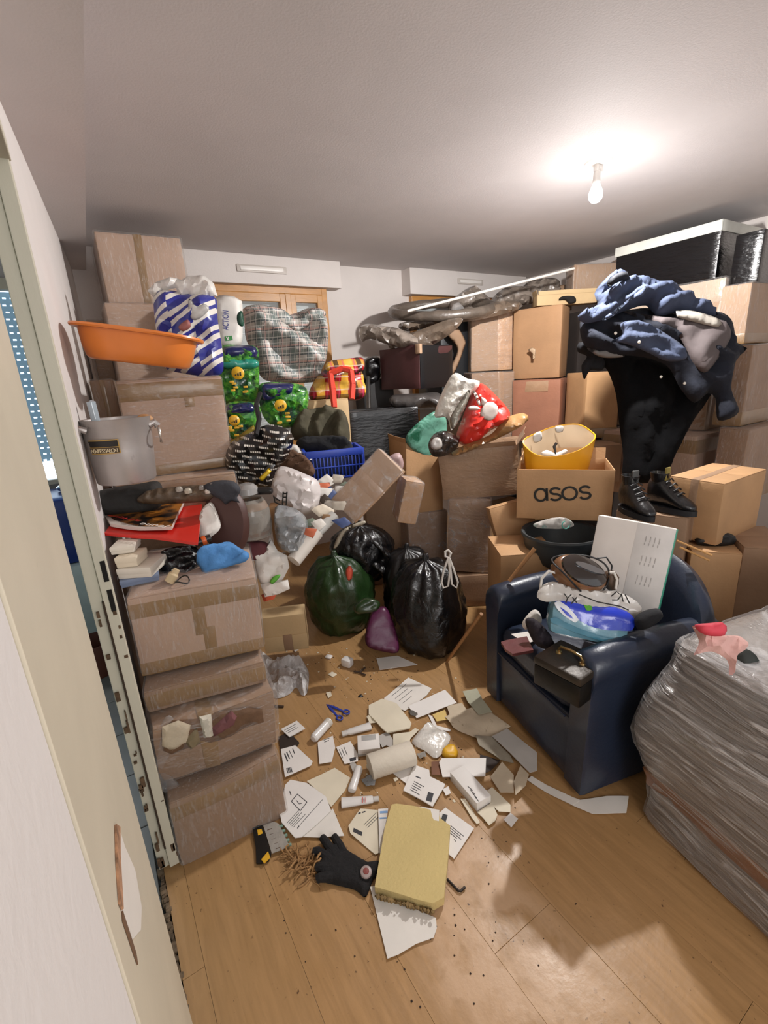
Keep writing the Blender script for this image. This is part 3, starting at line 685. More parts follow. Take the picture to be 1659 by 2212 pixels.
# ---- small oddments on the stack top
puff1('cloth', 'bright blue rag crumpled on the door-stack box', 'cloth', [(424, 1212), (440, 1190), (468, 1176), (495, 1170), (515, 1182), (538, 1196), (532, 1212), (500, 1222), (470, 1232), (442, 1242), (434, 1228)], Pl(480, 1210, 1.70, 10, 40), .045, mt('blue_rag', '4E86C0', .85, .10, 8, .3, 70), res=.014, fold=.7, fs=13, fdir=30, back=.5, smooth=True, vor=.8, vs=13)
puff1('cable_tangle', 'black tangle of cables and plastic between white boxes and blue rag', 'cables', [(345, 1210), (365, 1185), (420, 1180), (432, 1205), (425, 1235), (405, 1260), (385, 1248), (362, 1252), (348, 1240)], Pl(388, 1220, 1.72, 10, 35), .035, mt('black_shiny', '0E0E10', .2, .2, 9, .6, 40), res=.012, fold=.6, fs=20, crumple=.6)
g = G(); a = Z(362, 1262, T4); 
g.lathe([(0, 0), (.016, .001), (.017, .03), (.012, .036), (.011, .05), (0, .051)], 16, Matrix.Translation(a) @ Matrix.Rotation(.7, 4, 'Y') @ Matrix.Translation((0, 0, .008)))
one('pill_tub', 'small beige tub lying in front of the cable tangle', 'tub', g, mt('beige_tub', 'C9B48F', .5, .15, 20))
g = G(); a = Z(375, 1247, T4 + .012); g.lathe([(0, 0), (.012, .001), (.0125, .026), (.0, .027)], 16, Matrix.Translation(a) @ Matrix.Rotation(.4, 4, 'Y'))
one('bottle_cap', 'pale mint bottle cap beside the beige tub', 'cap', g, mt('mint_white', 'D5DCC8', .4))
g = G(); a = Z(394, 1256, T4 + .004); g.tube([a + Vector((.022 * cos(2 * pi * k / 20), .03 * sin(2 * pi * k / 20), .004 + .006 * sin(4 * pi * k / 20))) for k in range(20)], .0024, 6, True)
one('cable_loop', 'thin dark cable loop lying on the box edge', 'cable', g, mt('black_rubber', '1B1A18', .4))
g = G(); a = C(438, 1168, 1.74)
g.lathe([(0, -.03), (.014, -.03), (.016, 0), (.014, .03), (0, .03)], 14, Matrix.Translation(a) @ Matrix.Rotation(1.4, 4, 'Y'))
one('battery_torch', 'small black and orange torch under the red folder corner', 'torch', g, mt('black_orange', '2A2420', .4, .1))
g = G(); g.lathe([(.0165, -.008), (.018, 0), (.0165, .008)], 14, Matrix.Translation(a + Vector((.004, 0, 0))) @ Matrix.Rotation(1.4, 4, 'Y')); 
o = g.out('orange_band', mt('orange_plastic', 'D9622A', .4), bpy.data.objects['battery_torch']); o.data.transform(Matrix.Translation(-bpy.data.objects['battery_torch'].location))
# ---- brown pan and glass jug
g = G(); g.lathe([(0, -.012), (.10, -.012), (.115, .0), (.113, .012), (.095, .03), (0, .036)], 40, Matrix.Translation(C(490, 1128, 1.86)) @ Matrix.Rotation(math.atan2(-F0.y, -F0.x), 4, 'Z') @ Matrix.Rotation(radians(78), 4, 'Y'), sx=1.25, sy=.8)
one('round_tin', 'dark chocolate-brown round tin standing on edge by the blue rag', 'tin', g, mt('brown_enamel', '4A2E28', .5, .1, 5, .05))
jc = C(548, 1160, 1.96); jg = thing('glass_jug', 'dusty glass jug with thick black handle bar and brown residue', 'jug', Matrix.Translation(jc))
t = NT('dusty_glass'); tr = t.add('BsdfTransparent'); tr.inputs[0].default_value = (.86, .86, .84, 1); mx = t.add('MixShader')
v = t.coord(); f = t.ramp(t.noise(v, 12, 4, 1), .3, .7, .25, .6); t.set(mx.inputs[0], f); t.pr(Base_Color=lin('A8A29A'), Roughness=.15)
t.t.links.new(tr.outputs[0], mx.inputs[1]); t.t.links.new(t.b.outputs[0], mx.inputs[2]); t.t.links.new(mx.outputs[0], t.out.inputs[0]); DUSTY = t.m
G().lathe([(0, 0), (.062, 0), (.075, .008), (.083, .06), (.080, .12), (.066, .155), (.055, .17), (.051, .168), (.062, .153), (.076, .12), (.079, .06), (.071, .012), (0, .008)], 36).out('body', DUSTY, jg)
G().lathe([(0, .009), (.070, .012), (.077, .035), (.0, .038)], 30).out('residue', mt('brown_residue', '6B3A20', .5, .3), jg)
G().lathe([(.0635, .157), (.070, .142), (.0765, .128), (.0745, .128), (.068, .142), (.061, .157)], 30, cap=False).out('stain_ring', mt('rust_stain', '9A6A3A', .5, .3), jg)
G().lathe([(0, .232), (.028, .230), (.044, .215), (.047, .19), (.045, .189), (.042, .213), (.0, .227)], 30).out('lid', mt('cloudy_lid', '9C9A98', .2, .1, coat=.5), jg)
p0, p1 = local(jg, [C(514, 1062, 1.93), C(588, 1060, 1.90)])
G().tube([p0, p0.lerp(p1, .06), p0.lerp(p1, .94), p1], [.010, .0155, .0155, .010], 14).out('handle_bar', mt('black_bakelite', '161414', .4), jg)
# ---- basin, big carton and the boxes up to the ceiling
carton('thin taped box edge under the large pale box at left', [(250, 1040), (508, 1016), (508, 1046), (250, 1075)], 1.98, 22, .50, CARD, z0=1.02, z1=1.172, film=FILM, bulge=.004, seed=12)
bb, plb, gb = carton('large pale box with brown tape edges carrying the orange basin', [(262, 800), (500, 838), (486, 1014), (275, 1010)], 2.05, 26, .42, CARD_P, z0=1.182, z1=1.585, tape=(('h', .80, .985), ('h', .0, .115), ('f', (.60, .70), (.70, .80)), ('vs', .0, .06)), film=FILM, bulge=.006, seed=13)
carton('shadowed box against the left wall behind the bucket', [(206, 800), (262, 800), (262, 1010), (215, 1010)], 2.32, 26, .22, CARD_D, z0=1.0, z1=1.60, tape=(('v', .4, .62),), film=FILM_V, seed=14)
ORG = mt('orange_plastic_tub', 'D87A33', .38, .10, 4, .05, 20, coat=.15)
ba = C(288, 748, 1.80) + Vector((.025, 0, 0)); bm = Matrix.Translation(ba) @ Matrix.Rotation(math.atan2(R0.y, R0.x) + .22, 4, 'Z') @ Matrix.Rotation(.17, 4, 'Y')
bs = thing('wash_basin', 'large orange plastic wash basin tilted on the pale box', 'basin', bm)
ell = lambda a, b, z_, n=44, e=2.6: [Vector((a * math.copysign(abs(cos(2 * pi * k / n)) ** (2 / e), cos(2 * pi * k / n)), b * math.copysign(abs(sin(2 * pi * k / n)) ** (2 / e), sin(2 * pi * k / n)), z_)) for k in range(n)]
def rings(name, rs, mat, par, capb=True, capt=False):
    g = G(); n = len(rs[0]); vs = [p for r_ in rs for p in r_]; fs = []
    for i in range(len(rs) - 1):
        for k in range(n): fs.append((i * n + k, i * n + (k + 1) % n, (i + 1) * n + (k + 1) % n, (i + 1) * n + k))
    if capb: fs.append(tuple(reversed(range(n))))
    if capt: fs.append(tuple((len(rs) - 1) * n + k for k in range(n)))
    return g.put(vs, fs).out(name, mat, par, True, 50)
bh = .058
rings('bowl', [ell(.165, .125, -bh - .010), ell(.178, .138, -bh), ell(.192, .152, -.02), ell(.205, .165, .045), ell(.202, .162, .045), ell(.188, .148, -.02), ell(.172, .132, -bh + .004)], ORG, bs, True, True)
rings('rim', [ell(.205, .165, .040), ell(.226, .186, .040), ell(.230, .190, .046), ell(.228, .188, .053), ell(.206, .166, .055), ell(.201, .161, .048)], ORG, bs, False, False)
# cardboard boxes behind, up to the ceiling
carton('dark box squeezed between left wall and second box below the ceiling', [(188, 655), (226, 652), (236, 800), (200, 800)], 2.75, 30, .25, CARD_D, z0=1.35, z1=1.955, film=FILM, seed=15, bulge=.004)
carton('second box below the ceiling at left, behind striped bag', [(232, 632), (405, 640), (412, 800), (242, 800)], 2.62, 32, .42, CARD_P, z0=1.40, z1=2.008, film=FILM, seed=16, bulge=.006)
carton('topmost box at left almost touching the ceiling, one brown tape strip', [(203, 503), (392, 530), (408, 640), (232, 632)], 2.62, 32, .40, CARD_P, z0=2.022, z1=2.375, tape=(('v', .42, .52), ('vs', 0, .04)), film=FILM_V, film_gap=.01, seed=17, bulge=.005)
# ================================================================ bags and heap in the far left corner
def uvmat(name, build, rough=.6, coat=0, bump=.15, bs=30):
    """printed cloth or film: colour comes from the flat print coordinates u, v in metres"""
    t = NT(name); tc = t.add('TexCoord'); x = t.xyz(tc.outputs['UV']); c = build(t, x[0], x[1], tc.outputs['UV'])
    t.pr(Base_Color=c, Roughness=rough, Coat_Weight=coat)
    if bump: t.bump(t.noise(tc.outputs['Object'], bs, 4, 1), bump, .01)
    return t.m
def stripe(t, x, period, w, off=0.0):
    return t.math('LESS_THAN', t.math('FRACT', t.math('ADD', t.math('MULTIPLY', x, 1 / period), off + 50)), w)
def zig(t, u, v, uv):
    col = t.math('FLOOR', t.math('MULTIPLY', t.math('ADD', u, 5.0), 1 / .105))
    y = t.math('ADD', t.math('SUBTRACT', v, t.math('MULTIPLY', u, .62)), t.math('MULTIPLY', t.math('MODULO', col, 2.0), .045))
    s1 = stripe(t, y, .112, .22); s2 = stripe(t, y, .112, .2, -.36)
    m = t.math('MAXIMUM', s1, s2)
    return t.mix(m, lin('2A2F86'), lin('D9D4CC'))
ZIG = uvmat('blue_white_stripe_print', zig, .35, .3)
def bigbag(label, px, d, t_, mat, yaw=0, name='bag', cat='bag', group=None, tilt=0, **k):
    cx = sum(p[0] for p in px) / len(px); cy = sum(p[1] for p in px) / len(px); pl = Pl(cx, cy, d, yaw, tilt)
    o = puff1(name, label, cat, px, pl, t_, mat, group, **k); return o, pl
o, pl = bigbag('tall blue and white striped woven shopping bag behind the basin', [(332, 640), (352, 625), (395, 632), (462, 640), (470, 690), (482, 770), (478, 808), (440, 812), (392, 806), (352, 790), (338, 720)], 2.28, .09, ZIG, 14, name='shopping_bag', fold=.3, fs=9, fdir=70, seed=3, crumple=.15, sharp=30)
puff('folded_top', [(318, 628), (335, 610), (368, 598), (392, 604), (405, 596), (440, 594), (462, 612), (470, 640), (455, 642), (440, 652), (425, 662), (408, 640), (395, 660), (380, 622), (352, 628), (334, 644)], Pl(395, 625, 2.22, 14), .03, mt('white_film_bag', 'D5D1CB', .35, .05, 8, .25, 30, coat=.2), o, res=.016, fold=.6, fs=16, fdir=60, crumple=.4, sharp=25, smooth=False)
puff('bag_flap', [(408, 645), (425, 660), (440, 655), (452, 668), (428, 690), (410, 685)], Pl(430, 668, 2.17, 14), .012, mt('pale_grey_film', 'B9B8B4', .3, .05, coat=.3), o, res=.014, fold=.5)
puff('bag_lining', [(385, 706), (405, 690), (412, 706), (395, 716)], Pl(398, 704, 2.12, 14), .01, mt('dusty_pink', '9A5E58', .5), o, res=.012)
o, pl = bigbag('white paper bag lettered ACTION sideways in blue, beside the window', [(465, 642), (505, 640), (522, 650), (524, 690), (520, 745), (482, 752), (470, 735), (466, 690)], 2.60, .034, mt('white_bag_paper', 'DED9D2', .55, .04, 7, .1), 15, name='shopping_bag', fold=.12, flat=.9, vor=.12)
plA = Pl(pl.O.x, 0, 0, at=pl.O + pl.N * .036); plA.U, plA.V, plA.N = pl.U, pl.V, pl.N
text('bag_lettering', 'ACTION', plA, (494, 714), (494, 672), .032, mt('navy_print', '2B3280', .5), o, .006, bold=.01)
strokes('logo_patch', [[plA.uv(486, 732), plA.uv(502, 730)]], plA, mt('green_print', '3F8F4B', .5), o, .024, .004)
strokes('logo_mark', [[plA.uv(489, 728), plA.uv(494, 734)], [plA.uv(494, 728), plA.uv(491, 735)]], plA, mt('white_print', 'EDE8E0', .5), o, .005, .006)
puff('torn_corner', [(512, 680), (523, 672), (526, 704), (514, 700)], Pl(518, 690, 2.54, 15), .01, mt('dark_green', '1E4A38', .5), o, res=.012)
def plaid(t, u, v, uv):
    c = lin('B4AEA6')
    for (ax, p, w, o_, col, f) in ((u, .10, .34, 0, '5F6E6C', .75), (v, .10, .34, .1, '66736F', .7), (u, .10, .10, .52, 'C79A90', .7), (v, .10, .10, .55, 'C99E93', .7), (u, .05, .10, .1, '2F3A44', .75), (v, .05, .10, .2, '36414A', .75), (u, .025, .14, .0, 'DAD6D0', .6), (v, .033, .12, .0, 'DEDAD4', .6)):
        c = t.mix(t.math('MULTIPLY', stripe(t, ax, p, w, o_), f), c, lin(col))
    return c
PLAID = uvmat('grey_check_laundry_fabric', plaid, .45, .1, .25, 24)
o, pl = bigbag('huge grey tartan laundry bag standing before the pine window', [(524, 668), (545, 660), (590, 664), (626, 680), (640, 676), (665, 666), (692, 668), (708, 700), (706, 770), (694, 800), (690, 822), (640, 828), (590, 826), (562, 812), (552, 770), (532, 735), (528, 700)], 3.05, .16, PLAID, 22, name='laundry_bag', res=.032, fold=.5, fs=5, fdir=-35, seed=8, crumple=.2, cs=10, vor=.5, vs=7)
puff('zip_flap', [(528, 666), (560, 658), (610, 668), (640, 688), (672, 666), (695, 668), (704, 680), (665, 705), (640, 716), (610, 700), (560, 690)], Pl(615, 685, 2.93, 22), .03, PLAID, o, res=.02, fold=.4, fs=10, fdir=20, crumple=.3)
# the green refuse-sack packets with yellow roundels
def gpack(t, u, v, uv):
    n = t.noise(uv, 26, 4, 1.5); g_ = t.mix(t.ramp(n, .4, .6), lin('1F6A2A'), lin('5FA83A')); return t.mix(t.ramp(t.noise(uv, 9, 3), .5, .6), g_, lin('0F3A2A'))
GPACK = uvmat('green_leaf_print', gpack, .22, .5, .5, 22)
NAVYP = mt('navy_glossy_film', '1B2158', .25, .2, 6, .3, 20, coat=.4); TEALP = mt('teal_glossy_film', '2F9A86', .25, .25, 6, .3, 20, coat=.4)
YEL = mt('yellow_print', 'E0AE2A', .4, .12, 30); BLK = mt('black_print', '17140F', .5)
def pack(label, px, band, teal, discs, d, yaw=0, **k):
    o, pl = bigbag(label, px, d, .07, GPACK, yaw, name='shopping_bag', group='green roundel bags', fold=.3, fs=10, crumple=.3, sharp=30, **k)
    cx = sum(p[0] for p in band) / len(band); cy = sum(p[1] for p in band) / len(band)
    puff('top_band', band, Pl(cx, cy, d - .065, yaw), .065, NAVYP, o, res=.025, fold=.2)
    if teal: puff('teal_band', teal, Pl(sum(p[0] for p in teal) / len(teal), sum(p[1] for p in teal) / len(teal), d - .075, yaw), .045, TEALP, o, res=.02, fold=.2)
    for (x, y, r, kind) in discs:
        p = Pl(x, y, d - .11, yaw); g = G(); m = p.mat(); mi = wm(o).inverted()
        rot = mi @ m @ Matrix.Rotation(pi / 2, 4, 'X')
        if kind == 'r':
            G().lathe([(0, .012), (r * .7, .010), (r, .002), (r * .98, -.014), (0, -.015)], 22, rot).out('roundel', YEL, o)
            gg = G()
            for a in (-2.2, -.9, .4): gg.cub((-r * .5 + (a + 2.2) * r * .3, -.018, -r * .45), (-r * .28 + (a + 2.2) * r * .3, -.008, r * (.1 + .12 * a)), .002)
            for q in gg.v: q.xyz = mi @ m @ q
            gg.out('roundel_mark', BLK, o)
        else:
            gg = G(); rnd = random.Random(int(x))
            for k_ in range(7):
                a = rnd.uniform(-r, r); b = rnd.uniform(-r, r) * .7; gg.cub((a - .012, -.016, b - .005), (a + .012, -.004, b + .006), .002)
            for q in gg.v: q.xyz = mi @ m @ q
            gg.out('gold_lettering', YEL, o)
    return o
pack('upper green bag with teal and navy top and yellow roundel, below white ACTION bag', [(474, 752), (520, 746), (556, 752), (560, 800), (556, 868), (520, 874), (480, 872), (470, 820)], [(482, 752), (520, 746), (552, 750), (554, 772), (520, 776), (484, 774)], [(482, 776), (552, 776), (552, 796), (484, 796)], [(514, 806, .034, 'r'), (515, 836, .045, 't')], 2.66, 15)
pack('lower left green bag, its yellow roundel half behind black printed bag', [(488, 874), (540, 868), (562, 880), (560, 930), (545, 955), (505, 950), (488, 930)], [(490, 876), (542, 870), (550, 890), (520, 896), (492, 894)], None, [(506, 908, .028, 'r'), (505, 930, .04, 't')], 2.52, 15)
pack('right green bag with navy top under the grey tartan bag', [(562, 830), (610, 826), (652, 832), (666, 850), (662, 895), (640, 920), (600, 925), (572, 905), (560, 870)], [(564, 832), (600, 828), (634, 830), (636, 848), (600, 862), (568, 866)], None, [(606, 876, .034, 'r'), (612, 903, .04, 't')], 2.72, 18)
# red tartan bag on a pale box
def rplaid(t, u, v, uv):
    c = lin('A3161C')
    for (ax, p, w, o_, col, f) in ((u, .16, .34, .05, 'D9A83A', .85), (v, .16, .3, .1, 'D8B04A', .6), (u, .16, .2, .52, '1C1616', .85), (v, .16, .24, .56, '1E1616', .7), (u, .08, .1, .3, 'C93A6A', .6), (v, .08, .1, .3, 'D9CBB6', .5)):
        c = t.mix(t.math('MULTIPLY', stripe(t, ax, p, w, o_), f), c, lin(col))
    return c
RPL = uvmat('red_tartan_fabric', rplaid, .35, .3, .3, 20)
o, pl = bigbag('red and yellow tartan zip bag on the pale box by the wall', [(672, 835), (700, 800), (745, 790), (780, 800), (786, 830), (780, 862), (735, 866), (690, 868), (668, 860)], 3.12, .12, RPL, 24, name='laundry_bag', fold=.15, crumple=.12)
puff('top_panel', [(705, 800), (708, 782), (740, 778), (782, 772), (784, 800), (745, 806)], Pl(745, 790, 3.05, 24, 40), .03, RPL, o, res=.02, fold=.3)
RST = mt('red_webbing', 'D6402A', .5, .06, 20)
for P_ in ([(713, 803), (719, 840), (722, 880)], [(722, 878), (714, 806), (740, 796), (758, 800), (762, 830), (760, 862)]):
    q = local(o, [C(x, y, 2.86) for x, y in P_]); g = G()
    for i in range(len(q) - 1): g.tube([q[i].lerp(q[i + 1], k / 4) for k in range(5)], [.019] * 5, 6)
    g.out('strap', RST, o)
carton('pale golden box carrying the red tartan bag', [(665, 868), (752, 862), (756, 905), (668, 915)], 2.98, 24, .3, CARD_L, z0=1.05, seed=21, bulge=.002)
# black bag printed all over with small white words, yellow ribbon
def words(t, u, v, uv):
    y = t.math('ADD', v, t.math('MULTIPLY', u, .22)); row = t.math('FLOOR', t.math('MULTIPLY', y, 1 / .026))
    rr = stripe(t, y, .026, .34)
    x = t.math('ADD', u, t.math('MULTIPLY', row, .023)); ww = stripe(t, x, .062, .68); ll = stripe(t, x, .009, .70)
    return t.mix(t.math('MULTIPLY', rr, t.math('MULTIPLY', ww, ll)), lin('0D0D0E'), lin('DAD5CB'))
WORDS = uvmat('black_film_white_words', words, .28, .35, .35, 18)
o, pl = bigbag('glossy black carrier bag printed all over in white words', [(485, 985), (500, 955), (540, 935), (575, 918), (610, 922), (634, 945), (622, 985), (602, 1010), (588, 1050), (545, 1056), (508, 1040), (488, 1015)], 2.22, .10, WORDS, 10, name='carrier_bag', fold=.4, fs=8, fdir=50, crumple=.2, sharp=30)
puff('ribbon', [(560, 1032), (572, 1020), (582, 1010), (586, 1018), (575, 1030), (566, 1040)], Pl(572, 1024, 2.08, 10), .012, mt('yellow_ribbon', 'E6C22A', .4), o, res=.012)
g = G(); g.tube([q for q in local(o, [C(553, 940, 2.14), C(560, 905, 2.2), C(553, 875, 2.3), C(562, 850, 2.4)])], .012, 8); g.out('strap', BLACK, o)
puff1('yellow_bag', 'sliver of black and yellow bag behind the word-printed bag', 'bag', [(486, 960), (510, 945), (548, 918), (552, 928), (520, 958), (492, 985)], Pl(515, 950, 2.32, 10), .03, mt('dirty_yellow', '8D7A1E', .4, .5, 14), res=.02)
# clothes and bags in the middle of the heap
OL = mt('olive_jacket', '45402F', .9, .15, 9, .35, 60); DKC = mt('near_black_cloth', '15161A', .9, .2, 9, .3, 50)
puff1('jacket', 'olive green jacket heaped below the pale golden box', 'jacket', [(628, 925), (650, 895), (690, 880), (728, 884), (750, 905), (752, 960), (700, 968), (660, 952), (634, 950)], Pl(690, 925, 2.78, 12, 25), .10, OL, res=.02, fold=.9, fs=8, fdir=65, crumple=.2, vor=.5)
puff1('trousers', 'black trousers sprawled over the blue crate', 'trousers', [(640, 955), (680, 945), (740, 948), (765, 970), (760, 1000), (735, 985), (690, 978), (655, 972)], Pl(705, 965, 2.56, 10, 40), .06, DKC, res=.02, fold=.8)
puff1('knitted_jumper', 'brown ribbed jumper folded above the white carrier bag', 'jumper', [(602, 990), (620, 978), (655, 982), (676, 1005), (680, 1022), (668, 1030), (640, 1018), (605, 1010)], Pl(640, 1002, 2.36, 5, 30), .06, mt('brown_knit', '5E4330', .9, .12, 6, .5, 60, stretch=(1, 1, 4)), res=.014, fold=.8, fs=22, fdir=12)
puff1('crumpled_bag', 'torn cream and blue paper bag above the brown jumper', 'bag', [(610, 968), (625, 960), (642, 962), (650, 975), (668, 985), (678, 1000), (670, 1004), (650, 985), (628, 980), (614, 978)], Pl(640, 978, 2.44, 5), .035, mt('cream_paper_bag', 'CDC7BE', .6, .15, 15), res=.014, fold=.4)
o = puff1('carrier_bag', 'white carrier bag with black lettering beside the blue crate', 'bag', [(586, 1050), (600, 1012), (618, 1008), (660, 1024), (688, 1040), (692, 1070), (684, 1098), (662, 1112), (640, 1108), (622, 1092), (600, 1085), (588, 1070)], Pl(640, 1060, 2.16, 0, 15), .09, mt('white_carrier', 'D9D1CE', .4, .04, 6, .25, 20, coat=.15), res=.022, fold=.4, fs=10, fdir=-40, sharp=28, vor=.4)
pl = Pl(604, 1080, 2.045, 0, 10)
strokes('bag_lettering', [[pl.uv(*p) for p in q] for q in ([(591, 1070), (594, 1085), (606, 1090)], [(592, 1074), (605, 1082)], [(612, 1062), (610, 1092)], [(620, 1062), (618, 1092)], [(611, 1066), (620, 1066)], [(611, 1074), (619, 1074)], [(611, 1084), (619, 1084)])], pl, BLK, o, .006, .0)
# blue crate with slatted sides
cr = thing('crate', 'blue plastic slatted crate under the black trousers', 'crate', Pl(725, 1010, 2.42, 14).mat(0, -.06, 0)); BLUEP = mt('blue_crate_plastic', '2345B4', .4, .08, 5)
w_, h_, dp = .30, .15, .24
for sx in (-1, 1): G().cub((sx * w_ / 2 - .008, 0, 0), (sx * w_ / 2 + .008, dp, h_), .003).out('side_panel', BLUEP, cr)
G().cub((-w_ / 2, dp - .01, 0), (w_ / 2, dp, h_), .003).out('side_panel', BLUEP, cr); G().cub((-w_ / 2, 0, 0), (w_ / 2, dp, .008), .003).out('base', BLUEP, cr)
for a, b in ((.118, .155), (.062, .07), (0, .012)): G().cub((-w_ / 2, -.008, a), (w_ / 2, .004, b), .003).out('rail', BLUEP, cr)
for k in range(16): G().cub((-w_ / 2 + .014 + k * .0185, -.006, .006), (-w_ / 2 + .021 + k * .0185, .003, .12), .0015).out('slat', BLUEP, cr)
G().cub((-w_ / 2 + .004, .006, .01), (w_ / 2 - .004, .02, .11), .002).out('liner', mt('dark_blue_liner', '101C46', .7), cr)
# glass-wrapped lump, brown sliver and tube of foam
puff1('wrapped_bundle', 'grey bundle in crinkled clear plastic beside the glass jug', 'bundle', [(592, 1110), (600, 1092), (640, 1100), (664, 1125), (662, 1170), (645, 1192), (610, 1190), (596, 1160)], Pl(630, 1145, 2.02, 5, 10), .07, mt('crinkled_grey_film', '8B8E90', .15, .3, 12, .8, 26, coat=.7), res=.018, fold=.35, fs=14, crumple=.35, sharp=25)
carton('amber box sliver between glass jug and crinkled plastic', [(583, 1090), (604, 1095), (606, 1195), (590, 1195)], 2.10, 8, .06, CARD_O, seed=23, flaps=False)
puff1('maroon_cloth', 'dark maroon cloth below the glass jug', 'cloth', [(524, 1170), (560, 1168), (580, 1175), (575, 1195), (552, 1210), (530, 1205)], Pl(552, 1188, 1.96, 5, 30), .03, mt('maroon', '5A2A2E', .8, .1), res=.02)
a, b, c_ = C(634, 1212, 1.98), C(684, 1150, 2.06), C(722, 1114, 2.12)
tb = thing('cardboard_tube', 'white wrapped tube slanting across the heap, clear upper end', 'tube', Matrix.Translation(a))
G().tube([Vector(), (b - a)], .032, 18).out('paper_end', mt('tube_white', 'CFC8BF', .45, .06, 8, .1), tb)
G().tube([(b - a) * .97, (c_ - a)], .026, 18).out('clear_end', mt('frosted_tube', 'B9B7B2', .18, .08, coat=.5), tb)
# white papers and bag beside the flattened box
o = puff1('paper_bag', 'torn white paper bag with green leaf mark beside the door stack', 'bag', [(548, 1195), (575, 1186), (583, 1160), (600, 1190), (620, 1200), (625, 1225), (612, 1250), (600, 1262), (565, 1265), (552, 1240)], Pl(585, 1222, 1.98, 0, 20), .035, mt('torn_white_paper', 'D8D4CE', .45, .04, 8, .3, 30), res=.016, fold=.45, fs=12, fdir=30, crumple=.3, sharp=20, smooth=False)
puff('leaf_mark', [(582, 1258), (590, 1246), (606, 1241), (600, 1252), (588, 1262)], Pl(594, 1252, 1.93, 0, 20), .004, mt('leaf_green', '5BA83A', .5), o, res=.01)
puff1('white_packet', 'crumpled white packet lower beside the orange scraps', 'packet', [(562, 1262), (600, 1255), (622, 1252), (626, 1272), (600, 1284), (572, 1290)], Pl(594, 1272, 1.95, 0, 25), .02, mt('torn_white_paper', 'D8D4CE'), res=.016, fold=.4, sharp=20, smooth=False)
puff1('orange_scrap', 'orange and red plastic scrap above the flattened box', 'scrap', [(564, 1285), (580, 1276), (600, 1278), (592, 1294), (570, 1300)], Pl(580, 1288, 2.0, 0, 30), .02, mt('orange_scrap', 'C8573A', .4, .2, 20), res=.012, fold=.4, sharp=20, smooth=False)
# rubble of small papers between the crate, bag and tilted box
rnd = random.Random(11); cols = ['D5CFC6', 'B9B0A2', '6F7A6A', 'C56A4A', '3E4E7A', 'D9D5CE', '4A4036', 'A9A196', 'CFC3B0', '8A6A4A']
for k, (x, y) in enumerate(((706, 1040), (728, 1036), (745, 1048), (698, 1056), (712, 1066), (733, 1060), (700, 1082), (716, 1090), (694, 1102), (706, 1118), (690, 1130), (730, 1092), (672, 1128), (668, 1150), (742, 1128), (700, 1062))):
    s_ = rnd.uniform(14, 24); s_ *= 1.25; P_ = [(x + cos(q * 1.57 + k * .8) * s_ * rnd.uniform(.6, 1.25), y + sin(q * 1.57 + k * .8) * s_ * .7 * rnd.uniform(.6, 1.25)) for q in range(4)]
    puff1('paper_scrap', ['creased', 'torn', 'folded', 'crumpled'][k % 4] + ' ' + ['white', 'greyish', 'sage green', 'orange-red', 'navy', 'off-white', 'dark brown', 'grey', 'cream', 'tan'][k % 10] + ' scrap in the litter between crate and tilted box' + (', lower part' if k > 9 else ''), 'scrap', P_, Pl(x, y, 2.34 - .012 * (y - 1040) / 4 - .002 * k, rnd.uniform(-20, 20), 40), .005, mt('scrap%d' % (k % 10), cols[k % 10], .6, .1), res=.014, fold=.6, crumple=.5, sharp=20, smooth=False, group='scraps in the middle heap')
# tilted carton with a ruler print and clear tape
bx, plx, _ = carton('taped carton tipped on its corner over the black sacks', [(718, 1078), (822, 968), (868, 1022), (768, 1134)], 2.22, -4, .17, CARD, tilt=10, roll=44, tape=(('v', .42, .62), ('h', .0, .08)), tmat=TAPE_C, film=FILM_X, film_gap=.004, flaps=True, bulge=.005, seed=25)
g = G(); 
carton('small tan box wedged below the tipped carton', [(848, 1045), (905, 1038), (912, 1118), (880, 1148)], 2.40, 10, .16, CARD_O, roll=-14, film=FILM_X, seed=26, bulge=.008)
puff1('pink_bag', 'dusty pink bag corner right of the tipped carton', 'bag', [(838, 990), (862, 978), (872, 1000), (866, 1018), (850, 1012)], Pl(856, 998, 2.5, 0), .03, mt('dusty_mauve', 'A88E8C', .5, .15), res=.02)
KD = 1.2
# dark suitcases
case, pl, (W, Hh, um, v0) = carton('glossy black suitcase wrapped in film below the burgundy case', [(755, 890), (905, 878), (905, 985), (762, 1000)], 2.85, 12, .25, mt('black_case', '0C0B0D', .28, .3, 5, .5, 14, coat=.3, stretch=(1, 1, 4)), flaps=False, name='suitcase', cat='suitcase', bulge=.012, seed=27)
G().cub((-W / 2 - .002, .10, -.002), (W / 2 + .002, .15, Hh + .002), .004, .06).out('zip_band', BLACK, case)
case, pl, (W, Hh, um, v0) = carton('burgundy-fronted dark case high on the pile under the wrapped bundles', [(820, 742), (908, 760), (906, 852), (820, 830)], 3.02, -44, .34, mt('burgundy_case', '4A2A2B', .45, .15, 6, .1), flaps=False, name='suitcase', cat='suitcase', bulge=.012, seed=28)
G().cub((W / 2 - .006, .004, -.004), (W / 2 + .006, .34 * KD + .004, Hh + .004), .004, .06).out('side_panel', mt('blue_black_case', '0B0D12', .4, .2), case)
for z_ in (Hh - .06,): G().cub((W / 2 - .03, -.012, z_), (W / 2 + .016, .02, Hh + .012), .006, .02).out('torn_corner', CARD, case)
carton('dark blue-black box leaning beside the burgundy case', [(950, 690), (1010, 680), (1012, 820), (955, 830)], 3.36, 20, .28, mt('blue_black_box', '0E1014', .5, .2), flaps=False, seed=29, z0=1.30)
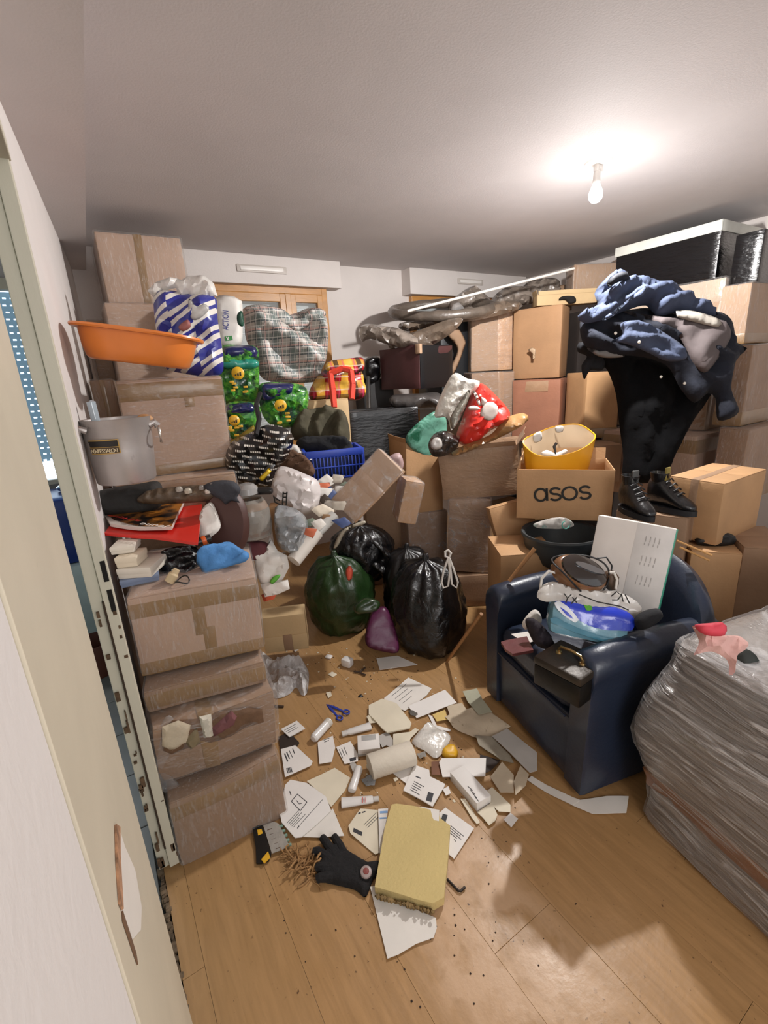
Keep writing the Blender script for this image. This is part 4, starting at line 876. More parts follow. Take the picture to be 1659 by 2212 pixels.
puff1('cardboard_scrap', 'creased strip of brown card across the dark box', 'card', [(965, 720), (985, 705), (1005, 735), (1000, 760), (985, 800), (974, 815), (970, 800), (988, 755)], Pl(986, 760, 3.30, 16), .012, CARD_D, res=.02, fold=.2)
puff1('black_bag', 'black sack between the red tartan bag and burgundy case', 'bag', [(782, 785), (795, 772), (820, 772), (822, 815), (800, 830), (786, 820)], Pl(803, 800, 3.2, 10), .08, BLACKP, res=.03)
puff1('dark_bundle', 'dim dark bundle between the two suitcases', 'bundle', [(845, 855), (905, 850), (950, 850), (955, 880), (900, 885), (850, 880)], Pl(900, 868, 2.95, 0), .10, mt('dim_grey_film', '4A4644', .3, .2, 8, .4), res=.03)
g = G(); g.tube([C(797, 885, 3.05), C(795, 815, 3.12)], .018, 12); one('metal_pole', 'short upright steel pole behind the black suitcase', 'pole', g, mt('dull_steel', '6E6A66', .3, .2, metal=.8))
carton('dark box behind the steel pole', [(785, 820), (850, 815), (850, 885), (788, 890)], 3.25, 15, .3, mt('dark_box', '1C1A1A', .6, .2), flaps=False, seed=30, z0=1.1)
KD = 1.0
KD = 1.25
# ================================================================ the wall of boxes and bundles at right
DUSTF = film_mat('dusty_film', (1, 1, 1), .9, .30, .4, .2, .8, 14)
BROWNF = mt('dusty_brown_film', '6B5D50', .28, .25, 6, .7, 16, coat=.5, fold=1.2)
GREYF = mt('dusty_grey_film', '857A70', .25, .25, 6, .7, 16, coat=.5, fold=1.2)
# heap of film-wrapped bundles on the dark cases
puff1('wrapped_bundle', 'pale end of a film-wrapped roll jutting left over the burgundy case', 'bundle', [(775, 715), (790, 700), (830, 704), (868, 712), (905, 735), (880, 752), (840, 745), (800, 732), (782, 738)], Pl(840, 722, 2.86, -20), .07, GREYF, res=.024, fold=.5, fdir=-20, sharp=25, vor=.4)
puff1('wrapped_bundle', 'long dark film bundle draped across the burgundy case top', 'bundle', [(840, 735), (900, 715), (970, 690), (1000, 690), (975, 720), (920, 755), (905, 768), (850, 758)], Pl(910, 730, 2.92, 0), .06, BROWNF, res=.024, fold=.5, fdir=20, sharp=25, vor=.4)
puff1('wrapped_bundle', 'flattened brown bundle under the bicycle tyre', 'bundle', [(862, 700), (920, 685), (1000, 670), (1090, 650), (1125, 655), (1120, 668), (1040, 690), (960, 700), (880, 716)], Pl(980, 685, 3.05, 5), .06, BROWNF, res=.024, fold=.5, fdir=15, sharp=25, vor=.4)
ty = thing('bicycle_tyre', 'grey film-wrapped bicycle tyre lying on the bundles near the white pole', 'tyre', Matrix.Translation(C(955, 668, 3.12)))
g = G(); ax = R0 * 1.0; ay = (F0 * .7 + UP * .2); g.tube([ax * (.42 * cos(2 * pi * k / 40)) + ay * (.42 * sin(2 * pi * k / 40)) for k in range(40)], [.040 + .007 * nz((k * .7, 1, 2), 1) for k in range(40)], 12, True)
g.out('tyre_body', mt('dusty_rubber', '5E544B', .35, .25, 12, .5, 30, coat=.3), ty)
puff1('wrapped_bundle', 'grey clear-film hump behind the white pole, left of centre', 'bundle', [(968, 660), (985, 640), (1020, 618), (1040, 628), (1060, 650), (1058, 672), (1010, 678), (975, 676)], Pl(1015, 655, 3.30, 0), .10, GREYF, res=.024, fold=.5, sharp=25, vor=.4)
puff1('wrapped_bundle', 'second clear-film hump behind the white pole, farther right', 'bundle', [(1060, 650), (1090, 622), (1130, 618), (1160, 620), (1165, 650), (1120, 660), (1070, 664)], Pl(1115, 645, 3.35, 0), .10, GREYF, res=.024, fold=.5, sharp=25, vor=.4)
puff1('wrapped_bundle', 'third brownish film bundle behind the pole beside the loose box lid', 'bundle', [(1120, 640), (1140, 610), (1190, 600), (1210, 610), (1200, 640), (1150, 655)], Pl(1165, 630, 3.45, 0), .10, GREYF, res=.024, fold=.5, sharp=25, vor=.4)
puff1('loose_film', 'loose clear film hanging over the long bundle near the middle boxes', 'film', [(975, 668), (985, 650), (1002, 664), (1000, 682), (978, 686)], Pl(988, 670, 2.98, 0), .02, FILM_X, res=.016)
a, b = C(880, 672, 2.80), C(1240, 580, 3.02); g = G(); g.tube([a, b], .0095, 10)
one('pole', 'long thin white pole lying aslant on top of the bundles', 'pole', g, mt('white_tube', 'D8D2CA', .35, .03))
KD = 1.32
# the pair of tall box columns in the middle
carton('upper film-wrapped box with shiny corner left of the plain tall box', [(1016, 695), (1110, 668), (1110, 800), (1020, 806)], 3.05, 10, .2, CARD, z1=1.905, z0=1.545, tape=(('v', .62, .99),), tmat=mt('shiny_clear_tape', 'C09A78', .12, .15, 14, .9, 30, coat=.9), film=FILM, seed=40, bulge=.008)
carton('lower film-wrapped box under the shiny-cornered box', [(1018, 806), (1110, 797), (1108, 930), (1020, 930)], 3.05, 10, .2, CARD_D, z0=1.08, z1=1.53, tape=(('v', .62, .75),), tmat=TAPE_C, film=FILM, seed=41, bulge=.008)
m1, plm1, gm = carton('plain brown upper box with a small cream stain on its front', [(1110, 672), (1214, 664), (1210, 808), (1107, 802)], 2.96, -32, .22, mt('cardboard_tan', 'A57E5A', .72, .10, 5, .15, 60), z0=1.478, z1=1.905, seed=42, bulge=.004)
puff('glue_stain', [(1141, 756), (1150, 751), (1158, 756), (1156, 764), (1155, 776), (1150, 776), (1149, 764)], Pl(1150, 762, 2.955, -32), .004, mt('cream_glue', 'C3A687', .5), m1, res=.01)
m2, _, _ = carton('lower plain box under the stained one, faint reddish front', [(1107, 804), (1210, 810), (1208, 925), (1107, 915)], 2.98, -32, .22, mt('reddish_cardboard', '9A6850', .72, .12, 5, .15, 60), z0=1.08, z1=1.468, seed=43, bulge=.005)
G().cub((-.14, -.0016, .42), (.10, .004, .505), .001).out('tape', TAPE_C, m2)
lf, _, _ = carton('shallow golden open box with torn handle hole on the stained box', [(1160, 640), (1290, 628), (1290, 660), (1160, 665)], 2.94, 0, .09, CARD_L, z0=1.922, open_={'front': (.03, 5), 'left': (.04, 12), 'right': (.04, 5)}, seed=44)
puff('handle_hole', [(1207, 648), (1215, 640), (1240, 640), (1244, 652), (1230, 656), (1222, 648)], Pl(1226, 648, 2.925, 0), .008, DARK, lf, res=.012)
carton('small box below the ceiling behind the clothes, film glinting at its edge', [(1238, 572), (1332, 552), (1336, 628), (1240, 640)], 3.05, 0, .14, CARD, z0=1.95, z1=2.17, tape=(('v', .0, .06),), film=FILM_V, seed=45, tmat=TAPE_C)
carton('narrow box beside the small ceiling box, tape down its edge', [(1334, 552), (1352, 550), (1352, 630), (1336, 630)], 3.02, 0, .12, CARD_D, z0=1.95, z1=2.19, film=FILM_V, seed=46)
carton('brown flap-lidded box left of the small ceiling box', [(1160, 622), (1238, 612), (1238, 642), (1162, 642)], 3.32, 0, .14, CARD_D, z0=1.93, seed=47)
# black glazed crates with white edging at the top right
def blackcrate(label, quad, d, yaw, depth, z0, z1, seed):
    o, pl, (W, Hh, um, v0) = carton(label, quad, d, yaw, depth, mt('gloss_black_panel', '0A0A0D', .2, .3, 5, .5, 16, coat=.4, stretch=(1, 1, 4)), z0=z0, z1=z1, flaps=False, name='packing_crate', cat='crate', seed=seed, bulge=.004)
    for (lo, hi) in (((-W / 2 - .008, -.008, Hh - .062), (W / 2 + .008, .0, Hh + .004)), ((-W / 2 - .008, -.008, Hh - .062), (-W / 2, depth * KD + .008, Hh + .004)), ((W / 2, -.008, Hh - .062), (W / 2 + .008, depth * KD + .008, Hh + .004))):
        G().cub(lo, hi, .002, .08).out('white_edge', mt('white_foam_edge', 'CFCFC6', .5, .06, 12), o)
    return o, W, Hh
bc1, W, Hh = blackcrate('big black crate edged in white on top of the tall wrapped carton', [(1552, 478), (1640, 486), (1640, 600), (1552, 612)], 2.45, 32, .56, 1.935, 2.20, 50)
G().cub((W / 2 - .05, -.012, Hh - .14), (W / 2 - .03, -.004, Hh - .05), .003).out('white_tag', mt('white_foam_edge', 'CFCFC6'), bc1)
carton('black crate at the right picture edge beside the white-edged crate', [(1645, 485), (1700, 490), (1700, 625), (1645, 622)], 2.26, 32, .12, mt('gloss_black_panel', '0D0D10'), z0=1.88, z1=2.11, flaps=False, name='packing_crate', cat='crate', seed=51)
# tall wrapped cartons behind the hanging clothes
carton('tall film-wrapped carton with wide clear tape behind the hanging clothes', [(1550, 600), (1622, 592), (1600, 905), (1540, 905)], 2.47, 32, .52, CARD, z0=1.17, z1=1.92, tape=(('h', .86, 1.0), ('v', .0, .12)), tmat=mt('milky_tape', 'B9A793', .25, .1, 10, .4, 30, coat=.6), film=FILM_V, film_gap=.012, seed=52, bulge=.008, flaps=False)
carton('lower wrapped carton beneath the tall one behind the clothes', [(1505, 905), (1592, 905), (1592, 990), (1505, 990)], 2.47, 32, .52, CARD_P, z0=.80, z1=1.16, tape=(('v', .55, .75), ('h', .75, .95)), film=FILM_V, film_gap=.012, seed=53)
for k, (a, b, lb) in enumerate(((628, 738, 'upper brown box at the right picture edge under the black crate'), (738, 893, 'middle brown box at the right picture edge'), (893, 1000, 'lower glossy brown box at the right picture edge'))):
    z = [(1.60, 1.865), (1.22, 1.59), (.85, 1.21)][k]
    carton(lb, [(1624, a), (1690, a), (1690, b), (1606, b)], 2.26, 32, .12, CARD_D if k else CARD, z0=z[0], z1=z[1], film=FILM_V, seed=54 + k, tape=(('h', .0, .18),))
# boxes behind and under the clothes
carton('leaning brown flap box beside the black hanging trousers', [(1278, 790), (1335, 790), (1340, 945), (1255, 905)], 2.72, 5, .25, CARD_O, z0=1.12, z1=1.50, tape=(('h', .0, .16),), seed=58, flaps=False)
carton('long brown box under the leaning flap box', [(1215, 912), (1345, 935), (1345, 1000), (1215, 1000)], 2.62, 5, .3, CARD_D, z0=.88, z1=1.10, seed=59)
carton('dark filler box added in the gap between the tall boxes and clothes', [(1246, 660), (1350, 650), (1350, 920), (1246, 920)], 3.12, 10, .3, mt('gap_filler_dark', '2A221E', .8, .2), z0=.0, z1=1.88, flaps=False, seed=63)  # added filler, its dark colour stands in for shade in the gap
KD = 1.27
# ---- hanging clothes
JACK = mt('navy_blue_jacket', '3D465C', .85, .15, 9, .25, 50); NAVY = mt('dark_navy_cloth', '141824', .9, .2, 9, .3, 50); LIN = mt('taupe_lining', '5A5151', .8, .08, 6, .15, 30); BLK2 = mt('black_trousers', '08080A', .95, .25, 7, .3, 40, spec=.2); ARM = mt('armrest_silver', '9A9590', .45, .08)
o = puff1('trousers', 'long black trousers hanging down in front of the boxes', 'trousers', [(1290, 770), (1340, 755), (1420, 770), (1480, 800), (1540, 830), (1525, 870), (1500, 905), (1470, 960), (1445, 1010), (1420, 1040), (1350, 1038), (1346, 980), (1338, 920), (1330, 850), (1312, 800)], Pl(1400, 880, 2.42, -10, 2), .085, BLK2, res=.03, fold=.35, fs=5, fdir=80, seed=2)
puff1('scarf', 'black sleeve strip hanging left beside the stained boxes', 'scarf', [(1250, 740), (1285, 745), (1312, 775), (1300, 800), (1275, 800), (1262, 820), (1256, 790), (1268, 770), (1248, 760)], Pl(1280, 770, 2.40, -5), .035, DKC, res=.02, fold=.4)
o = puff1('coat', 'dark navy coat with taupe lining draped over trousers at right', 'coat', [(1255, 690), (1300, 680), (1400, 665), (1480, 680), (1545, 672), (1580, 690), (1592, 740), (1614, 752), (1590, 780), (1580, 840), (1596, 890), (1552, 908), (1545, 860), (1528, 850), (1500, 870), (1470, 840), (1440, 790), (1380, 770), (1310, 765), (1262, 745)], Pl(1430, 765, 2.18, -10, 10), .07, NAVY, res=.026, fold=.7, fs=8, fdir=-30, seed=5, vor=.5)
puff('lining', [(1345, 672), (1375, 685), (1395, 690), (1420, 705), (1460, 720), (1480, 750), (1498, 785), (1520, 805), (1540, 790), (1578, 730), (1572, 700), (1555, 690), (1500, 680), (1450, 685), (1400, 680)], Pl(1470, 735, 2.09, -10, 12), .035, LIN, o, res=.022, fold=.5, fs=7, fdir=60, flat=.8)
puff('lining_band', [(1460, 672), (1500, 672), (1555, 690), (1552, 706), (1510, 698), (1462, 684)], Pl(1508, 688, 2.03, -10, 12), .015, mt('silver_lining', 'AAA49A', .4, .1, 14), o, res=.016)
o = puff1('jacket', 'slate-blue jacket with hood thrown on top of the navy coat', 'jacket', [(1248, 682), (1290, 660), (1284, 635), (1300, 610), (1322, 598), (1345, 596), (1362, 606), (1400, 612), (1440, 618), (1490, 640), (1545, 668), (1552, 680), (1500, 682), (1460, 676), (1420, 682), (1395, 660), (1350, 672), (1305, 690), (1262, 698)], Pl(1400, 645, 2.12, -8, 20), .075, JACK, res=.02, fold=.95, fs=11, fdir=28, seed=9, crumple=.3, vor=.4)
puff('hood_opening', [(1310, 612), (1328, 592), (1350, 590), (1362, 602), (1345, 606), (1330, 612), (1314, 620)], Pl(1335, 605, 2.02, -8, 20), .03, mt('blue_black_hood', '14161C', .8), o, res=.016)
puff('collar_flap', [(1300, 690), (1340, 660), (1395, 618), (1388, 640), (1360, 650), (1320, 686)], Pl(1345, 655, 1.99, -8, 20), .02, JACK, o, res=.016, fold=.4)
o = puff1('denim_shirt', 'blue denim shirt edge with studs between coat and trousers', 'shirt', [(1340, 700), (1370, 692), (1410, 705), (1450, 728), (1478, 750), (1482, 775), (1440, 780), (1400, 762), (1350, 742), (1320, 738), (1345, 722)], Pl(1400, 735, 2.02, -10, 12), .03, JACK, res=.016, fold=1.0, fs=14, fdir=-25, crumple=.3)
for k, (x, y, d_) in enumerate(((1330, 720, 2.06), (1381, 739, 1.985), (1428, 814, 2.16), (1479, 828, 2.07))):
    g = G(); g.lathe([(0, .004), (.007, .003), (.0085, -.001), (0, -.002)], 12, Pl(x, y, d_ - .03, -10).mat() @ Matrix.Rotation(pi / 2, 4, 'X'))
    par = [o, o, bpy.data.objects['trousers.001'], bpy.data.objects['coat']][k]
    for v in g.v: v.xyz = wm(par).inverted() @ v
    g.out('stud', mt('pale_stud', 'D6CFC2', .4, metal=.3), par)
puff1('cloth', 'pale grey cloth corner peeking left under the coat', 'cloth', [(1268, 752), (1300, 756), (1318, 740), (1330, 755), (1350, 770), (1300, 772)], Pl(1310, 760, 2.22, -5), .015, mt('grey_lining', '7C7A78', .7), res=.016)
KD = 1.0
KD = 1.25
# ================================================================ open boxes, sacks and cartons in the middle
ob, plo, g1 = carton('open wide box holding the red bag, wrapped in clear film', [(948, 992), (1130, 925), (1108, 1050), (960, 1090)], 2.36, -16, .34, CARD_W, z0=.92, z1=1.17, roll=6, open_={'front': (.03, 25), 'right': (.08, 40)}, film=None, seed=70, bulge=.010)
oa, _, _ = carton('open box with green liner left of the red-bag box', [(872, 930), (948, 985), (960, 1080), (882, 1050)], 2.56, 18, .30, CARD_O, z0=.80, z1=1.20, open_={'left': (.03, 5), 'back': (.03, 5)}, seed=71, bulge=.012)
puff1('liner', 'mint and dark green plastic liner standing in the left open box', 'liner', [(876, 950), (890, 925), (935, 890), (960, 895), (965, 935), (945, 975), (950, 1010), (930, 998), (895, 975)], Pl(925, 945, 2.52, 25, -10), .012, mt('mint_green_plastic', '6FA995', .3, .3, 5, .2, 14, coat=.3, dirt='1E5A42', dirt_s=6, dirt_t=.5), res=.02, fold=.3)
o = puff1('carrier_bag', 'bright red carrier bag with pale flower print in the open box', 'bag', [(985, 945), (1000, 900), (1020, 850), (1040, 828), (1075, 858), (1102, 892), (1090, 915), (1060, 930), (1030, 955), (1000, 962)], Pl(1045, 900, 2.30, -5, 5), .085, mt('red_carrier', 'D8332A', .35, .08, 5, .35, 20, coat=.3), res=.02, fold=.35, fs=9, fdir=40, seed=4, sharp=40)
FLW = mt('pale_print', 'D9CBC2', .45)
for px in ([(1038, 888), (1048, 872), (1062, 868), (1075, 878), (1074, 896), (1062, 908), (1046, 906), (1038, 898)], [(1010, 880), (1025, 876), (1038, 882), (1034, 886), (1014, 886)], [(1022, 845), (1030, 850), (1040, 878), (1034, 876)], [(1040, 858), (1052, 866), (1044, 880), (1040, 874)]):
    cx = sum(p[0] for p in px) / len(px); cy = sum(p[1] for p in px) / len(px); puff('flower_print', px, Pl(cx, cy, 2.188, -5, 5), .006, FLW, o, res=.012, vor=0)
o = puff1('silver_packet', 'white and silver foil packet tucked against the red bag', 'packet', [(938, 896), (976, 810), (1010, 818), (1036, 824), (1030, 840), (1010, 862), (985, 905), (975, 930), (965, 902)], Pl(985, 865, 2.24, -5, 5), .03, mt('silver_white_foil', 'D6D2C8', .18, .12, 9, .8, 18, metal=.25, coat=.6), res=.018, fold=.4, sharp=35)
puff('dark_side', [(972, 905), (985, 880), (1012, 842), (1012, 862), (990, 912), (978, 928)], Pl(992, 885, 2.19, -5, 5), .012, mt('foil_grey', '8B877C', .2, .2, 12, .6, 18, metal=.4), o, res=.014)
puff1('rolled_paper', 'brown kraft paper roll lying along the red-bag box rim', 'paper', [(975, 978), (1010, 958), (1060, 938), (1090, 905), (1130, 892), (1142, 905), (1120, 925), (1080, 945), (1030, 968), (985, 985)], Pl(1060, 940, 2.27, -8), .045, mt('kraft_film', 'A37B4E', .3, .2, 10, .5, 20, coat=.4), res=.018, fold=.4, fdir=25, sharp=40)
puff1('crumpled_bag', 'dark speckled plastic scrunched between green liner and brown roll', 'bag', [(925, 962), (935, 940), (955, 930), (975, 935), (992, 950), (985, 970), (960, 985), (935, 985)], Pl(957, 960, 2.30, 0, 10), .04, mt('speckled_dark_film', '3A3330', .25, .5, 26, .6, 26, coat=.5), res=.013, fold=.5, crumple=.5, sharp=35)
puff1('white_tape_roll', 'white and grey taped lump beside the green liner', 'lump', [(930, 955), (940, 945), (952, 948), (955, 965), (942, 972), (932, 968)], Pl(942, 958, 2.22, 0, 10), .02, mt('white_grey_film', 'BDB8B2', .3, .2, 20, coat=.3), res=.011)
KD = 1.15
# asos box with yellow bag
bx, pla, (W, Hh, um, v0) = carton('brown shipping box lettered asos in black, open top', [(1106, 1010), (1336, 988), (1318, 1108), (1126, 1117)], 2.10, -18, .30, CARD_O, z0=.865, z1=1.10, open_={'back': (.06, 10), 'left': (.05, -20)}, seed=75, bulge=.003)
def arc(cx, cy, rx, ry, a0, a1, n=22): return [(cx + rx * cos(radians(a0 + (a1 - a0) * k / n)), cy + ry * sin(radians(a0 + (a1 - a0) * k / n))) for k in range(n + 1)]
pp = Pl(0, 0, 0, -18, at=pla.O + pla.N * .002); A, B = pp.uv(1155, 1083), pp.uv(1279, 1077); L = B - A; ll = L.length; hh_ = .058 * ll / .24; ex = L.normalized(); ey = Vector((-ex.y, ex.x))
tr_ = lambda pts: [A + ex * (x * ll) + ey * (y * hh_) for x, y in pts]
wd = ll * .042
sshape = lambda c: arc(c, .74, .085, .24, 20, 90, 6) + arc(c, .74, .085, .24, 90, 250, 10)[1:] + [(c + .01, .5)] + arc(c, .26, .088, .24, 70, -90, 10) + arc(c, .26, .088, .24, -90, -160, 6)[1:]
strokes('asos_lettering', [tr_(arc(.115, .5, .105, .48, 0, 360, 28)), tr_([(.225, 1.0), (.225, .0)]), tr_(sshape(.375)), tr_(arc(.62, .5, .125, .49, 0, 360, 28)), tr_(sshape(.885))], pp, BLK, bx, wd, .001)
# yellow bag standing in it, open like a paper sack
yb = thing('paper_sack', 'open bright yellow bag standing in the asos box, white inside', 'bag', Matrix.Translation(C(1215, 1035, 2.27)))
YB = mt('yellow_sack', 'E0A21E', .35, .06, 4, .15, 12, coat=.2); YI = mt('sack_inside', 'CDB596', .6, .05)
rim = [(1130, 952), (1170, 932), (1200, 922), (1250, 918), (1280, 935), (1286, 950), (1250, 975), (1200, 988), (1160, 985), (1140, 972)]
ds = [2.22, 2.30, 2.34, 2.36, 2.34, 2.26, 2.19, 2.17, 2.17, 2.19]
top = local(yb, [C(x, y, d) for (x, y), d in zip(rim, ds)]); c0 = sum(top, Vector()) / len(top)
bot = [Vector((c0.x + (p.x - c0.x) * .8, c0.y + (p.y - c0.y) * .8, -.03)) for p in top]
def loop_interp(P_, n=40):
    out = []; m = len(P_)
    for k in range(n):
        x = k / n * m; i = int(x); f = x - i; p0, p1, p2, p3 = P_[i - 1], P_[i], P_[(i + 1) % m], P_[(i + 2) % m]
        out.append(.5 * ((2 * p1) + (p2 - p0) * f + (2 * p0 - 5 * p1 + 4 * p2 - p3) * f * f + (3 * p1 - p0 - 3 * p2 + p3) * f ** 3))
    return out
T_, B_ = loop_interp(top), loop_interp(bot)
rr = [[b.lerp(t_, q) + Vector((nz(b.lerp(t_, q), 16, 2), nz(b.lerp(t_, q), 16, 3), 0)) * .006 for t_, b in zip(T_, B_)] for q in (0, .25, .5, .75, .9, 1)]
rings('outside', rr, YB, yb)
ri = [[p + (Vector((c0.x, c0.y, p.z)) - p) * .035 for p in r_] for r_ in rr]
rings('inside', ri[::-1], YI, yb, False, True)
rings('rim_edge', [rr[-1], [p + Vector((0, 0, .006)) for p in rr[-1]], [p + Vector((0, 0, .006)) for p in ri[-1]], ri[-1]], YB, yb, False)
for px, d in (([(1152, 940), (1168, 932), (1170, 950), (1154, 956)], 2.25), ([(1200, 922), (1216, 920), (1216, 932), (1202, 934)], 2.33)):
    puff('tape_piece', px, Pl(px[0][0], px[0][1], d, 0), .003, mt('white_sticker', 'CFCBC6', .3, coat=.3), yb, res=.012)
g = G(); g.tube([C(1196, 1000, 2.25), C(1200, 975, 2.25), C(1197, 965, 2.25), C(1202, 957, 2.25)], [.006, .006, .009, .008], 10)
one('brush', 'small dark brush handle upright inside the yellow bag', 'brush', g, mt('dark_handle', '2A2522', .4))
puff1('paper', 'white paper slip inside the yellow bag', 'paper', [(1168, 982), (1180, 972), (1200, 978), (1222, 970), (1228, 975), (1200, 990)], Pl(1198, 980, 2.25, 0, 20), .006, PAPER, res=.012)
# grey round tub with used masks under the asos box
tc_ = C(1210, 1190, 2.12); tc_.z = .56
tub = thing('round_tub', 'dark grey round plastic tub under the asos box', 'tub', Matrix.Translation(tc_)); TUB = mt('charcoal_plastic', '33383A', .5, .08, 6, .05)
G().lathe([(0, 0), (.13, .0), (.155, .02), (.185, .10), (.192, .16), (.187, .165), (.180, .16), (.172, .10), (.145, .03), (0, .02)], 48).out('body', TUB, tub)
G().lathe([(.187, .140), (.198, .145), (.202, .158), (.198, .168), (.187, .166)], 48, cap=False).out('rim', TUB, tub)
o = puff1('face_mask', 'crumpled pale masks heaped in the grey tub', 'mask', [(1152, 1132), (1180, 1122), (1200, 1118), (1226, 1120), (1240, 1135), (1215, 1142), (1185, 1142), (1160, 1140)], Pl(1195, 1130, 2.0, 0, 40), .02, mt('pale_mask', 'A9A49E', .7, .2, 20, dirt='5F8A84', dirt_s=14, dirt_t=.55), res=.012, fold=.5, sharp=35)
g = G(); q = local(o, [C(1222 + 8 * cos(k * .5), 1134 + 8 * sin(k * .5), 1.95) for k in range(10)]); g.tube(q, .003, 6); g.out('ear_loop', mt('teal_elastic', '5FB0A0', .6), o)
KD = 1.25
# cartons under the open boxes
carton('crumpled film-wrapped box below the red-bag box', [(962, 1078), (1060, 1068), (1058, 1170), (972, 1170)], 2.44, -12, .30, CARD_W, z0=.50, z1=.905, film=FILM_X, film_gap=.01, seed=80, bulge=.02)
carton('plain box below the crumpled one, seen above the black sack', [(968, 1170), (1065, 1165), (1065, 1250), (975, 1250)], 2.46, 0, .30, CARD_D, z0=.0, z1=.49, seed=81, bulge=.012)
carton('tall brown box column below the green-liner box', [(880, 1060), (965, 1070), (968, 1250), (885, 1240)], 2.66, 14, .26, CARD_D, z0=.0, z1=.785, film=FILM_X, seed=82, bulge=.014)
KD = 1.0
carton('leaning flat carton with a curled pale edge under the asos box', [(1060, 1100), (1140, 1080), (1185, 1205), (1095, 1250)], 2.66, 0, .10, CARD_O, tilt=12, roll=12, seed=83, bulge=.012)
carton('small carton behind the chair arm under the grey tub', [(1075, 1190), (1210, 1180), (1200, 1260), (1085, 1280)], 2.36, 0, .30, CARD_O, z0=.0, z1=.64, seed=84)
for k, (px, d, lb) in enumerate((((1100, 1255, 1155, 1185), 2.10, 'short wooden stick between the leaning carton and the chair arm'), ((972, 1418, 1040, 1326), 2.30, 'wooden stick leaning between the big black sack and armchair'))):
    g = G(); a, b = (Z(966, 1428, .009) if k else C(px[0], px[1], d)), C(px[2], px[3], d - .03); g.tube([a, b], [.0085, .0095], 10); one('wooden_stick', lb, 'stick', g, mt('stick_wood', 'A2754A', .5, .15, 20))
# flattened carton in front of the sack
fl_ = thing('flattened_box', 'low pale carton beside the dark green sack', 'box', Pl(615, 1350, 2.58, 8, -6).mat(0, -.175, 0))
G().cub((-.125, 0, 0), (.115, .10, .235), .004, .05).out('body', CARD_L, fl_)
G().cub((-.126, -.004, .0), (-.02, .002, .105), .002).out('lower_panel', CARD_L, fl_); G().cub((.03, -.004, .0), (.116, .002, .105), .002).out('lower_panel', CARD_L, fl_)
G().cub((-.02, -.0025, .0), (.03, .002, .108), .002).out('tape', CARD_D, fl_)
# ---- refuse sacks
GRN = mt('dark_green_sack', '1F3518', .32, .2, 5, .4, 10, coat=.2, fold=1.2, bdist=.02)
def sack(label, base, rx, ry, h, mat, neck=.5, seed=1, lean=(0, 0), name='refuse_sack', fmt=1.0):
    """a full sack: sagging round body whose film gathers in pleats to a knot"""
    o = thing(name, label, 'sack', Matrix.Translation(base)); prof = []; n = 26; seg = 64; vs, fs = [], []
    for i in range(n + 1):
        s_ = i / n
        r_ = (sin(pi * min(1, .10 + .98 * s_ ** .9)) ** .55) if s_ < .86 else None
        r_ = max(.05, (1 - abs(2 * s_ * .93 - .78) ** 2.6 * .95)) ** .6 if s_ < .9 else .06 + .5 * (1 - s_)
        if s_ < .06: r_ = .62 + 4 * s_
        for k in range(seg):
            a = 2 * pi * k / seg; d_ = Vector((cos(a), sin(a), s_ * 1.4))
            pleat = 1 + (.05 + .14 * max(0, s_ - .45)) * sin(a * 13 + 5 * nz((cos(a), sin(a), s_), 1.3, seed)) * max(0, s_ - .25)
            lump = 1 + .16 * nz(d_, 1.5, seed) + .09 * rdg(d_, 2.7, seed + 2) + .035 * rdg(d_, 6, seed + 4) + .018 * rdg(d_, 13, seed + 7)
            rr_ = r_ * lump * pleat
            vs.append((cos(a) * rx * rr_ + lean[0] * s_, sin(a) * ry * rr_ + lean[1] * s_, h * (s_ + .04 * nz(d_, 2.2, seed + 9) * (0 < i < n)) ))
    for i in range(n):
        for k in range(seg): fs.append((i * seg + k, i * seg + (k + 1) % seg, (i + 1) * seg + (k + 1) % seg, (i + 1) * seg + k))
    fs.append(tuple(reversed(range(seg)))); fs.append(tuple(n * seg + k for k in range(seg)))
    zmin = min(v[2] for v in vs); vs = [(x, y, z - zmin) for x, y, z in vs]
    mesh('body', vs, fs, mat, o); return o
s1 = sack('dark green full refuse sack beside the pale carton', Z(738, 1372) + F0 * .12, .195, .19, .53, GRN, seed=3, lean=(-.02, .0))
puff('orange_tie', [(748, 1228), (756, 1222), (762, 1232), (760, 1250), (752, 1254), (747, 1242)], Pl(754, 1238, 2.42, 0), .016, mt('coral_tie', 'E0604A', .45), s1, res=.012)
puff('loose_film_flap', [(765, 1310), (790, 1290), (820, 1300), (815, 1318), (790, 1325), (770, 1325)], Pl(792, 1308, 2.40, 10, 30), .03, GRN, s1, res=.015, fold=.6, fs=20)
s2 = sack('big black refuse sack with white drawstring, nearest the armchair', Z(935, 1425) + F0 * .15, .205, .20, .56, BLACKP, seed=7, lean=(.03, .06))
q = local(s2, [C(x, y, 2.42) for x, y in ((962, 1192), (968, 1188), (974, 1195), (970, 1205), (962, 1202))]); g = G(); g.tube(q, .007, 8, True)
for L in ([(968, 1205), (958, 1235), (954, 1258), (958, 1270), (968, 1266), (972, 1235), (968, 1208)], [(970, 1205), (974, 1235), (976, 1262), (986, 1270), (989, 1258), (980, 1230), (971, 1206)]): g.tube(local(s2, [C(x, y, 2.38) for x, y in L]), .0055, 8)
g.out('drawstring', mt('white_drawstring', 'CBC5BE', .5), s2)
s3 = sack('crumpled glossy black sack piled behind the green one', C(790, 1300, 3.22), .20, .18, .42, BLACKP, seed=11, lean=(-.03, -.05))
s3.location.z = .24
puff('gathered_neck', [(712, 1178), (730, 1150), (765, 1145), (800, 1152), (840, 1185), (852, 1225), (830, 1245), (800, 1230), (760, 1235), (745, 1205), (718, 1200)], Pl(780, 1190, 3.0, 0, 15), .08, BLACKP, s3, res=.02, fold=.6, fs=9, fdir=-50, crumple=.25)
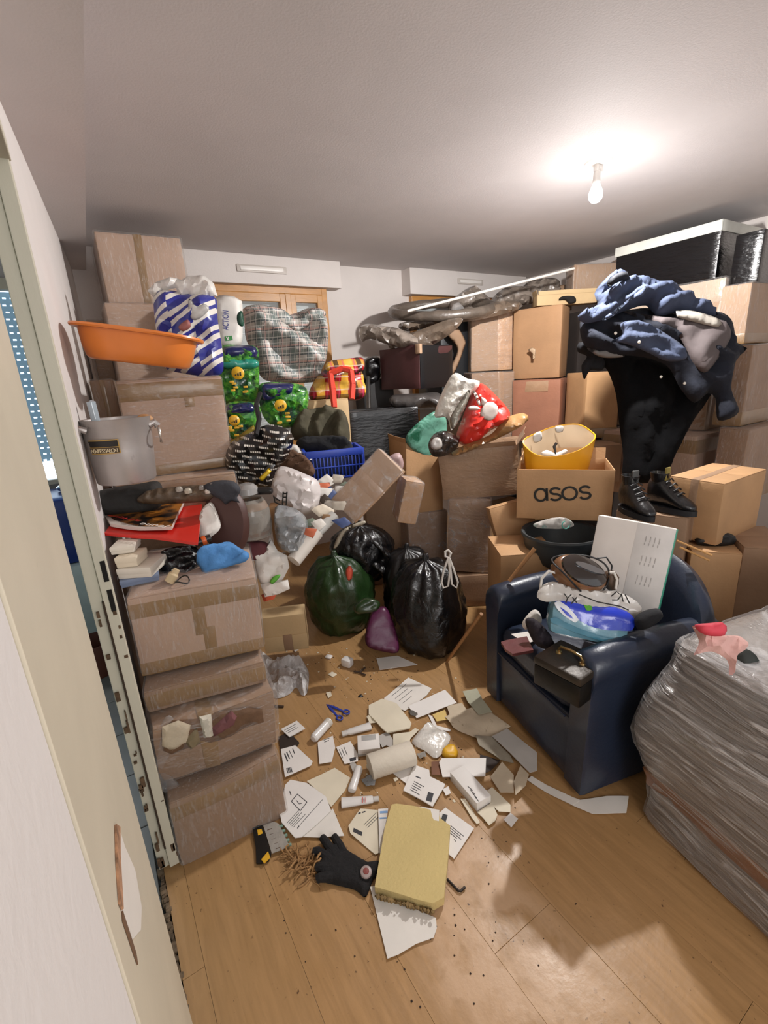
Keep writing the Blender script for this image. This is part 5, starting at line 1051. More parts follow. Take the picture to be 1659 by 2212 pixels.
s4 = sack('dull black sack in the gap between the two front black sacks', C(885, 1330, 3.10), .16, .15, .5, mt('dull_black_sack', '121011', .35, .3, 6, .5, 12, bdist=.02), seed=15)
s4.location.z = .02
puff1('purple_bag', 'flat purple bag on the floor between green and black sacks', 'bag', [(790, 1390), (800, 1330), (830, 1310), (850, 1345), (862, 1405), (830, 1408)], Pl(828, 1370, 2.56, 10, 35), .014, mt('purple_film', '4E1B3C', .4, .15, 5, .3, 14), res=.02, fold=.3)
puff1('basin', 'white rim of a plastic basin behind the glossy black sack', 'basin', [(720, 1185), (735, 1150), (770, 1130), (790, 1125), (785, 1134), (750, 1146), (730, 1180)], Pl(755, 1155, 2.75, 0), .012, mt('dirty_white_plastic', 'BBB29F', .5), res=.014)
carton('dark brown box deep in shadow behind the black sacks', [(790, 1110), (900, 1090), (900, 1220), (800, 1230)], 3.50, 10, .22, CARD_D, z0=.0, z1=.80, seed=86)
# ================================================================ armchair and what is on it
LEA = mt('navy_leather', '232C3E', .36, .14, 5, .12, 60, coat=.15)
f0 = Z(1255, 1737); f1 = Z(1050, 1500); ev = (f1 - f0); CW = ev.length; ev.normalize()
bv = Vector((ev.y, -ev.x, 0)); bv = bv if bv.x > 0 else -bv      # into the chair, away from its front
cm = Matrix((ev, bv, UP)).transposed().to_4x4(); cm.translation = f0
if cm.determinant() < 0: pass
ch = thing('armchair', 'navy leather tub armchair with rolled arms, loaded with clutter', 'armchair', Matrix.Translation(f0))
def cl(x, y, z): return ev * x + bv * y + UP * z           # chair frame: x across from the near arm, y back, z up
CD, AW = .62, .108
def ch_mesh(name, g):
    for v in g.v: v.xyz = cl(v.x, v.y, v.z)
    g.f = [tuple(reversed(f)) for f in g.f] if ev.cross(bv).z < 0 else g.f
    return g.out(name, LEA, ch, True, 50)
def arm(x0, s):
    """one rolled arm: flat panel below, round roll on top that droops towards the back"""
    g = G(); prof = []
    for k in range(13):
        a = -pi * .15 + k / 12 * pi * 1.3; prof.append((cos(a) * AW * .56, .545 + sin(a) * AW * .56))
    outl = [(AW * .42, .03), (AW * .45, .45)] + prof + [(-AW * .45, .45), (-AW * .42, .03)]
    n = len(outl); st = []
    ys = [0, .004, .018, .10, .22, .36, .48, CD - .02, CD]
    for y in ys:
        f = .93 if y in (0, CD) else (.975 if y in (.004, ) else 1); sh = []
        for (px_, pz) in outl: sh.append(Vector((x0 + px_ * f + s * .012 * sin(pz * 4), y, .03 + (pz - .03) * (f if pz > .1 else 1) + (.02 * sin(pi * y / CD)) * (pz > .4))))
        st.append(sh)
    vs = [p for r_ in st for p in r_]; fs = []
    for i in range(len(st) - 1):
        for k in range(n): fs.append((i * n + k, (i + 1) * n + k, (i + 1) * n + (k + 1) % n, i * n + (k + 1) % n))
    fs += [tuple(range(n)), tuple(reversed([(len(st) - 1) * n + k for k in range(n)]))]
    g.put(vs, fs); return ch_mesh('arm', g)
arm(AW * .5, -1); arm(CW - AW * .5, 1)
wob = lambda p: p + Vector((nz(p, 5, 3), nz(p, 5, 4), nz(p, 5, 5))) * .008
g = G(); g.cub((AW * .7, .012, .03), (CW - AW * .7, CD - .05, .30), .012, .05, wob); ch_mesh('front_panel', g)
g = G(); g.cub((AW * .95, .004, .305), (CW - AW * .95, CD - .12, .43), .045, .035, lambda p: wob(p) + Vector((0, 0, .03 * (1 - ((p.x - CW / 2) / (CW * .4)) ** 2) * (p.z > .37)))); ch_mesh('seat_cushion', g)
# curved back
g = G(); n = 22; vs, fs = [], []; prof = [(-.055, .05), (-.06, .45), (-.05, .66), (-.03, .715), (.0, .735), (.035, .715), (.06, .65), (.07, .40), (.065, .05)]; m = len(prof)
for i in range(n + 1):
    u = i / n; x = AW * .1 + (CW - AW * .2) * u; bow = (1 - (2 * u - 1) ** 2); y = CD - .09 + .10 * bow ** .8; drop = .15 * abs(2 * u - 1) ** 3
    for (py_, pz) in prof: vs.append(Vector((x, y + py_, .05 + (pz - .05) * (1 - drop * (pz > .1)) + .05 * (pz > .5) * bow)))
for i in range(n):
    for k in range(m): fs.append((i * m + k, i * m + (k + 1) % m, (i + 1) * m + (k + 1) % m, (i + 1) * m + k))
fs += [tuple(reversed(range(m))), tuple(n * m + k for k in range(m))]
g.put(vs, fs); ch_mesh('backrest', g)
g = G(); g.tube([(AW, -.002, .305), (CW - AW, -.002, .305)], .004, 6); o = ch_mesh('seam_piping', g)
g = G(); g.cub((AW * .2, .02, 0), (AW * .7, .08, .035), .006); g.cub((CW - AW * .7, .02, 0), (CW - AW * .2, .08, .035), .006)
for fx in (AW * .45, CW - AW * .45):
    g = G(); g.cub((fx - .025, .03, 0), (fx + .025, .08, .036), .006); ch_mesh('foot', g).data.materials[0] = BLACK
chw = lambda x, y, z: f0 + cl(x, y, z)
def onchair(px, py, z=.47): return Z(px, py, z)
# cash box with handle
cb0 = onchair(1200, 1515, .455); a = onchair(1292, 1460, .455) - cb0
cbx = thing('cash_box', 'black metal cash box with brass carrying handle on the seat front', 'box', Pl(0, 0, 0, -4, at=Z(1212, 1520, .455)).mat())
BM = mt('black_worn_metal', '191715', .35, .3, 8, .15, 30, metal=.3)
Wc, Dc, Hc = .16, .18, .115
Rz = Matrix.Rotation(radians(18), 4, 'Z')
cbx.matrix_basis = Matrix.Translation(Z(1228, 1482, .455)) @ Matrix.Rotation(math.atan2(ev.y, ev.x) - pi / 2 + .30, 4, 'Z')
G().cub((-Wc / 2, -Dc / 2, 0), (Wc / 2, Dc / 2, Hc * .72), .006, .05).out('body', BM, cbx)
cb_lid = G().cub((-Wc / 2 - .002, -Dc / 2 - .002, Hc * .72), (Wc / 2 + .002, Dc / 2 + .002, Hc), .008, .05).out('lid', mt('worn_lid', '3A322A', .4, .25, 9, .2, 40, metal=.3), cbx)
g = G(); g.tube([(0, -.045, Hc), (0, -.045, Hc + .014), (0, -.038, Hc + .026), (0, 0, Hc + .030), (0, .038, Hc + .026), (0, .045, Hc + .014), (0, .045, Hc)], .0055, 10); g.out('handle', mt('brass_handle', 'A4885A', .25, .1, metal=.9), cb_lid)
for s in (-1, 1): G().lathe([(0, 0), (.012, 0), (.010, .006), (0, .007)], 14, Matrix.Translation((0, s * .045, Hc))).out('handle_boss', mt('brass_handle', 'A4885A'), cb_lid)
# wallet, card, dark knit
sheet('wallet', 'shiny dark red leather wallet lying on the left of the seat', 'wallet', [(1082, 1392), (1095, 1388), (1138, 1380), (1152, 1410), (1107, 1418), (1092, 1408)], .462, mt('oxblood_leather', '6A3A3C', .25, .2, 9, .2, 30, coat=.5), .012, .003, .02)
sheet('paper_slip', 'white paper slip behind the red wallet on the seat', 'paper', [(1104, 1372), (1140, 1366), (1158, 1385), (1136, 1392)], .464, PAPER, .002, .006)
puff1('dark_knit', 'blackish knitted scarf bundled left of the blue pack', 'scarf', [(1135, 1338), (1150, 1335), (1172, 1350), (1190, 1375), (1200, 1400), (1175, 1402), (1155, 1390), (1140, 1362)], Pl(1168, 1370, 1.80, 10, 20), .04, mt('dark_purple_knit', '201820', .9, .3, 30, .6, 50), res=.014, fold=.6, fs=22, fdir=40, crumple=.4)
puff1('paper_wad', 'white crumpled paper behind the dark knit scarf', 'paper', [(1128, 1345), (1150, 1318), (1165, 1322), (1170, 1345), (1150, 1352), (1135, 1360)], Pl(1150, 1338, 1.90, 5, 20), .02, PAPER, res=.012, sharp=35)
# blue pack of pads
pk = thing('nappy_pack', 'big plastic pack in blue and turquoise tilted on the seat', 'pack', Matrix.Translation(C(1268, 1388, 1.66)) @ Matrix.Rotation(math.atan2(R0.y, R0.x) - .20, 4, 'Z') @ Matrix.Rotation(radians(-18), 4, 'X') @ Matrix.Rotation(radians(9), 4, 'Y'))
PW, PD, PH = .272, .15, .135
pf = lambda p: p + Vector((nz(p, 9, 2), nz(p, 9, 3), nz(p, 9, 4))) * .010 + Vector((rdg(p, 22, 5), rdg(p, 22, 6), rdg(p, 22, 7))) * .0022
G().cub((-PW / 2, 0, 0), (PW / 2, PD, PH), .035, .014, pf).out('body', mt('turquoise_pack', '6E9DB0', .16, .12, 5, .4, 18, coat=.7), pk)
def wrapband(name, pts, w__, mat):
    """a printed panel following the front and top of the pack; pts are (u, s): s runs up the front then over the top"""
    vv, ff, dd, rim = fillpoly(pts, .010, True); g = G(); V = []
    for lay in (0, 1):
        for v in vv:
            r_ = .035; s_ = v.y
            if s_ < PH - r_: p = Vector((v.x, 0, s_)); n_ = Vector((0, -1, 0))
            elif s_ < PH - r_ + r_ * pi / 2: a_ = (s_ - PH + r_) / r_; n_ = Vector((0, -cos(a_), sin(a_))); p = Vector((v.x, r_, PH - r_)) + n_ * r_
            else: p = Vector((v.x, r_ + s_ - (PH - r_ + r_ * pi / 2), PH)); n_ = Vector((0, 0, 1))
            V.append(pf(p) + n_ * (w__ if lay == 0 else w__ - .002))
    k = len(vv); g.put(V, [tuple(f) for f in ff] + [tuple(i + k for i in reversed(f)) for f in ff]); o = g.out(name, mat, pk); return o
ROY = mt('royal_blue_film', '1F3CC4', .18, .12, 5, .3, 18, coat=.7)
wrapband('royal_blue_panel', [(-.135, .155), (-.12, .12), (-.07, .085), (0, .062), (.07, .06), (.135, .078), (.138, .12), (.10, .15), (.04, .17), (-.04, .19), (-.10, .19)], .0025, ROY)
wrapband('white_oval', [(-.125, .115), (-.10, .085), (-.055, .062), (-.045, .075), (-.075, .105), (-.11, .125)], .0045, mt('white_oval_print', 'D7DCE2', .3, coat=.4))
wrapband('logo_stroke', [(-.105, .105), (-.085, .082), (-.062, .073), (-.082, .092)], .0058, ROY)
wrapband('turquoise_swoosh', [(-.13, .05), (-.05, .03), (.05, .02), (.13, .03), (.13, .04), (.05, .035), (-.05, .048), (-.12, .068)], .003, mt('deep_turquoise_print', '3F7F96', .2, coat=.6))
wrapband('green_mark', [(-.03, .13), (-.01, .14), (.0, .12), (-.02, .115)], .0045, mt('leaf_green', '5BA83A'))
# white shopping bag on top, scribbled black
o = puff1('carrier_bag', 'white carrier bag with black script lying over the blue pack', 'bag', [(1160, 1290), (1168, 1268), (1195, 1256), (1235, 1268), (1290, 1275), (1330, 1278), (1362, 1290), (1385, 1312), (1380, 1338), (1350, 1332), (1310, 1325), (1260, 1312), (1215, 1298), (1180, 1300)], Pl(1275, 1292, 1.70, 5, 40), .03, mt('white_grey_carrier', 'C9C5BF', .3, .1, 8, .3, 20, coat=.4), res=.018, fold=.4, fs=10, fdir=-15, sharp=40)
pl = Pl(1275, 1290, 1.635, 5, 40)
strokes('script_lettering', [[pl.uv(*p) for p in L] for L in ([(1218, 1282), (1226, 1292), (1234, 1284)], [(1226, 1292), (1222, 1302)], [(1236, 1290), (1246, 1302)], [(1246, 1290), (1234, 1304)], [(1320, 1288), (1332, 1278), (1342, 1286), (1334, 1296), (1322, 1296)], [(1342, 1282), (1346, 1300)], [(1350, 1284), (1360, 1304)], [(1250, 1284), (1290, 1300), (1340, 1310), (1358, 1318)])], pl, BLK, o, .0045, .0)
for P_ in ([(1166, 1282), (1170, 1250), (1185, 1234), (1204, 1238)], [(1316, 1236), (1326, 1236), (1333, 1252), (1330, 1272)]):
    g = G(); q = local(o, [C(x, y, 1.72) for x, y in P_]); g.tube(q, .005, 8); g.out('bag_handle', mt('white_cord', 'D5D0C8', .5), o)
puff1('cloth_lump', 'dark grey cloth bundle right of the blue pack on the chair', 'cloth', [(1370, 1335), (1395, 1318), (1425, 1315), (1430, 1335), (1405, 1355), (1378, 1360)], Pl(1400, 1337, 1.62, 0, 20), .04, DKC, res=.018)
# clothes iron with cord
ir = thing('handbag', 'shiny bronze oval handbag lying on the white carrier bag', 'handbag', Pl(1250, 1240, 1.74, 0, 0).mat())
im = Matrix.Rotation(radians(24), 4, 'Y') @ Matrix.Rotation(radians(40), 4, 'X')
shape = lambda s_, z_, n=36: [im @ Vector((s_ * .105 * cos(2 * pi * k / n), s_ * .068 * sin(2 * pi * k / n), z_)) for k in range(n)]
rings('body', [shape(.75, -.035), shape(.97, -.025), shape(1.02, .0), shape(.98, .02), shape(.86, .032)], mt('bronze_leather', '7A5334', .25, .2, 7, .15, 20, coat=.6), ir, True, True)
dtop = rings('dark_top', [shape(.88, .030), shape(.86, .038), shape(.60, .046), shape(.2, .048)], mt('gloss_dark_brown', '241C18', .12, .2, coat=.8), ir, False, True)
rings('silver_plate', [[im @ (Vector((.012 + .06 * cos(2 * pi * k / 20) * 1, .008 + .014 * sin(2 * pi * k / 20), z_))) for k in range(20)] for z_ in (.046, .052)], mt('silver_plate', 'B9C0C6', .08, .05, metal=1), dtop, False, True)
g = G(); g.tube([im @ Vector((.115 * cos(2 * pi * k / 40), .078 * sin(2 * pi * k / 40), .012 + .03 * sin(4 * pi * k / 40))) for k in range(40)], .0035, 8, True); g.out('strap', BLACK, ir)
g = G(); g.tube([C(x, y, 1.76) for x, y in ((1290, 1206), (1310, 1204), (1322, 1222), (1318, 1248), (1306, 1262))], .0032, 8); one('cord', 'thin black cord looping right of the bronze handbag', 'cord', g, BLACK)
puff1('brown_pouch', 'small brown pouch behind the right bag handle', 'pouch', [(1306, 1236), (1325, 1232), (1336, 1248), (1334, 1270), (1316, 1276), (1306, 1262)], Pl(1320, 1254, 1.76, 0, 15), .03, mt('brown_pouch', '5A4636', .5, .15), res=.014)
# white carton with green edge standing against the chair back
wc, plw, (W, Hh, um, v0) = carton('tall white carton with green side edge standing in the armchair', [(1278, 1118), (1456, 1134), (1428, 1320), (1268, 1300)], 1.80, -36, .055, WHITE, tilt=14, roll=-4, flaps=False, seed=90, bulge=.002)
G().cub((W / 2 - .001, .004, .002), (W / 2 + .004, .052, Hh - .002), .002).out('green_side', mt('teal_edge', '3E9C82', .5), wc)
G().cub((-.012 + .02, -.0015, 0), (W / 2, .002, Hh), .001).out('fold_panel', mt('grey_white_card', 'D2CECA', .6), wc)
g = G()
for r_ in range(3):
    for c_ in range(4): g.cub((.045 + .015 * c_, -.003, Hh * (.80 - .23 * r_)), (.048 + .015 * c_, -.001, Hh * (.80 - .23 * r_) + .022), .0005); g.cub((.043 + .015 * c_, -.003, Hh * (.80 - .23 * r_) - .014), (.046 + .015 * c_, -.001, Hh * (.80 - .23 * r_) - .004), .0005)
o = g.out('faint_print', mt('faint_grey_print', 'AFABA8', .6), wc, False); o['kind'] = 'stuff'
# boots on the cartons behind
BOOT = mt('black_boot_leather', '121214', .28, .3, 8, .3, 40, coat=.4)
carton('dark box behind the chair back, carrying the black boots', [(1325, 1130), (1478, 1130), (1478, 1240), (1325, 1240)], 2.22, -40, .16, CARD_D, z0=.0, z1=.855, seed=91)
def boot(label, px, py, d, ang, tongue):
    p = C(px, py, d); p.z = .863; o = thing('boot', label, 'boot', Matrix.Translation(p) @ Matrix.Rotation(math.atan2(-F0.y, -F0.x) + ang, 4, 'Z') @ Matrix.Scale(.84, 4), 'pair of black boots')
    Lb, Wb = .27, .095
    def ring(x, w_, z0, z1, n=14): return [Vector((x, w_ * cos(2 * pi * k / n) * .5, z0 + (z1 - z0) * (.5 + .5 * sin(2 * pi * k / n)))) for k in range(n)]
    rings_ = [ring(-.11, .05, .03, .16), ring(-.10, .075, .022, .19), ring(-.06, .088, .02, .20), ring(-.01, .088, .02, .185), ring(.03, .09, .02, .135), ring(.08, .098, .02, .10), ring(.12, .092, .02, .082), ring(.15, .06, .022, .062), ring(.158, .02, .03, .045)]
    g = G(); n = 14; vs = [q for r_ in rings_ for q in r_]; fs = []
    for i in range(len(rings_) - 1):
        for k in range(n): fs.append((i * n + k, (i + 1) * n + k, (i + 1) * n + (k + 1) % n, i * n + (k + 1) % n))
    fs += [tuple(range(n)), tuple(reversed([(len(rings_) - 1) * n + k for k in range(n)]))]
    u = g.put(vs, fs).out('upper', BOOT, o); sm = u.modifiers.new('s', 'SUBSURF'); sm.levels = sm.render_levels = 1
    out = [Vector((.165 * (1 if c > 0 else .75) * c, (.05 if c > -.2 else .045) * s_ * 1.02, 0)) for c, s_ in ((cos(2 * pi * k / 32), sin(2 * pi * k / 32)) for k in range(32))]
    rings('sole', [[v + Vector((0, 0, z_)) for v in out] for z_ in (0, .004, .026, .03)], mt('rubber_sole', '17171A', .6, .2), o, True, True)
    G().lathe([(.034, .0), (.042, .03), (.045, .055), (.041, .056), (.036, .03), (.03, 0)], 20, Matrix.Translation((-.055, 0, .155)), sx=1.15, cap=False).out('collar', BOOT, o)
    G().cub((-.02, -.02, .17), (-.008, .02, .245), .005, .02).out('tongue', mt('boot_tongue_' + tongue, {'grey': '4A4A48', 'yellow': '8A7A3A'}[tongue], .6), u)
    for k in range(4): G().tube([(.005 + .022 * k, -.034, .165 - .02 * k), (.012 + .022 * k, 0, .186 - .023 * k), (.005 + .022 * k, .034, .165 - .02 * k)], .0042, 6).out('lace', BLACK, u)
    return o
boot('left black ankle boot, toe towards the room, silvery laces', 1368, 1108, 2.17, .12, 'grey')
boot('right black ankle boot behind its pair, yellow tag on the tongue', 1438, 1104, 2.20, .5, 'yellow')
# big cartons right of the boots
carton('very large brown carton at right behind the chair back', [(1440, 1005), (1556, 1040), (1556, 1180), (1440, 1150)], 2.16, -58, .42, CARD_O, z0=.72, z1=1.01, tape=(('v', .40, .55),), tmat=CARD_D, seed=92, bulge=.006)
carton('carton under the very large one, cut open and dark inside', [(1484, 1168), (1600, 1162), (1600, 1300), (1490, 1310)], 2.12, -20, .34, CARD_O, z0=.0, z1=.70, seed=93, bulge=.006)
carton('lower brown carton at the right edge beside the cut-open one', [(1602, 1150), (1720, 1140), (1720, 1240), (1602, 1260)], 2.05, -20, .34, CARD_D, z0=.0, z1=.72, seed=94)
puff1('black_bag', 'limp black bag squeezed between the two large cartons', 'bag', [(1500, 1165), (1550, 1148), (1588, 1158), (1585, 1176), (1540, 1180), (1505, 1176)], Pl(1545, 1165, 2.16, -10, 20), .025, mt('limp_black', '141414', .6, .3), res=.018)
for k, L in enumerate((((1462, 1168), (1538, 1200)), ((1468, 1182), (1533, 1211)))):
    g = G(); g.tube([C(*L[0], 1.84), C(*L[1], 1.78)], .0045, 8); one('wooden_rod', ['upper', 'lower'][k] + ' of two thin wooden rods beside the white carton', 'rod', g, mt('pale_rod', 'B98A52', .4, .1))
# ---- film-wrapped bulk at the right
SILV = mt('wrapped_grey_goods', '8F8A86', .18, .25, 4, 1.0, 11, coat=1, fold=1.2, stretch=(.5, .5, 4.0), bdist=.04)
OTAPE = mt('orange_brown_tape', '7A4E2C', .28, .15, 6, .3, 20, coat=.6)
def bulk(label, lo, hi, rot, mat, seed, bands=(), amp=.03):
    o = thing('wrapped_bale', label, 'bale', Matrix.Translation(Vector(lo) * 0 + Vector(((lo[0] + hi[0]) / 2, (lo[1] + hi[1]) / 2, lo[2]))) @ Matrix.Rotation(rot, 4, 'Z'))
    a, b, h = (hi[0] - lo[0]) / 2, (hi[1] - lo[1]) / 2, hi[2] - lo[2]
    def fn(p):
        k = p.z / h; w_ = 1 + .05 * sin(k * 9 + seed) - .10 * max(0, k - .8) * 2
        q = Vector((p.x * w_, p.y * w_, p.z)); q += Vector((nz(p, 3, seed), nz(p, 3, seed + 1), nz(p, 3, seed + 2) * .5 * (k > .3))) * amp
        q += Vector((rdg((p.x * 3, p.y * 3, p.z * 14), 1, seed), rdg((p.x * 3, p.y * 3, p.z * 14), 1, seed + 5), 0)) * .007
        return q
    G().cub((-a, -b, 0), (a, b, h), .05, .03, fn).out('body', mat, o)
    for (z0_, z1_) in bands: G().cub((-a - .003, -b - .003, z0_), (a + .003, b + .003, z1_), .012, .03, fn).out('tape_band', OTAPE, o)
    f2 = lambda p: fn(p) + Vector((nz(p, 16, seed + 20), nz(p, 16, seed + 21), nz(p, 16, seed + 22))) * .008
    G().cub((-a - .009, -b - .009, .002), (a + .009, b + .009, h + .009), .055, .022, f2).out('stretch_wrap', film_mat('bale_film', (.5, .5, 5), .97, .06, .8, .06, 1.0, 9), o)
    return o
bulk('large bale wrapped in shiny stretch film, front right, knee high', (1.255, -.46, .0), (1.875, .62, .72), -.19, SILV, 3, ((.15, .225),))
bulk('second film-wrapped bale behind at the right picture edge', (1.93, -.35, .0), (2.6, .46, .86), -.19, SILV, 9)
o = puff1('pink_garment', 'pale pink garment with red lining dropped on the front bale', 'garment', [(1495, 1352), (1520, 1362), (1560, 1372), (1600, 1375), (1614, 1398), (1596, 1412), (1590, 1420), (1588, 1452), (1575, 1458), (1572, 1428), (1540, 1408), (1510, 1412), (1498, 1416), (1510, 1385)], Pl(1555, 1400, 1.27, -5, 45), .025, mt('pale_pink_cloth', 'CFA49C', .85, .08, 8, .3, 50), res=.012, fold=1.1, fs=16, fdir=35, crumple=.3, sharp=45)
puff('red_lining', [(1500, 1350), (1530, 1346), (1560, 1344), (1570, 1352), (1566, 1372), (1535, 1374), (1512, 1366)], Pl(1538, 1360, 1.25, -5, 45), .02, mt('rose_red_cloth', 'CF4050', .7, .08), o, res=.012)
puff1('dark_pouch', 'dark green-grey pouch behind the pink garment', 'pouch', [(1580, 1400), (1600, 1395), (1640, 1425), (1640, 1445), (1610, 1455), (1590, 1450)], Pl(1612, 1428, 1.31, -5, 45), .03, mt('dark_pouch', '2A2E2A', .7, .2), res=.016)
# ================================================================ bulb on the ceiling
lb = thing('ceiling_bulb', 'lit white light bulb hanging from a round white ceiling rose', 'bulb', Matrix.Translation(Vector((2.37, 1.668, 2.5))))
RW = mt('rose_white', 'D8D4D0', .5, .02)
G().lathe([(0, -.012), (.045, -.011), (.062, -.006), (.066, 0), (0, 0)], 36).out('ceiling_rose', RW, lb)
G().cub((-.022, -.012, -.042), (.026, .012, -.010), .004).out('terminal_block', RW, lb)
G().lathe([(0, -.095), (.017, -.093), (.019, -.085), (.0165, -.075), (.0165, -.05), (.014, -.04), (0, -.038)], 20, Matrix.Translation((-.006, 0, 0))).out('lamp_holder', RW, lb)
t = NT('glowing_bulb'); em = t.add('Emission'); em.inputs[0].default_value = (1, .97, .93, 1); em.inputs[1].default_value = 12; tr = t.add('BsdfTransparent'); ad = t.add('AddShader'); t.t.links.new(em.outputs[0], ad.inputs[0]); t.t.links.new(tr.outputs[0], ad.inputs[1]); t.t.links.new(ad.outputs[0], t.out.inputs[0])
b_ = G().lathe([(0, -.178), (.018, -.174), (.030, -.160), (.033, -.143), (.030, -.125), (.020, -.103), (.0165, -.094), (0, -.093)], 28, Matrix.Translation((-.006, 0, 0))).out('bulb_glass', t.m, lb)
# ================================================================ litter on the floor
z4 = lambda x, y: (560 + .3617 * x, 1380 + .3617 * y)
z5 = lambda x, y: (540 + .3737 * x, 1660 + .3737 * y)
z6 = lambda x, y: (1020 + .3376 * x, 1160 + .3376 * y)
def Q(a, b, w):
    """an inked bar from a to b, w thick (zoom pixels)"""
    dx, dy = b[0] - a[0], b[1] - a[1]; L = math.hypot(dx, dy); nx, ny = -dy / L * w / 2, dx / L * w / 2
    return [(a[0] + nx, a[1] + ny), (b[0] + nx, b[1] + ny), (b[0] - nx, b[1] - ny), (a[0] - nx, a[1] - ny)]
def lines(a, b, step, n, w=3, ln=(1, .8, .9, .6, .95, .7)):
    """n text lines starting from a towards b, each offset by step"""
    out = []
    for k in range(n):
        f = ln[k % len(ln)]; p = (a[0] + step[0] * k, a[1] + step[1] * k); out.append(Q(p, (p[0] + (b[0] - a[0]) * f, p[1] + (b[1] - a[1]) * f), w))
    return out
def code(c, ux, uy, n=4, m=4):
    """a printed bar code block: bars across"""
    out = []
    for k in range(n):
        p = (c[0] + uy[0] * k / n, c[1] + uy[1] * k / n); out.append(Q(p, (p[0] + ux[0], p[1] + ux[1]), abs(uy[0] + uy[1]) / n * (.75 if k % 2 else .5) + 1.5))
    return out
P2 = mt('clean_paper', 'E2DDD8', .75, .03, 7, .12, 18)
P3 = mt('cream_card', 'D9CFB9', .7, .06, 7, .12, 18, dirt='7A6242', dirt_s=22, dirt_t=.68)
sheet('paper_sheet', 'plain white sheet by the tip of the big black sack', 'paper', [(700, 120), (825, 105), (945, 160), (720, 190)], .002, P2, zoom=z4, curl=.008)
sheet('paper_sheet', 'large white letter sheet nearest the sacks in the paper litter', 'paper', [(745, 360), (890, 235), (1030, 300), (1000, 340), (870, 435), (760, 380)], .002, PAPER, zoom=z4, curl=.006, prints=lines((790, 345), (880, 270), (22, 14), 4, 2))
sheet('paper_sheet', 'creased white sheet left of the armchair corner', 'paper', [(890, 405), (1110, 320), (1180, 395), (1000, 455), (940, 475)], .008, P2, zoom=z4, curl=.014)
sheet('dressing_pad', 'thick rounded white dressing pad overlapping the letter', 'pad', [(655, 405), (735, 365), (820, 395), (870, 460), (910, 515), (900, 545), (765, 575), (735, 550), (690, 495), (655, 460)], .009, P3, zoom=z4, th=.006, curl=.010)
sheet('envelope', 'small white envelope lying on dark card by the door stack', 'envelope', [(130, 545), (225, 495), (275, 540), (180, 590)], .009, P2, zoom=z4, th=.004, prints=lines((150, 548), (220, 510), (10, 8), 3, 2))
sheet('dark_card', 'dark brown card half under the small envelope', 'card', [(115, 590), (180, 560), (240, 625), (215, 670), (130, 675)], .002, mt('dark_brown_card', '2E211A', .7, .2), zoom=z4, th=.004)
sheet('leaflet', 'white leaflet with black print and barcode touching the door stack', 'leaflet', [(130, 665), (215, 640), (320, 740), (310, 765), (155, 835)], .005, P2, zoom=z4, curl=.006, prints=[Q((152, 690), (172, 740), 7), Q((165, 682), (182, 722), 6), Q((180, 672), (200, 715), 3), Q((200, 660), (212, 690), 5)] + code((165, 780), (8, 30), (32, -8), 4))
sheet('card', 'curved white card right of the door stack', 'card', [(350, 625), (440, 585), (455, 660), (435, 745), (360, 755)], .002, P2, zoom=z4, curl=.012, prints=lines((385, 612), (420, 598), (4, 12), 2, 3))
sheet('card', 'small printed card with a barcode left of the carton pile', 'card', [(460, 650), (545, 615), (590, 690), (590, 735), (510, 750)], .004, P2, zoom=z4, curl=.006, prints=lines((478, 662), (500, 715), (14, -7), 3, 3) + code((540, 720), (36, -10), (4, 20), 3))
sheet('paper_sheet', 'jagged grey-white sheet under the dressing pad', 'paper', [(700, 590), (770, 560), (800, 610), (800, 660), (760, 640), (735, 655)], .003, mt('grey_paper', 'B5B0AA', .8), zoom=z4)
sheet('paper_sheet', 'torn cream sheet behind the white roll', 'paper', [(800, 575), (900, 560), (930, 535), (955, 545), (905, 600), (890, 640), (800, 670)], .006, P3, zoom=z4, curl=.012)
sheet('paper_sheet', 'white slip in front of the long white roll', 'paper', [(780, 790), (925, 750), (930, 800), (880, 870), (830, 830)], .003, P2, zoom=z4)
sheet('leaflet', 'white rounded leaflet with text and square code below the roll', 'leaflet', [(860, 910), (930, 760), (1015, 790), (1020, 830), (1110, 875), (1105, 890), (1035, 1010), (960, 965)], .008, P2, zoom=z4, th=.004, curl=.006, prints=lines((925, 855), (985, 890), (-6, 12), 5, 3) + [Q((935, 825), (965, 838), 6)] + code((1012, 920), (-14, 50), (34, 10), 5))
sheet('paper_strip', 'blank white rectangular strip in the middle of the litter', 'paper', [(1075, 750), (1090, 725), (1355, 725), (1350, 830), (1095, 835)], .016, P2, zoom=z4, th=.003, curl=.008)
sheet('stained_paper', 'brown stained scrap at the left end of the blank strip', 'paper', [(1028, 740), (1082, 733), (1100, 818), (1030, 815)], .012, mt('brown_stain', '7A5440', .8, .25), zoom=z4)
sheet('yellow_card', 'pale yellow card between the creased sheet and soiled film', 'card', [(1035, 460), (1110, 430), (1125, 490), (1060, 500)], .006, mt('pale_yellow_card', 'D4B66E', .7, .06), zoom=z4)
sheet('paper_edge', 'white torn paper edge under the pale yellow card', 'paper', [(1008, 455), (1035, 465), (1060, 520), (1145, 545), (1140, 558), (1050, 540)], .003, P2, zoom=z4)
sheet('tissue', 'folded greenish-grey tissue against the armchair front', 'tissue', [(1215, 330), (1300, 310), (1330, 370), (1390, 450), (1310, 468), (1245, 395)], .012, mt('greenish_tissue', 'A7A590', .8, .12, 9, .3, 30), zoom=z4, curl=.016)
sheet('tissue', 'creased grey tissue left of the greenish one', 'tissue', [(1120, 410), (1210, 390), (1262, 470), (1150, 500)], .010, PAPER_D, zoom=z4, curl=.016)
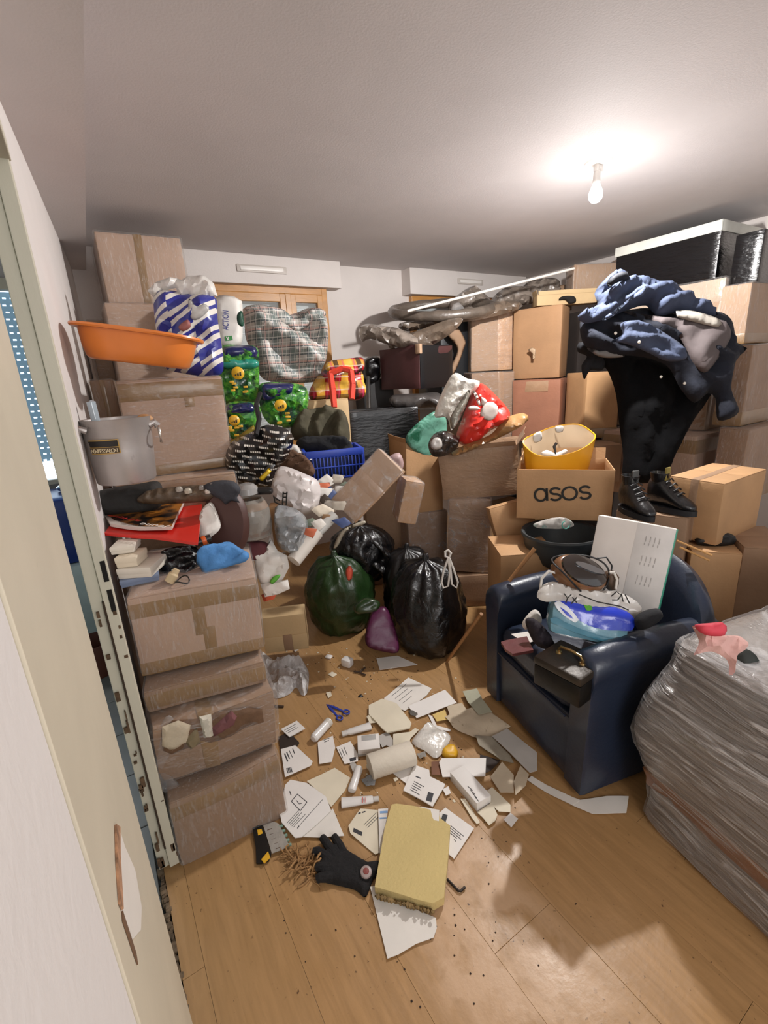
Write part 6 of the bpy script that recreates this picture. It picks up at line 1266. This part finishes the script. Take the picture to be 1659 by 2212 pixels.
sheet('soiled_sheet', 'stained mess of wet paper and film beside the armchair', 'paper', [(1110, 480), (1200, 440), (1340, 420), (1420, 480), (1500, 540), (1380, 600), (1290, 600), (1230, 580), (1160, 545)], .004, PAPER_D, zoom=z4, curl=.02, bend=12)
sheet('paper_sheet', 'long grey-white sheet running along the armchair front', 'paper', [(1390, 590), (1480, 540), (1570, 615), (1659, 690), (1659, 800), (1615, 810), (1500, 690)], .020, mt('grey_paper', 'B5B0AA'), zoom=z4, curl=.012)
sheet('soiled_sheet', 'dirty grey paper heap between long sheet and blank strip', 'paper', [(1290, 600), (1390, 600), (1500, 700), (1520, 750), (1440, 740), (1360, 690), (1310, 660)], .006, mt('dirty_grey_paper', '8F8676', .8, .2, 12, .3, 30), zoom=z4, curl=.022, bend=12)
sheet('dark_card', 'dark brown wedge at the right end of the blank strip', 'card', [(1320, 700), (1440, 735), (1380, 800), (1300, 830), (1310, 770)], .003, mt('dark_brown_card', '2E211A'), zoom=z4)
sheet('envelope', 'dirty beige envelope right of the blank strip', 'envelope', [(1380, 830), (1450, 745), (1520, 820), (1520, 930), (1440, 930)], .010, PAPER_D, zoom=z4, curl=.014)
sheet('envelope', 'folded beige envelope corner farther right of the dirty one', 'envelope', [(1520, 870), (1560, 770), (1610, 830), (1590, 900), (1530, 955)], .008, PAPER_D, zoom=z4, curl=.02)
sheet('soiled_sheet', 'dirty white card under the dirty beige envelope', 'card', [(1350, 920), (1390, 890), (1500, 1000), (1500, 1045), (1430, 1040), (1370, 980)], .003, P3, zoom=z4)
sheet('paper_square', 'tiny square white paper alone below the beige envelope', 'paper', [(1460, 1090), (1500, 1050), (1545, 1085), (1505, 1135)], .001, P2, zoom=z4)
sheet('paper_strip', 'long ragged white strip at the foot of the armchair', 'paper', [(350, 1560), (380, 1535), (480, 1590), (560, 1630), (690, 1700), (640, 1725), (480, 1640)], .003, PAPER, zoom=z6, curl=.012)
sheet('paper_strip', 'wide rumpled white paper under the armchair front corner', 'paper', [(560, 1640), (690, 1690), (860, 1670), (1000, 1672), (985, 1778), (770, 1780), (640, 1725)], .002, PAPER, zoom=z6, curl=.010)
# lower litter
sheet('paper_sheet', 'cream sheet above the leaflet with a square emblem', 'paper', [(330, 80), (490, 0), (580, 60), (550, 130), (470, 225), (430, 170)], .002, P3, zoom=z5)
sheet('paper_sheet', 'white triangular sheet below the leaflet with a square emblem', 'paper', [(300, 400), (480, 240), (545, 393), (400, 405)], .004, PAPER, zoom=z5)
DQ = [(240, 195), (275, 152), (330, 200), (292, 250)]
sheet('leaflet', 'large white leaflet with an outlined square emblem near the glove', 'leaflet', [(205, 100), (235, 70), (330, 90), (440, 170), (470, 250), (385, 330), (300, 400), (260, 405), (185, 320), (165, 230), (190, 170)], .010, P2, zoom=z5, th=.003, curl=.006, prints=[Q(DQ[k], DQ[(k + 1) % 4], 3.5) for k in range(4)] + [Q((270, 190), (285, 210), 3), Q((285, 210), (302, 205), 3), Q((230, 135), (238, 158), 5)] + lines((215, 320), (290, 240), (9, 6), 5, 2) + [Q((290, 330), (420, 185), 2), Q((275, 350), (285, 335), 5)])
sheet('leaflet', 'soiled cream leaflet with barcode left of the foam block', 'leaflet', [(570, 340), (640, 240), (740, 245), (745, 490), (725, 500), (580, 380)], .003, P3, zoom=z5, prints=[Q((628, 270), (640, 262), 8), Q((648, 262), (668, 255), 6)] + code((600, 352), (50, 22), (-4, 22), 4) + lines((660, 330), (730, 260), (10, 8), 3, 2))
sheet('paper_strip', 'narrow white slip with blue print beside the foam block', 'paper', [(742, 245), (800, 238), (770, 420), (765, 500), (748, 492)], .008, P2, zoom=z5, prints=[Q((752, 262), (796, 258), 12), Q((750, 295), (792, 292), 8)], ink=mt('blue_ink', '7FA4D0', .6))
sheet('leaflet', 'white printed leaflet right of the foam block', 'leaflet', [(1095, 265), (1130, 235), (1295, 350), (1180, 525), (1150, 500), (1100, 340)], .006, P2, zoom=z5, prints=code((1118, 270), (-14, 45), (28, 8), 4) + lines((1160, 335), (1235, 395), (-3, 12), 4, 3) + [Q((1180, 410), (1190, 425), 3)])
sheet('crumpled_sheet', 'crumpled white wrapper behind the top edge of foam', 'paper', [(850, 240), (890, 222), (1000, 228), (1095, 250), (1092, 310), (1000, 290), (880, 262)], .036, PAPER, zoom=z5, curl=.012)
sheet('paper_sheet', 'big stained white sheet under and in front of the foam', 'paper', [(695, 690), (740, 680), (860, 780), (1075, 870), (1080, 930), (1062, 985), (960, 1020), (860, 1080), (795, 1105)], .002, PAPER, zoom=z5, curl=.005)
# foam block with ragged dirty edge
FO = mt('yellow_foam', 'CBB57C', .95, .06, 4, .35, 90, dirt='A08850', dirt_s=5, dirt_t=.66, stretch=(1, 1, 1))
fo_ = sheet('foam_block', 'thick old yellow foam slab beside the black glove', 'foam', [(822, 250), (850, 246), (960, 262), (1085, 290), (1105, 330), (1158, 370), (1145, 560), (1122, 790), (1060, 825), (960, 800), (850, 765), (725, 730), (752, 560), (782, 380)], .008, FO, zoom=z5, th=.030, curl=.006, res=.022)
g = G(); rnd = random.Random(4)
for k in range(70):
    f = k / 70; p = Z(*z5(725 + 340 * f, 738 + 95 * f), .012 + rnd.uniform(0, .02)); s_ = rnd.uniform(.002, .006); p = p - fo_.location
    g.cub((p.x - s_, p.y - s_, p.z - s_), (p.x + s_, p.y + s_, p.z + s_), .002)
o = g.out('ragged_edge', mt('dirty_foam_crumb', '7A6440', .95, .4, 60), fo_); o['kind'] = 'stuff'
# black knitted glove
plg = Pl(0, 0, 0, 0, at=Z(*z5(560, 580), .006)); plg.N = UP; plg.V = Vector((F0.x, F0.y, 0)).normalized(); plg.U = R0
KN = mt('black_knit', '1B191A', .95, .25, 60, .6, 120)
gv = thing('glove', 'black knitted glove with a small round badge, lying on the floor', 'glove', Matrix.Translation(Z(*z5(560, 580))))
zz = lambda L: [z5(*p) for p in L]
puff('palm', zz([(440, 470), (500, 440), (560, 470), (640, 520), (690, 545), (748, 535), (752, 605), (715, 640), (695, 690), (665, 745), (610, 705), (520, 680), (420, 655), (390, 610), (400, 540)]), plg, .024, KN, gv, res=.012, back=.2, fold=.15, vor=.1)
for k, L in enumerate((((480, 540), (430, 500), (395, 478), (368, 482)), ((500, 500), (455, 450), (432, 415), (420, 402)), ((540, 490), (515, 440), (498, 412), (488, 396)), ((470, 570), (420, 568), (398, 570), (384, 580)), ((480, 625), (430, 628), (405, 630), (388, 640)))):
    q = [Z(*z5(*p), .016 + (.004 if 0 < i < 3 else 0)) - gv.location for i, p in enumerate(L)]; qq = []
    for i in range(len(q) - 1): qq += [q[i].lerp(q[i + 1], f) for f in (0, .33, .66)]
    qq.append(q[-1]); g = G(); n_ = len(qq); g.tube(qq + [qq[-1] + (qq[-1] - qq[-2]) * .4], [.0155 - .003 * i / n_ for i in range(n_)] + [.005], 10); g.out('finger', KN, gv)
c = Z(*z5(671, 597), .034) - gv.location; bdg = G().lathe([(0, .004), (.014, .004), (.018, .002), (.019, -.004), (0, -.004)], 24, Matrix.Translation(c) @ Matrix.Rotation(.15, 4, 'X')).out('badge', mt('badge_grey', '9A8A86', .4, .1), gv)
G().lathe([(0, .0065), (.009, .006), (.0105, .003), (0, .002)], 20, Matrix.Translation(c) @ Matrix.Rotation(.15, 4, 'X')).out('badge_centre', mt('badge_red', '7A3A34', .4, .2), bdg)
# tangled tuft of hair and fluff by the glove
g = G(); rnd = random.Random(2)
for k in range(60):
    f = rnd.random(); x, y = 240 + 150 * f + rnd.uniform(-25, 25), 500 + 110 * f + rnd.uniform(-35, 30); p = Z(*z5(x, y), .003); L = [p]; d_ = Vector((rnd.uniform(-1, 1), rnd.uniform(-1, 1), 0)).normalized()
    for q in range(5):
        d_ = (d_ + Vector((rnd.uniform(-.9, .9), rnd.uniform(-.9, .9), rnd.uniform(-.3, .35)))).normalized(); L.append(L[-1] + d_ * .013); L[-1].z = max(.002, min(.03, L[-1].z))
    g.tube(L, rnd.uniform(.0012, .004), 5)
o = one('fluff_tuft', 'tangled tan tuft of fluff at the fingertips of the glove', 'fluff', g, mt('tan_fluff', '9A744A', .9, .3, 40)); o['kind'] = 'stuff'
# allen key
g = G(); g.tube([Z(*z5(1140, 640), .006), Z(*z5(1205, 708), .006), Z(*z5(1218, 708), .007), Z(*z5(1243, 685), .007)], .004, 6); one('hex_key', 'small dark hex key right of the foam block', 'tool', g, mt('dark_steel', '2E2620', .5, .2, metal=.5))
# strip of capsules and the black-yellow pack
bl = sheet('blister_pack', 'silver blister strip of capsules by the door stack', 'blister', [(78, 338), (140, 318), (168, 330), (228, 455), (190, 480), (128, 502)], .004, mt('silver_foil', 'BEBBB4', .25, .1, 20, .3, 40, metal=.5), zoom=z5, th=.002)
for r_ in range(5):
    for c_ in range(2):
        a = Z(*z5(102 + 12 * r_ + 62 * c_, 362 + 27 * r_ - 22 * c_), .009) - bl.location; u = (Z(*z5(128 + 12 * r_ + 62 * c_, 352 + 27 * r_ - 22 * c_), .009) - bl.location - a)
        g = G(); g.tube([a - u * .12, a, a + u, a + u * 1.12], [.002, .0052, .0052, .002], 8); g.out('capsule', mt('dark_capsule' if c_ == 0 else 'green_capsule', '5A4A40' if c_ == 0 else '7F9A8A', .25, .1, coat=.5), bl)
bp = sheet('battery_card', 'black card with yellow ends beside the blister strip', 'card', [(15, 352), (40, 340), (75, 345), (125, 500), (112, 540), (66, 556), (38, 556), (36, 470)], .003, mt('black_gloss_card', '141414', .35, .2), zoom=z5, th=.006)
for q in ([(40, 342), (62, 337), (75, 380), (48, 392)], [(66, 530), (105, 484), (118, 518), (82, 552)]): 
    o = sheet('yellow_end', None, None, q, .0105, mt('yellow_plastic', 'DDA92A', .4), zoom=z5, th=.004, curl=.001); o.parent = bp; o.location = o.location - bp.location
# tubes, bottles, rolls
def lying(name, label, cat, p0, p1, r, mat, zoom=z4, prof=None, seg=18, z=0, squash=1.0, capn=None):
    """something round lying on the floor between two pixels"""
    a, b = Z(*zoom(*p0), z + r * squash), Z(*zoom(*p1), z + r * squash); d_ = b - a; L = d_.length; d_.normalize()
    side = UP.cross(d_).normalized(); m = Matrix((side, UP, d_)).transposed().to_4x4()
    o = thing(name, label, cat, Matrix.Translation((a + b) / 2 - UP * r * squash))
    m.translation = a - o.location
    prof = prof or [(0, 0), (.9, 0), (1, .03), (1, .97), (.9, 1), (0, 1)]
    G().lathe([(x * r, y * L) for x, y in prof], seg, m, sx=1, sy=squash).out('body', mat, o)
    if capn:
        nm, pr, mm = capn; G().lathe([(x * r, y * L) for x, y in pr], seg, m, sx=1, sy=max(squash, .8)).out(nm, mm, o)
    return o
WP = mt('white_plastic', 'DCD8D4', .3, .04, 6, coat=.2); GW = mt('grey_white_plastic', 'C5C0BA', .35, .06)
lying('roll_on_stick', 'white cylindrical stick with clear cap near the blue scissors', 'stick', (325, 595), (420, 492), .020, WP, prof=[(0, -.05), (.7, -.04), (1, .03), (1, .78), (0, .78)], capn=('cap', [(0, .78), (.95, .78), (1.05, .82), (1.05, .98), (.8, 1), (0, 1)], mt('clear_cap', 'CFCBC2', .12, .05, coat=.8)))
lying('small_bottle', 'small white bottle lying left below the paper roll', 'bottle', (552, 905), (598, 765), .017, WP, prof=[(0, -.03), (.8, -.02), (1, .05), (.92, .5), (1, .9), (.8, .98), (0, 1)], squash=.8)
lying('paste_tube', 'white ointment tube with red bands in front of the litter', 'tube', (492, 980), (682, 958), .017, WP, prof=[(0, 0), (1.35, 0), (1.3, .05), (1, .8), (.95, .97), (.6, 1), (0, 1)], squash=.55, capn=('cap', [(0, 1), (.6, 1), (.6, 1.17), (0, 1.17)], GW))
tub_ = bpy.data.objects['paste_tube']
for k in range(3):
    a = Z(*z4(618 + 9 * k, 944), .024) - tub_.location; b = Z(*z4(618 + 9 * k, 980), .024) - tub_.location; g = G(); g.tube([a, a.lerp(b, .5) + UP * .0012, b], .0012, 4); g.out('red_band', mt('red_print', 'C62A20'), tub_)
lying('paste_tube', 'white toothpaste tube behind the medicine carton', 'tube', (665, 520), (525, 560), .018, WP, prof=[(0, 0), (1.2, 0), (1.2, .05), (1, .9), (.6, 1), (0, 1)], squash=.6, capn=('cap', [(0, 1), (.75, 1), (.75, 1.22), (0, 1.22)], GW))
lying('paper_roll', 'thick white paper roll lying across the middle of the litter', 'roll', (660, 765), (915, 680), .052, mt('roll_paper', 'D2C8B8', .85, .05, 8, .3, 40), prof=[(0, .005), (.45, .0), (.5, -.004), (.97, 0), (1, .015), (1, .985), (.97, 1), (.4, 1), (0, .995)], seg=30, squash=.85)
sheet('roll_tail', 'beige bottom wrap curling out below the paper roll', 'paper', [(640, 770), (690, 770), (770, 800), (780, 822), (730, 832), (680, 815), (645, 790)], .004, P3, zoom=z4, th=.008, curl=.012)
def cart(label, a, b, dep, h, z, mat, zoom=z4, flap=None):
    p, q = Z(*zoom(*a), z), Z(*zoom(*b), z); u = q - p
    o = thing('medicine_carton', label, 'carton', Matrix.Translation((p + q) / 2) @ Matrix.Rotation(math.atan2(u.y, u.x), 4, 'Z'))
    L = u.length; G().cub((-L / 2, 0, 0), (L / 2, dep, h), .002, .04).out('body', mat, o); return o, L
o, L = cart('white medicine carton with faint grey panel amid the litter', (592, 705), (725, 690), .085, .034, .004, P2)
G().cub((-L / 2 - .001, -.001, .004), (L / 2 + .001, .086, .012), .001).out('printed_band', mt('pale_grey_print', 'A7A5A2', .6), o)
G().cub((-L * .3, .05, .033), (L * .35, .08, .0352), .0005).out('printed_panel', mt('pale_grey_print', 'A7A5A2'), o)
o, L = cart('long white medicine carton lying open at right of the litter', (1165, 905), (1290, 1050), -.0, .0, .0, P2) if False else (None, 0)
mc = thing('medicine_carton', 'long white medicine carton with an open end flap, right of the litter', 'carton', Matrix.Translation(Z(*z4(1260, 920))))
a, b, c_ = Z(*z4(1140, 845), 0) - mc.location, Z(*z4(1300, 1035), 0) - mc.location, Z(*z4(1255, 840), 0) - mc.location
u = b - a; v_ = c_ - a; v_ = v_ - u.normalized() * v_.dot(u.normalized())
mm = Matrix((u.normalized(), v_.normalized(), UP)).transposed().to_4x4(); mm.translation = a
if mm.determinant() < 0: mm = Matrix((u.normalized(), v_.normalized(), -UP)).transposed().to_4x4(); mm.translation = a + UP * .04
g = G(); g.cub((0, 0, 0), (u.length, v_.length, .04), .002, .05); 
for w__ in g.v: w__.xyz = mm @ w__
g.out('body', P2, mc)
for L in ([(1300, 1040), (1390, 985), (1422, 1060), (1410, 1095), (1372, 1122), (1335, 1075)], [(1200, 960), (1230, 960), (1318, 1100), (1300, 1112), (1270, 1075)]):
    o = sheet('flap', None, None, L, .004, P3, zoom=z4, th=.002, curl=.006); o.parent = mc; o.location = o.location - mc.location
g = G()
for k in range(4):
    a, b = Z(*z4(1245 + 14 * k, 880 + 20 * k), .0412) - mc.location, Z(*z4(1275 + 12 * k, 905 + 22 * k), .0412) - mc.location; g.tube([a, b], .0011, 4)
o = g.out('printed_text', INK, mc); o['kind'] = 'stuff'
# blister of gauze, yellow cap, scissors, wallet and small bits
puff1('gauze_packet', 'clear white gauze packet beside the yellow lump', 'packet', [z4(*p) for p in ((915, 605), (1000, 510), (1060, 530), (1135, 570), (1130, 625), (1060, 712), (990, 670), (935, 640))], (lambda p: (setattr(p, 'N', UP), setattr(p, 'V', F0), setattr(p, 'U', R0), p)[3])(Pl(0, 0, 0, 0, at=Z(*z4(1025, 610), .008))), .024, mt('gauze_film', 'D5D0C8', .2, .08, 10, .6, 30, coat=.6), res=.014, back=.3, sharp=35)
flat = lambda px, z: (lambda p: (setattr(p, 'N', UP), setattr(p, 'V', F0), setattr(p, 'U', R0), p)[3])(Pl(0, 0, 0, 0, at=Z(*px, z)))
puff1('yellow_lump', 'bright yellow plastic lump right of the gauze packet', 'plastic', [z4(*p) for p in ((1088, 682), (1105, 655), (1135, 640), (1175, 655), (1188, 680), (1178, 710), (1130, 716), (1100, 705))], flat(z4(1138, 680), .006), .02, mt('yellow_plastic', 'DDA92A', .4), res=.009, back=.3, vor=.1)
sc = thing('scissors', 'small blue scissors lying open-handled on the floor', 'scissors', Matrix.Translation(Z(*z4(460, 430))))
BLUE = mt('blue_plastic', '2A3C9A', .35, .1)
for k, (c0_, c1_) in enumerate((((402, 388), (480, 475)), ((410, 392), (520, 440)))):
    a, b = Z(*z4(*c0_), .004 + .002 * k) - sc.location, Z(*z4(*c1_), .004 + .002 * k) - sc.location
    g = G(); g.tube([a, a.lerp(b, .35), a.lerp(b, .6), a.lerp(b, .85)], [.002, .0075, .006, .004], 8); d_ = (b - a).normalized(); n_ = UP.cross(d_); r_ = .018
    for q in g.v: q.z = .002 + (q.z - .004) * .5 + .003 * k
    g.tube([b + d_ * (r_ * .9 * cos(2 * pi * i / 18)) + n_ * (r_ * .72 * sin(2 * pi * i / 18)) + UP * .003 for i in range(18)], .0038, 7, True); g.out('blade_half', BLUE, sc)
hw = puff1('holster', 'black leather pouch standing near the blue scissors', 'pouch', [z4(*p) for p in ((575, 400), (580, 350), (605, 328), (640, 350), (650, 410), (645, 462), (585, 468))], Pl(*z4(612, 440), 2.33, 0, 45), .028, mt('black_leather_pouch', '151515', .3, .2, 8, .2, 30, coat=.4), res=.012, vor=.1)
puff('strap', [z4(*p) for p in ((545, 378), (560, 362), (582, 362), (582, 378), (565, 380), (556, 390), (545, 388))], Pl(*z4(565, 376), 2.33, 0, 45), .010, BLACK, hw, res=.01)
c = C(*z4(612, 400), 2.29); G().lathe([(0, .003), (.007, .002), (.008, -.002), (0, -.003)], 14, Matrix.Translation(wm(hw).inverted() @ c) @ Matrix.Rotation(.8, 4, 'X')).out('press_stud', mt('stud_steel', '8A8782', .2, .1, metal=.8), hw)
def tiny(name, label, cat, px, r, mat, z=None, zoom=z4, fl=.5):
    p = Z(*zoom(*px), 0); g = G(); g.cub((-r, -r * .8, 0), (r, r * .8, r * 2 * fl), r * .35, 1); rz = Matrix.Rotation(px[0] * .7, 4, 'Z')
    for q in g.v: q.xyz = rz @ q + p
    return one(name, label, cat, g, mat)
tiny('small_jar', 'small white rounded jar on bare floor before the green sack', 'jar', (528, 160), .030, WP, fl=.8)
tiny('paper_chip', 'flat white chip left of the small jar', 'chip', (416, 112), .020, P2, fl=.3); tiny('paper_chip', 'square cream chip below the small jar', 'chip', (438, 215), .020, P3, fl=.15)
tiny('paper_chip', 'white angled bit near the pale low carton', 'chip', (220, 70), .014, P2, fl=.4)
g = G()
for L in (((565, 195), (600, 200), (632, 172)), ((598, 200), (634, 216))): g.tube([Z(*z4(*p), .008) for p in L], .005, 6)
one('forked_twig', 'dark forked twig right below the small jar', 'twig', g, mt('twig_brown', '3E2E22', .8))
g = G(); g.tube([Z(*z4(85, 402), .006), Z(*z4(145, 405), .006)], .006, 6); one('pencil_stub', 'dark pencil stub by the crushed box', 'pencil', g, mt('twig_brown', '3E2E22'))
puff1('plastic_film', 'crumpled clear plastic film on the floor right of the door stack', 'film', [z4(*p) for p in ((25, 160), (80, 140), (150, 150), (250, 145), (295, 200), (285, 325), (250, 335), (220, 290), (180, 330), (110, 355), (40, 330), (20, 250))], flat(z4(160, 250), .004), .05, film_mat('crumpled_film', (1, 1, 1), .95, .42, .6, .15, .9, 16), res=.016, sharp=25, back=.1, fold=.7, fs=14, vor=.6, vs=22, crumple=.5, flat=.6)
sheet('paper_sheet', 'white paper corner behind the crumpled clear film', 'paper', [(20, 80), (92, 140), (40, 165), (15, 150)], .002, P2, zoom=z4)
for k, (q, lab) in enumerate((([(1095, 905), (1130, 890), (1145, 930), (1115, 945)], 'torn white scrap right of the coded leaflet'), ([(800, 845), (820, 838), (832, 858), (812, 868)], 'tiny pale scrap below the paper roll'), ([(540, 755), (560, 745), (585, 770), (560, 800)], 'grey clear scrap beside the small bottle'), ([(610, 850), (650, 820), (700, 835), (690, 880), (640, 890)], 'crinkled clear scrap right of the small bottle'), ([(630, 610), (660, 580), (700, 590), (690, 640)], 'white scrap under the medicine carton'), ([(940, 690), (990, 680), (1000, 715), (960, 725)], 'foil scrap below the gauze packet'), ([(400, 325), (425, 315), (435, 345), (412, 355)], 'crumpled cream scrap above the scissors'), ([(640, 470), (700, 460), (715, 510), (660, 515)], 'beige crumpled scrap under the dressing pad'), ([(890, 430), (940, 440), (950, 470), (905, 465)], 'dark grey scrap under the creased sheet'))):
    sheet('paper_scrap', lab, 'scrap', q, .003, [P2, P3, mt('grey_paper', 'B5B0AA'), mt('crinkled_grey_film', '8B8E90'), P2, mt('silver_foil', 'BEBBB4'), P3, P3, mt('dark_grey_paper', '5A554E', .8)][k], zoom=z4, curl=.012, bend=30, res=.012)
# crumbs and grit, far too many to count
g = G(); rnd = random.Random(21)
spots = [((600, 420), (90, 30), 30), ((650, 560), (70, 60), 40), ((1000, 1480), (60, 40), 10)]
for k in range(330):
    if k < 170: x, y = rnd.gauss(850, 150), rnd.gauss(1640, 110)
    elif k < 260: x, y = rnd.gauss(760, 90), rnd.gauss(1440, 40)
    else: x, y = rnd.gauss(930, 170), rnd.gauss(1960, 110)
    if not (600 < x < 1250 and 1395 < y < 2200): continue
    p = Z(x, y, 0); s_ = rnd.uniform(.0007, .0026); g.cub((p.x - s_, p.y - s_ * rnd.uniform(.5, 1.4), 0), (p.x + s_, p.y + s_ * rnd.uniform(.5, 1.4), s_ * rnd.uniform(.5, 1.2)), s_ * .3)
o = one('dark_crumbs', 'dark crumbs and grit scattered over the wooden floor', 'crumbs', g, mt('dark_grit', '33241A', .9, .4, 90)); o['kind'] = 'stuff'
g = G()
for k in range(120):
    x, y = (rnd.gauss(760, 90), rnd.gauss(1440, 36)) if k < 60 else (rnd.gauss(850, 130), rnd.gauss(1620, 100))
    if not (600 < x < 1150 and 1395 < y < 1800): continue
    p = Z(x, y, 0); s_ = rnd.uniform(.0015, .005); g.cub((p.x - s_, p.y - s_ * rnd.uniform(.5, 1.4), 0), (p.x + s_, p.y + s_ * rnd.uniform(.5, 1.4), s_ * .5), s_ * .2)
o = one('pale_crumbs', 'pale paper crumbs scattered between sacks and litter', 'crumbs', g, mt('pale_grit', 'CFC3AC', .8, .2, 60)); o['kind'] = 'stuff'
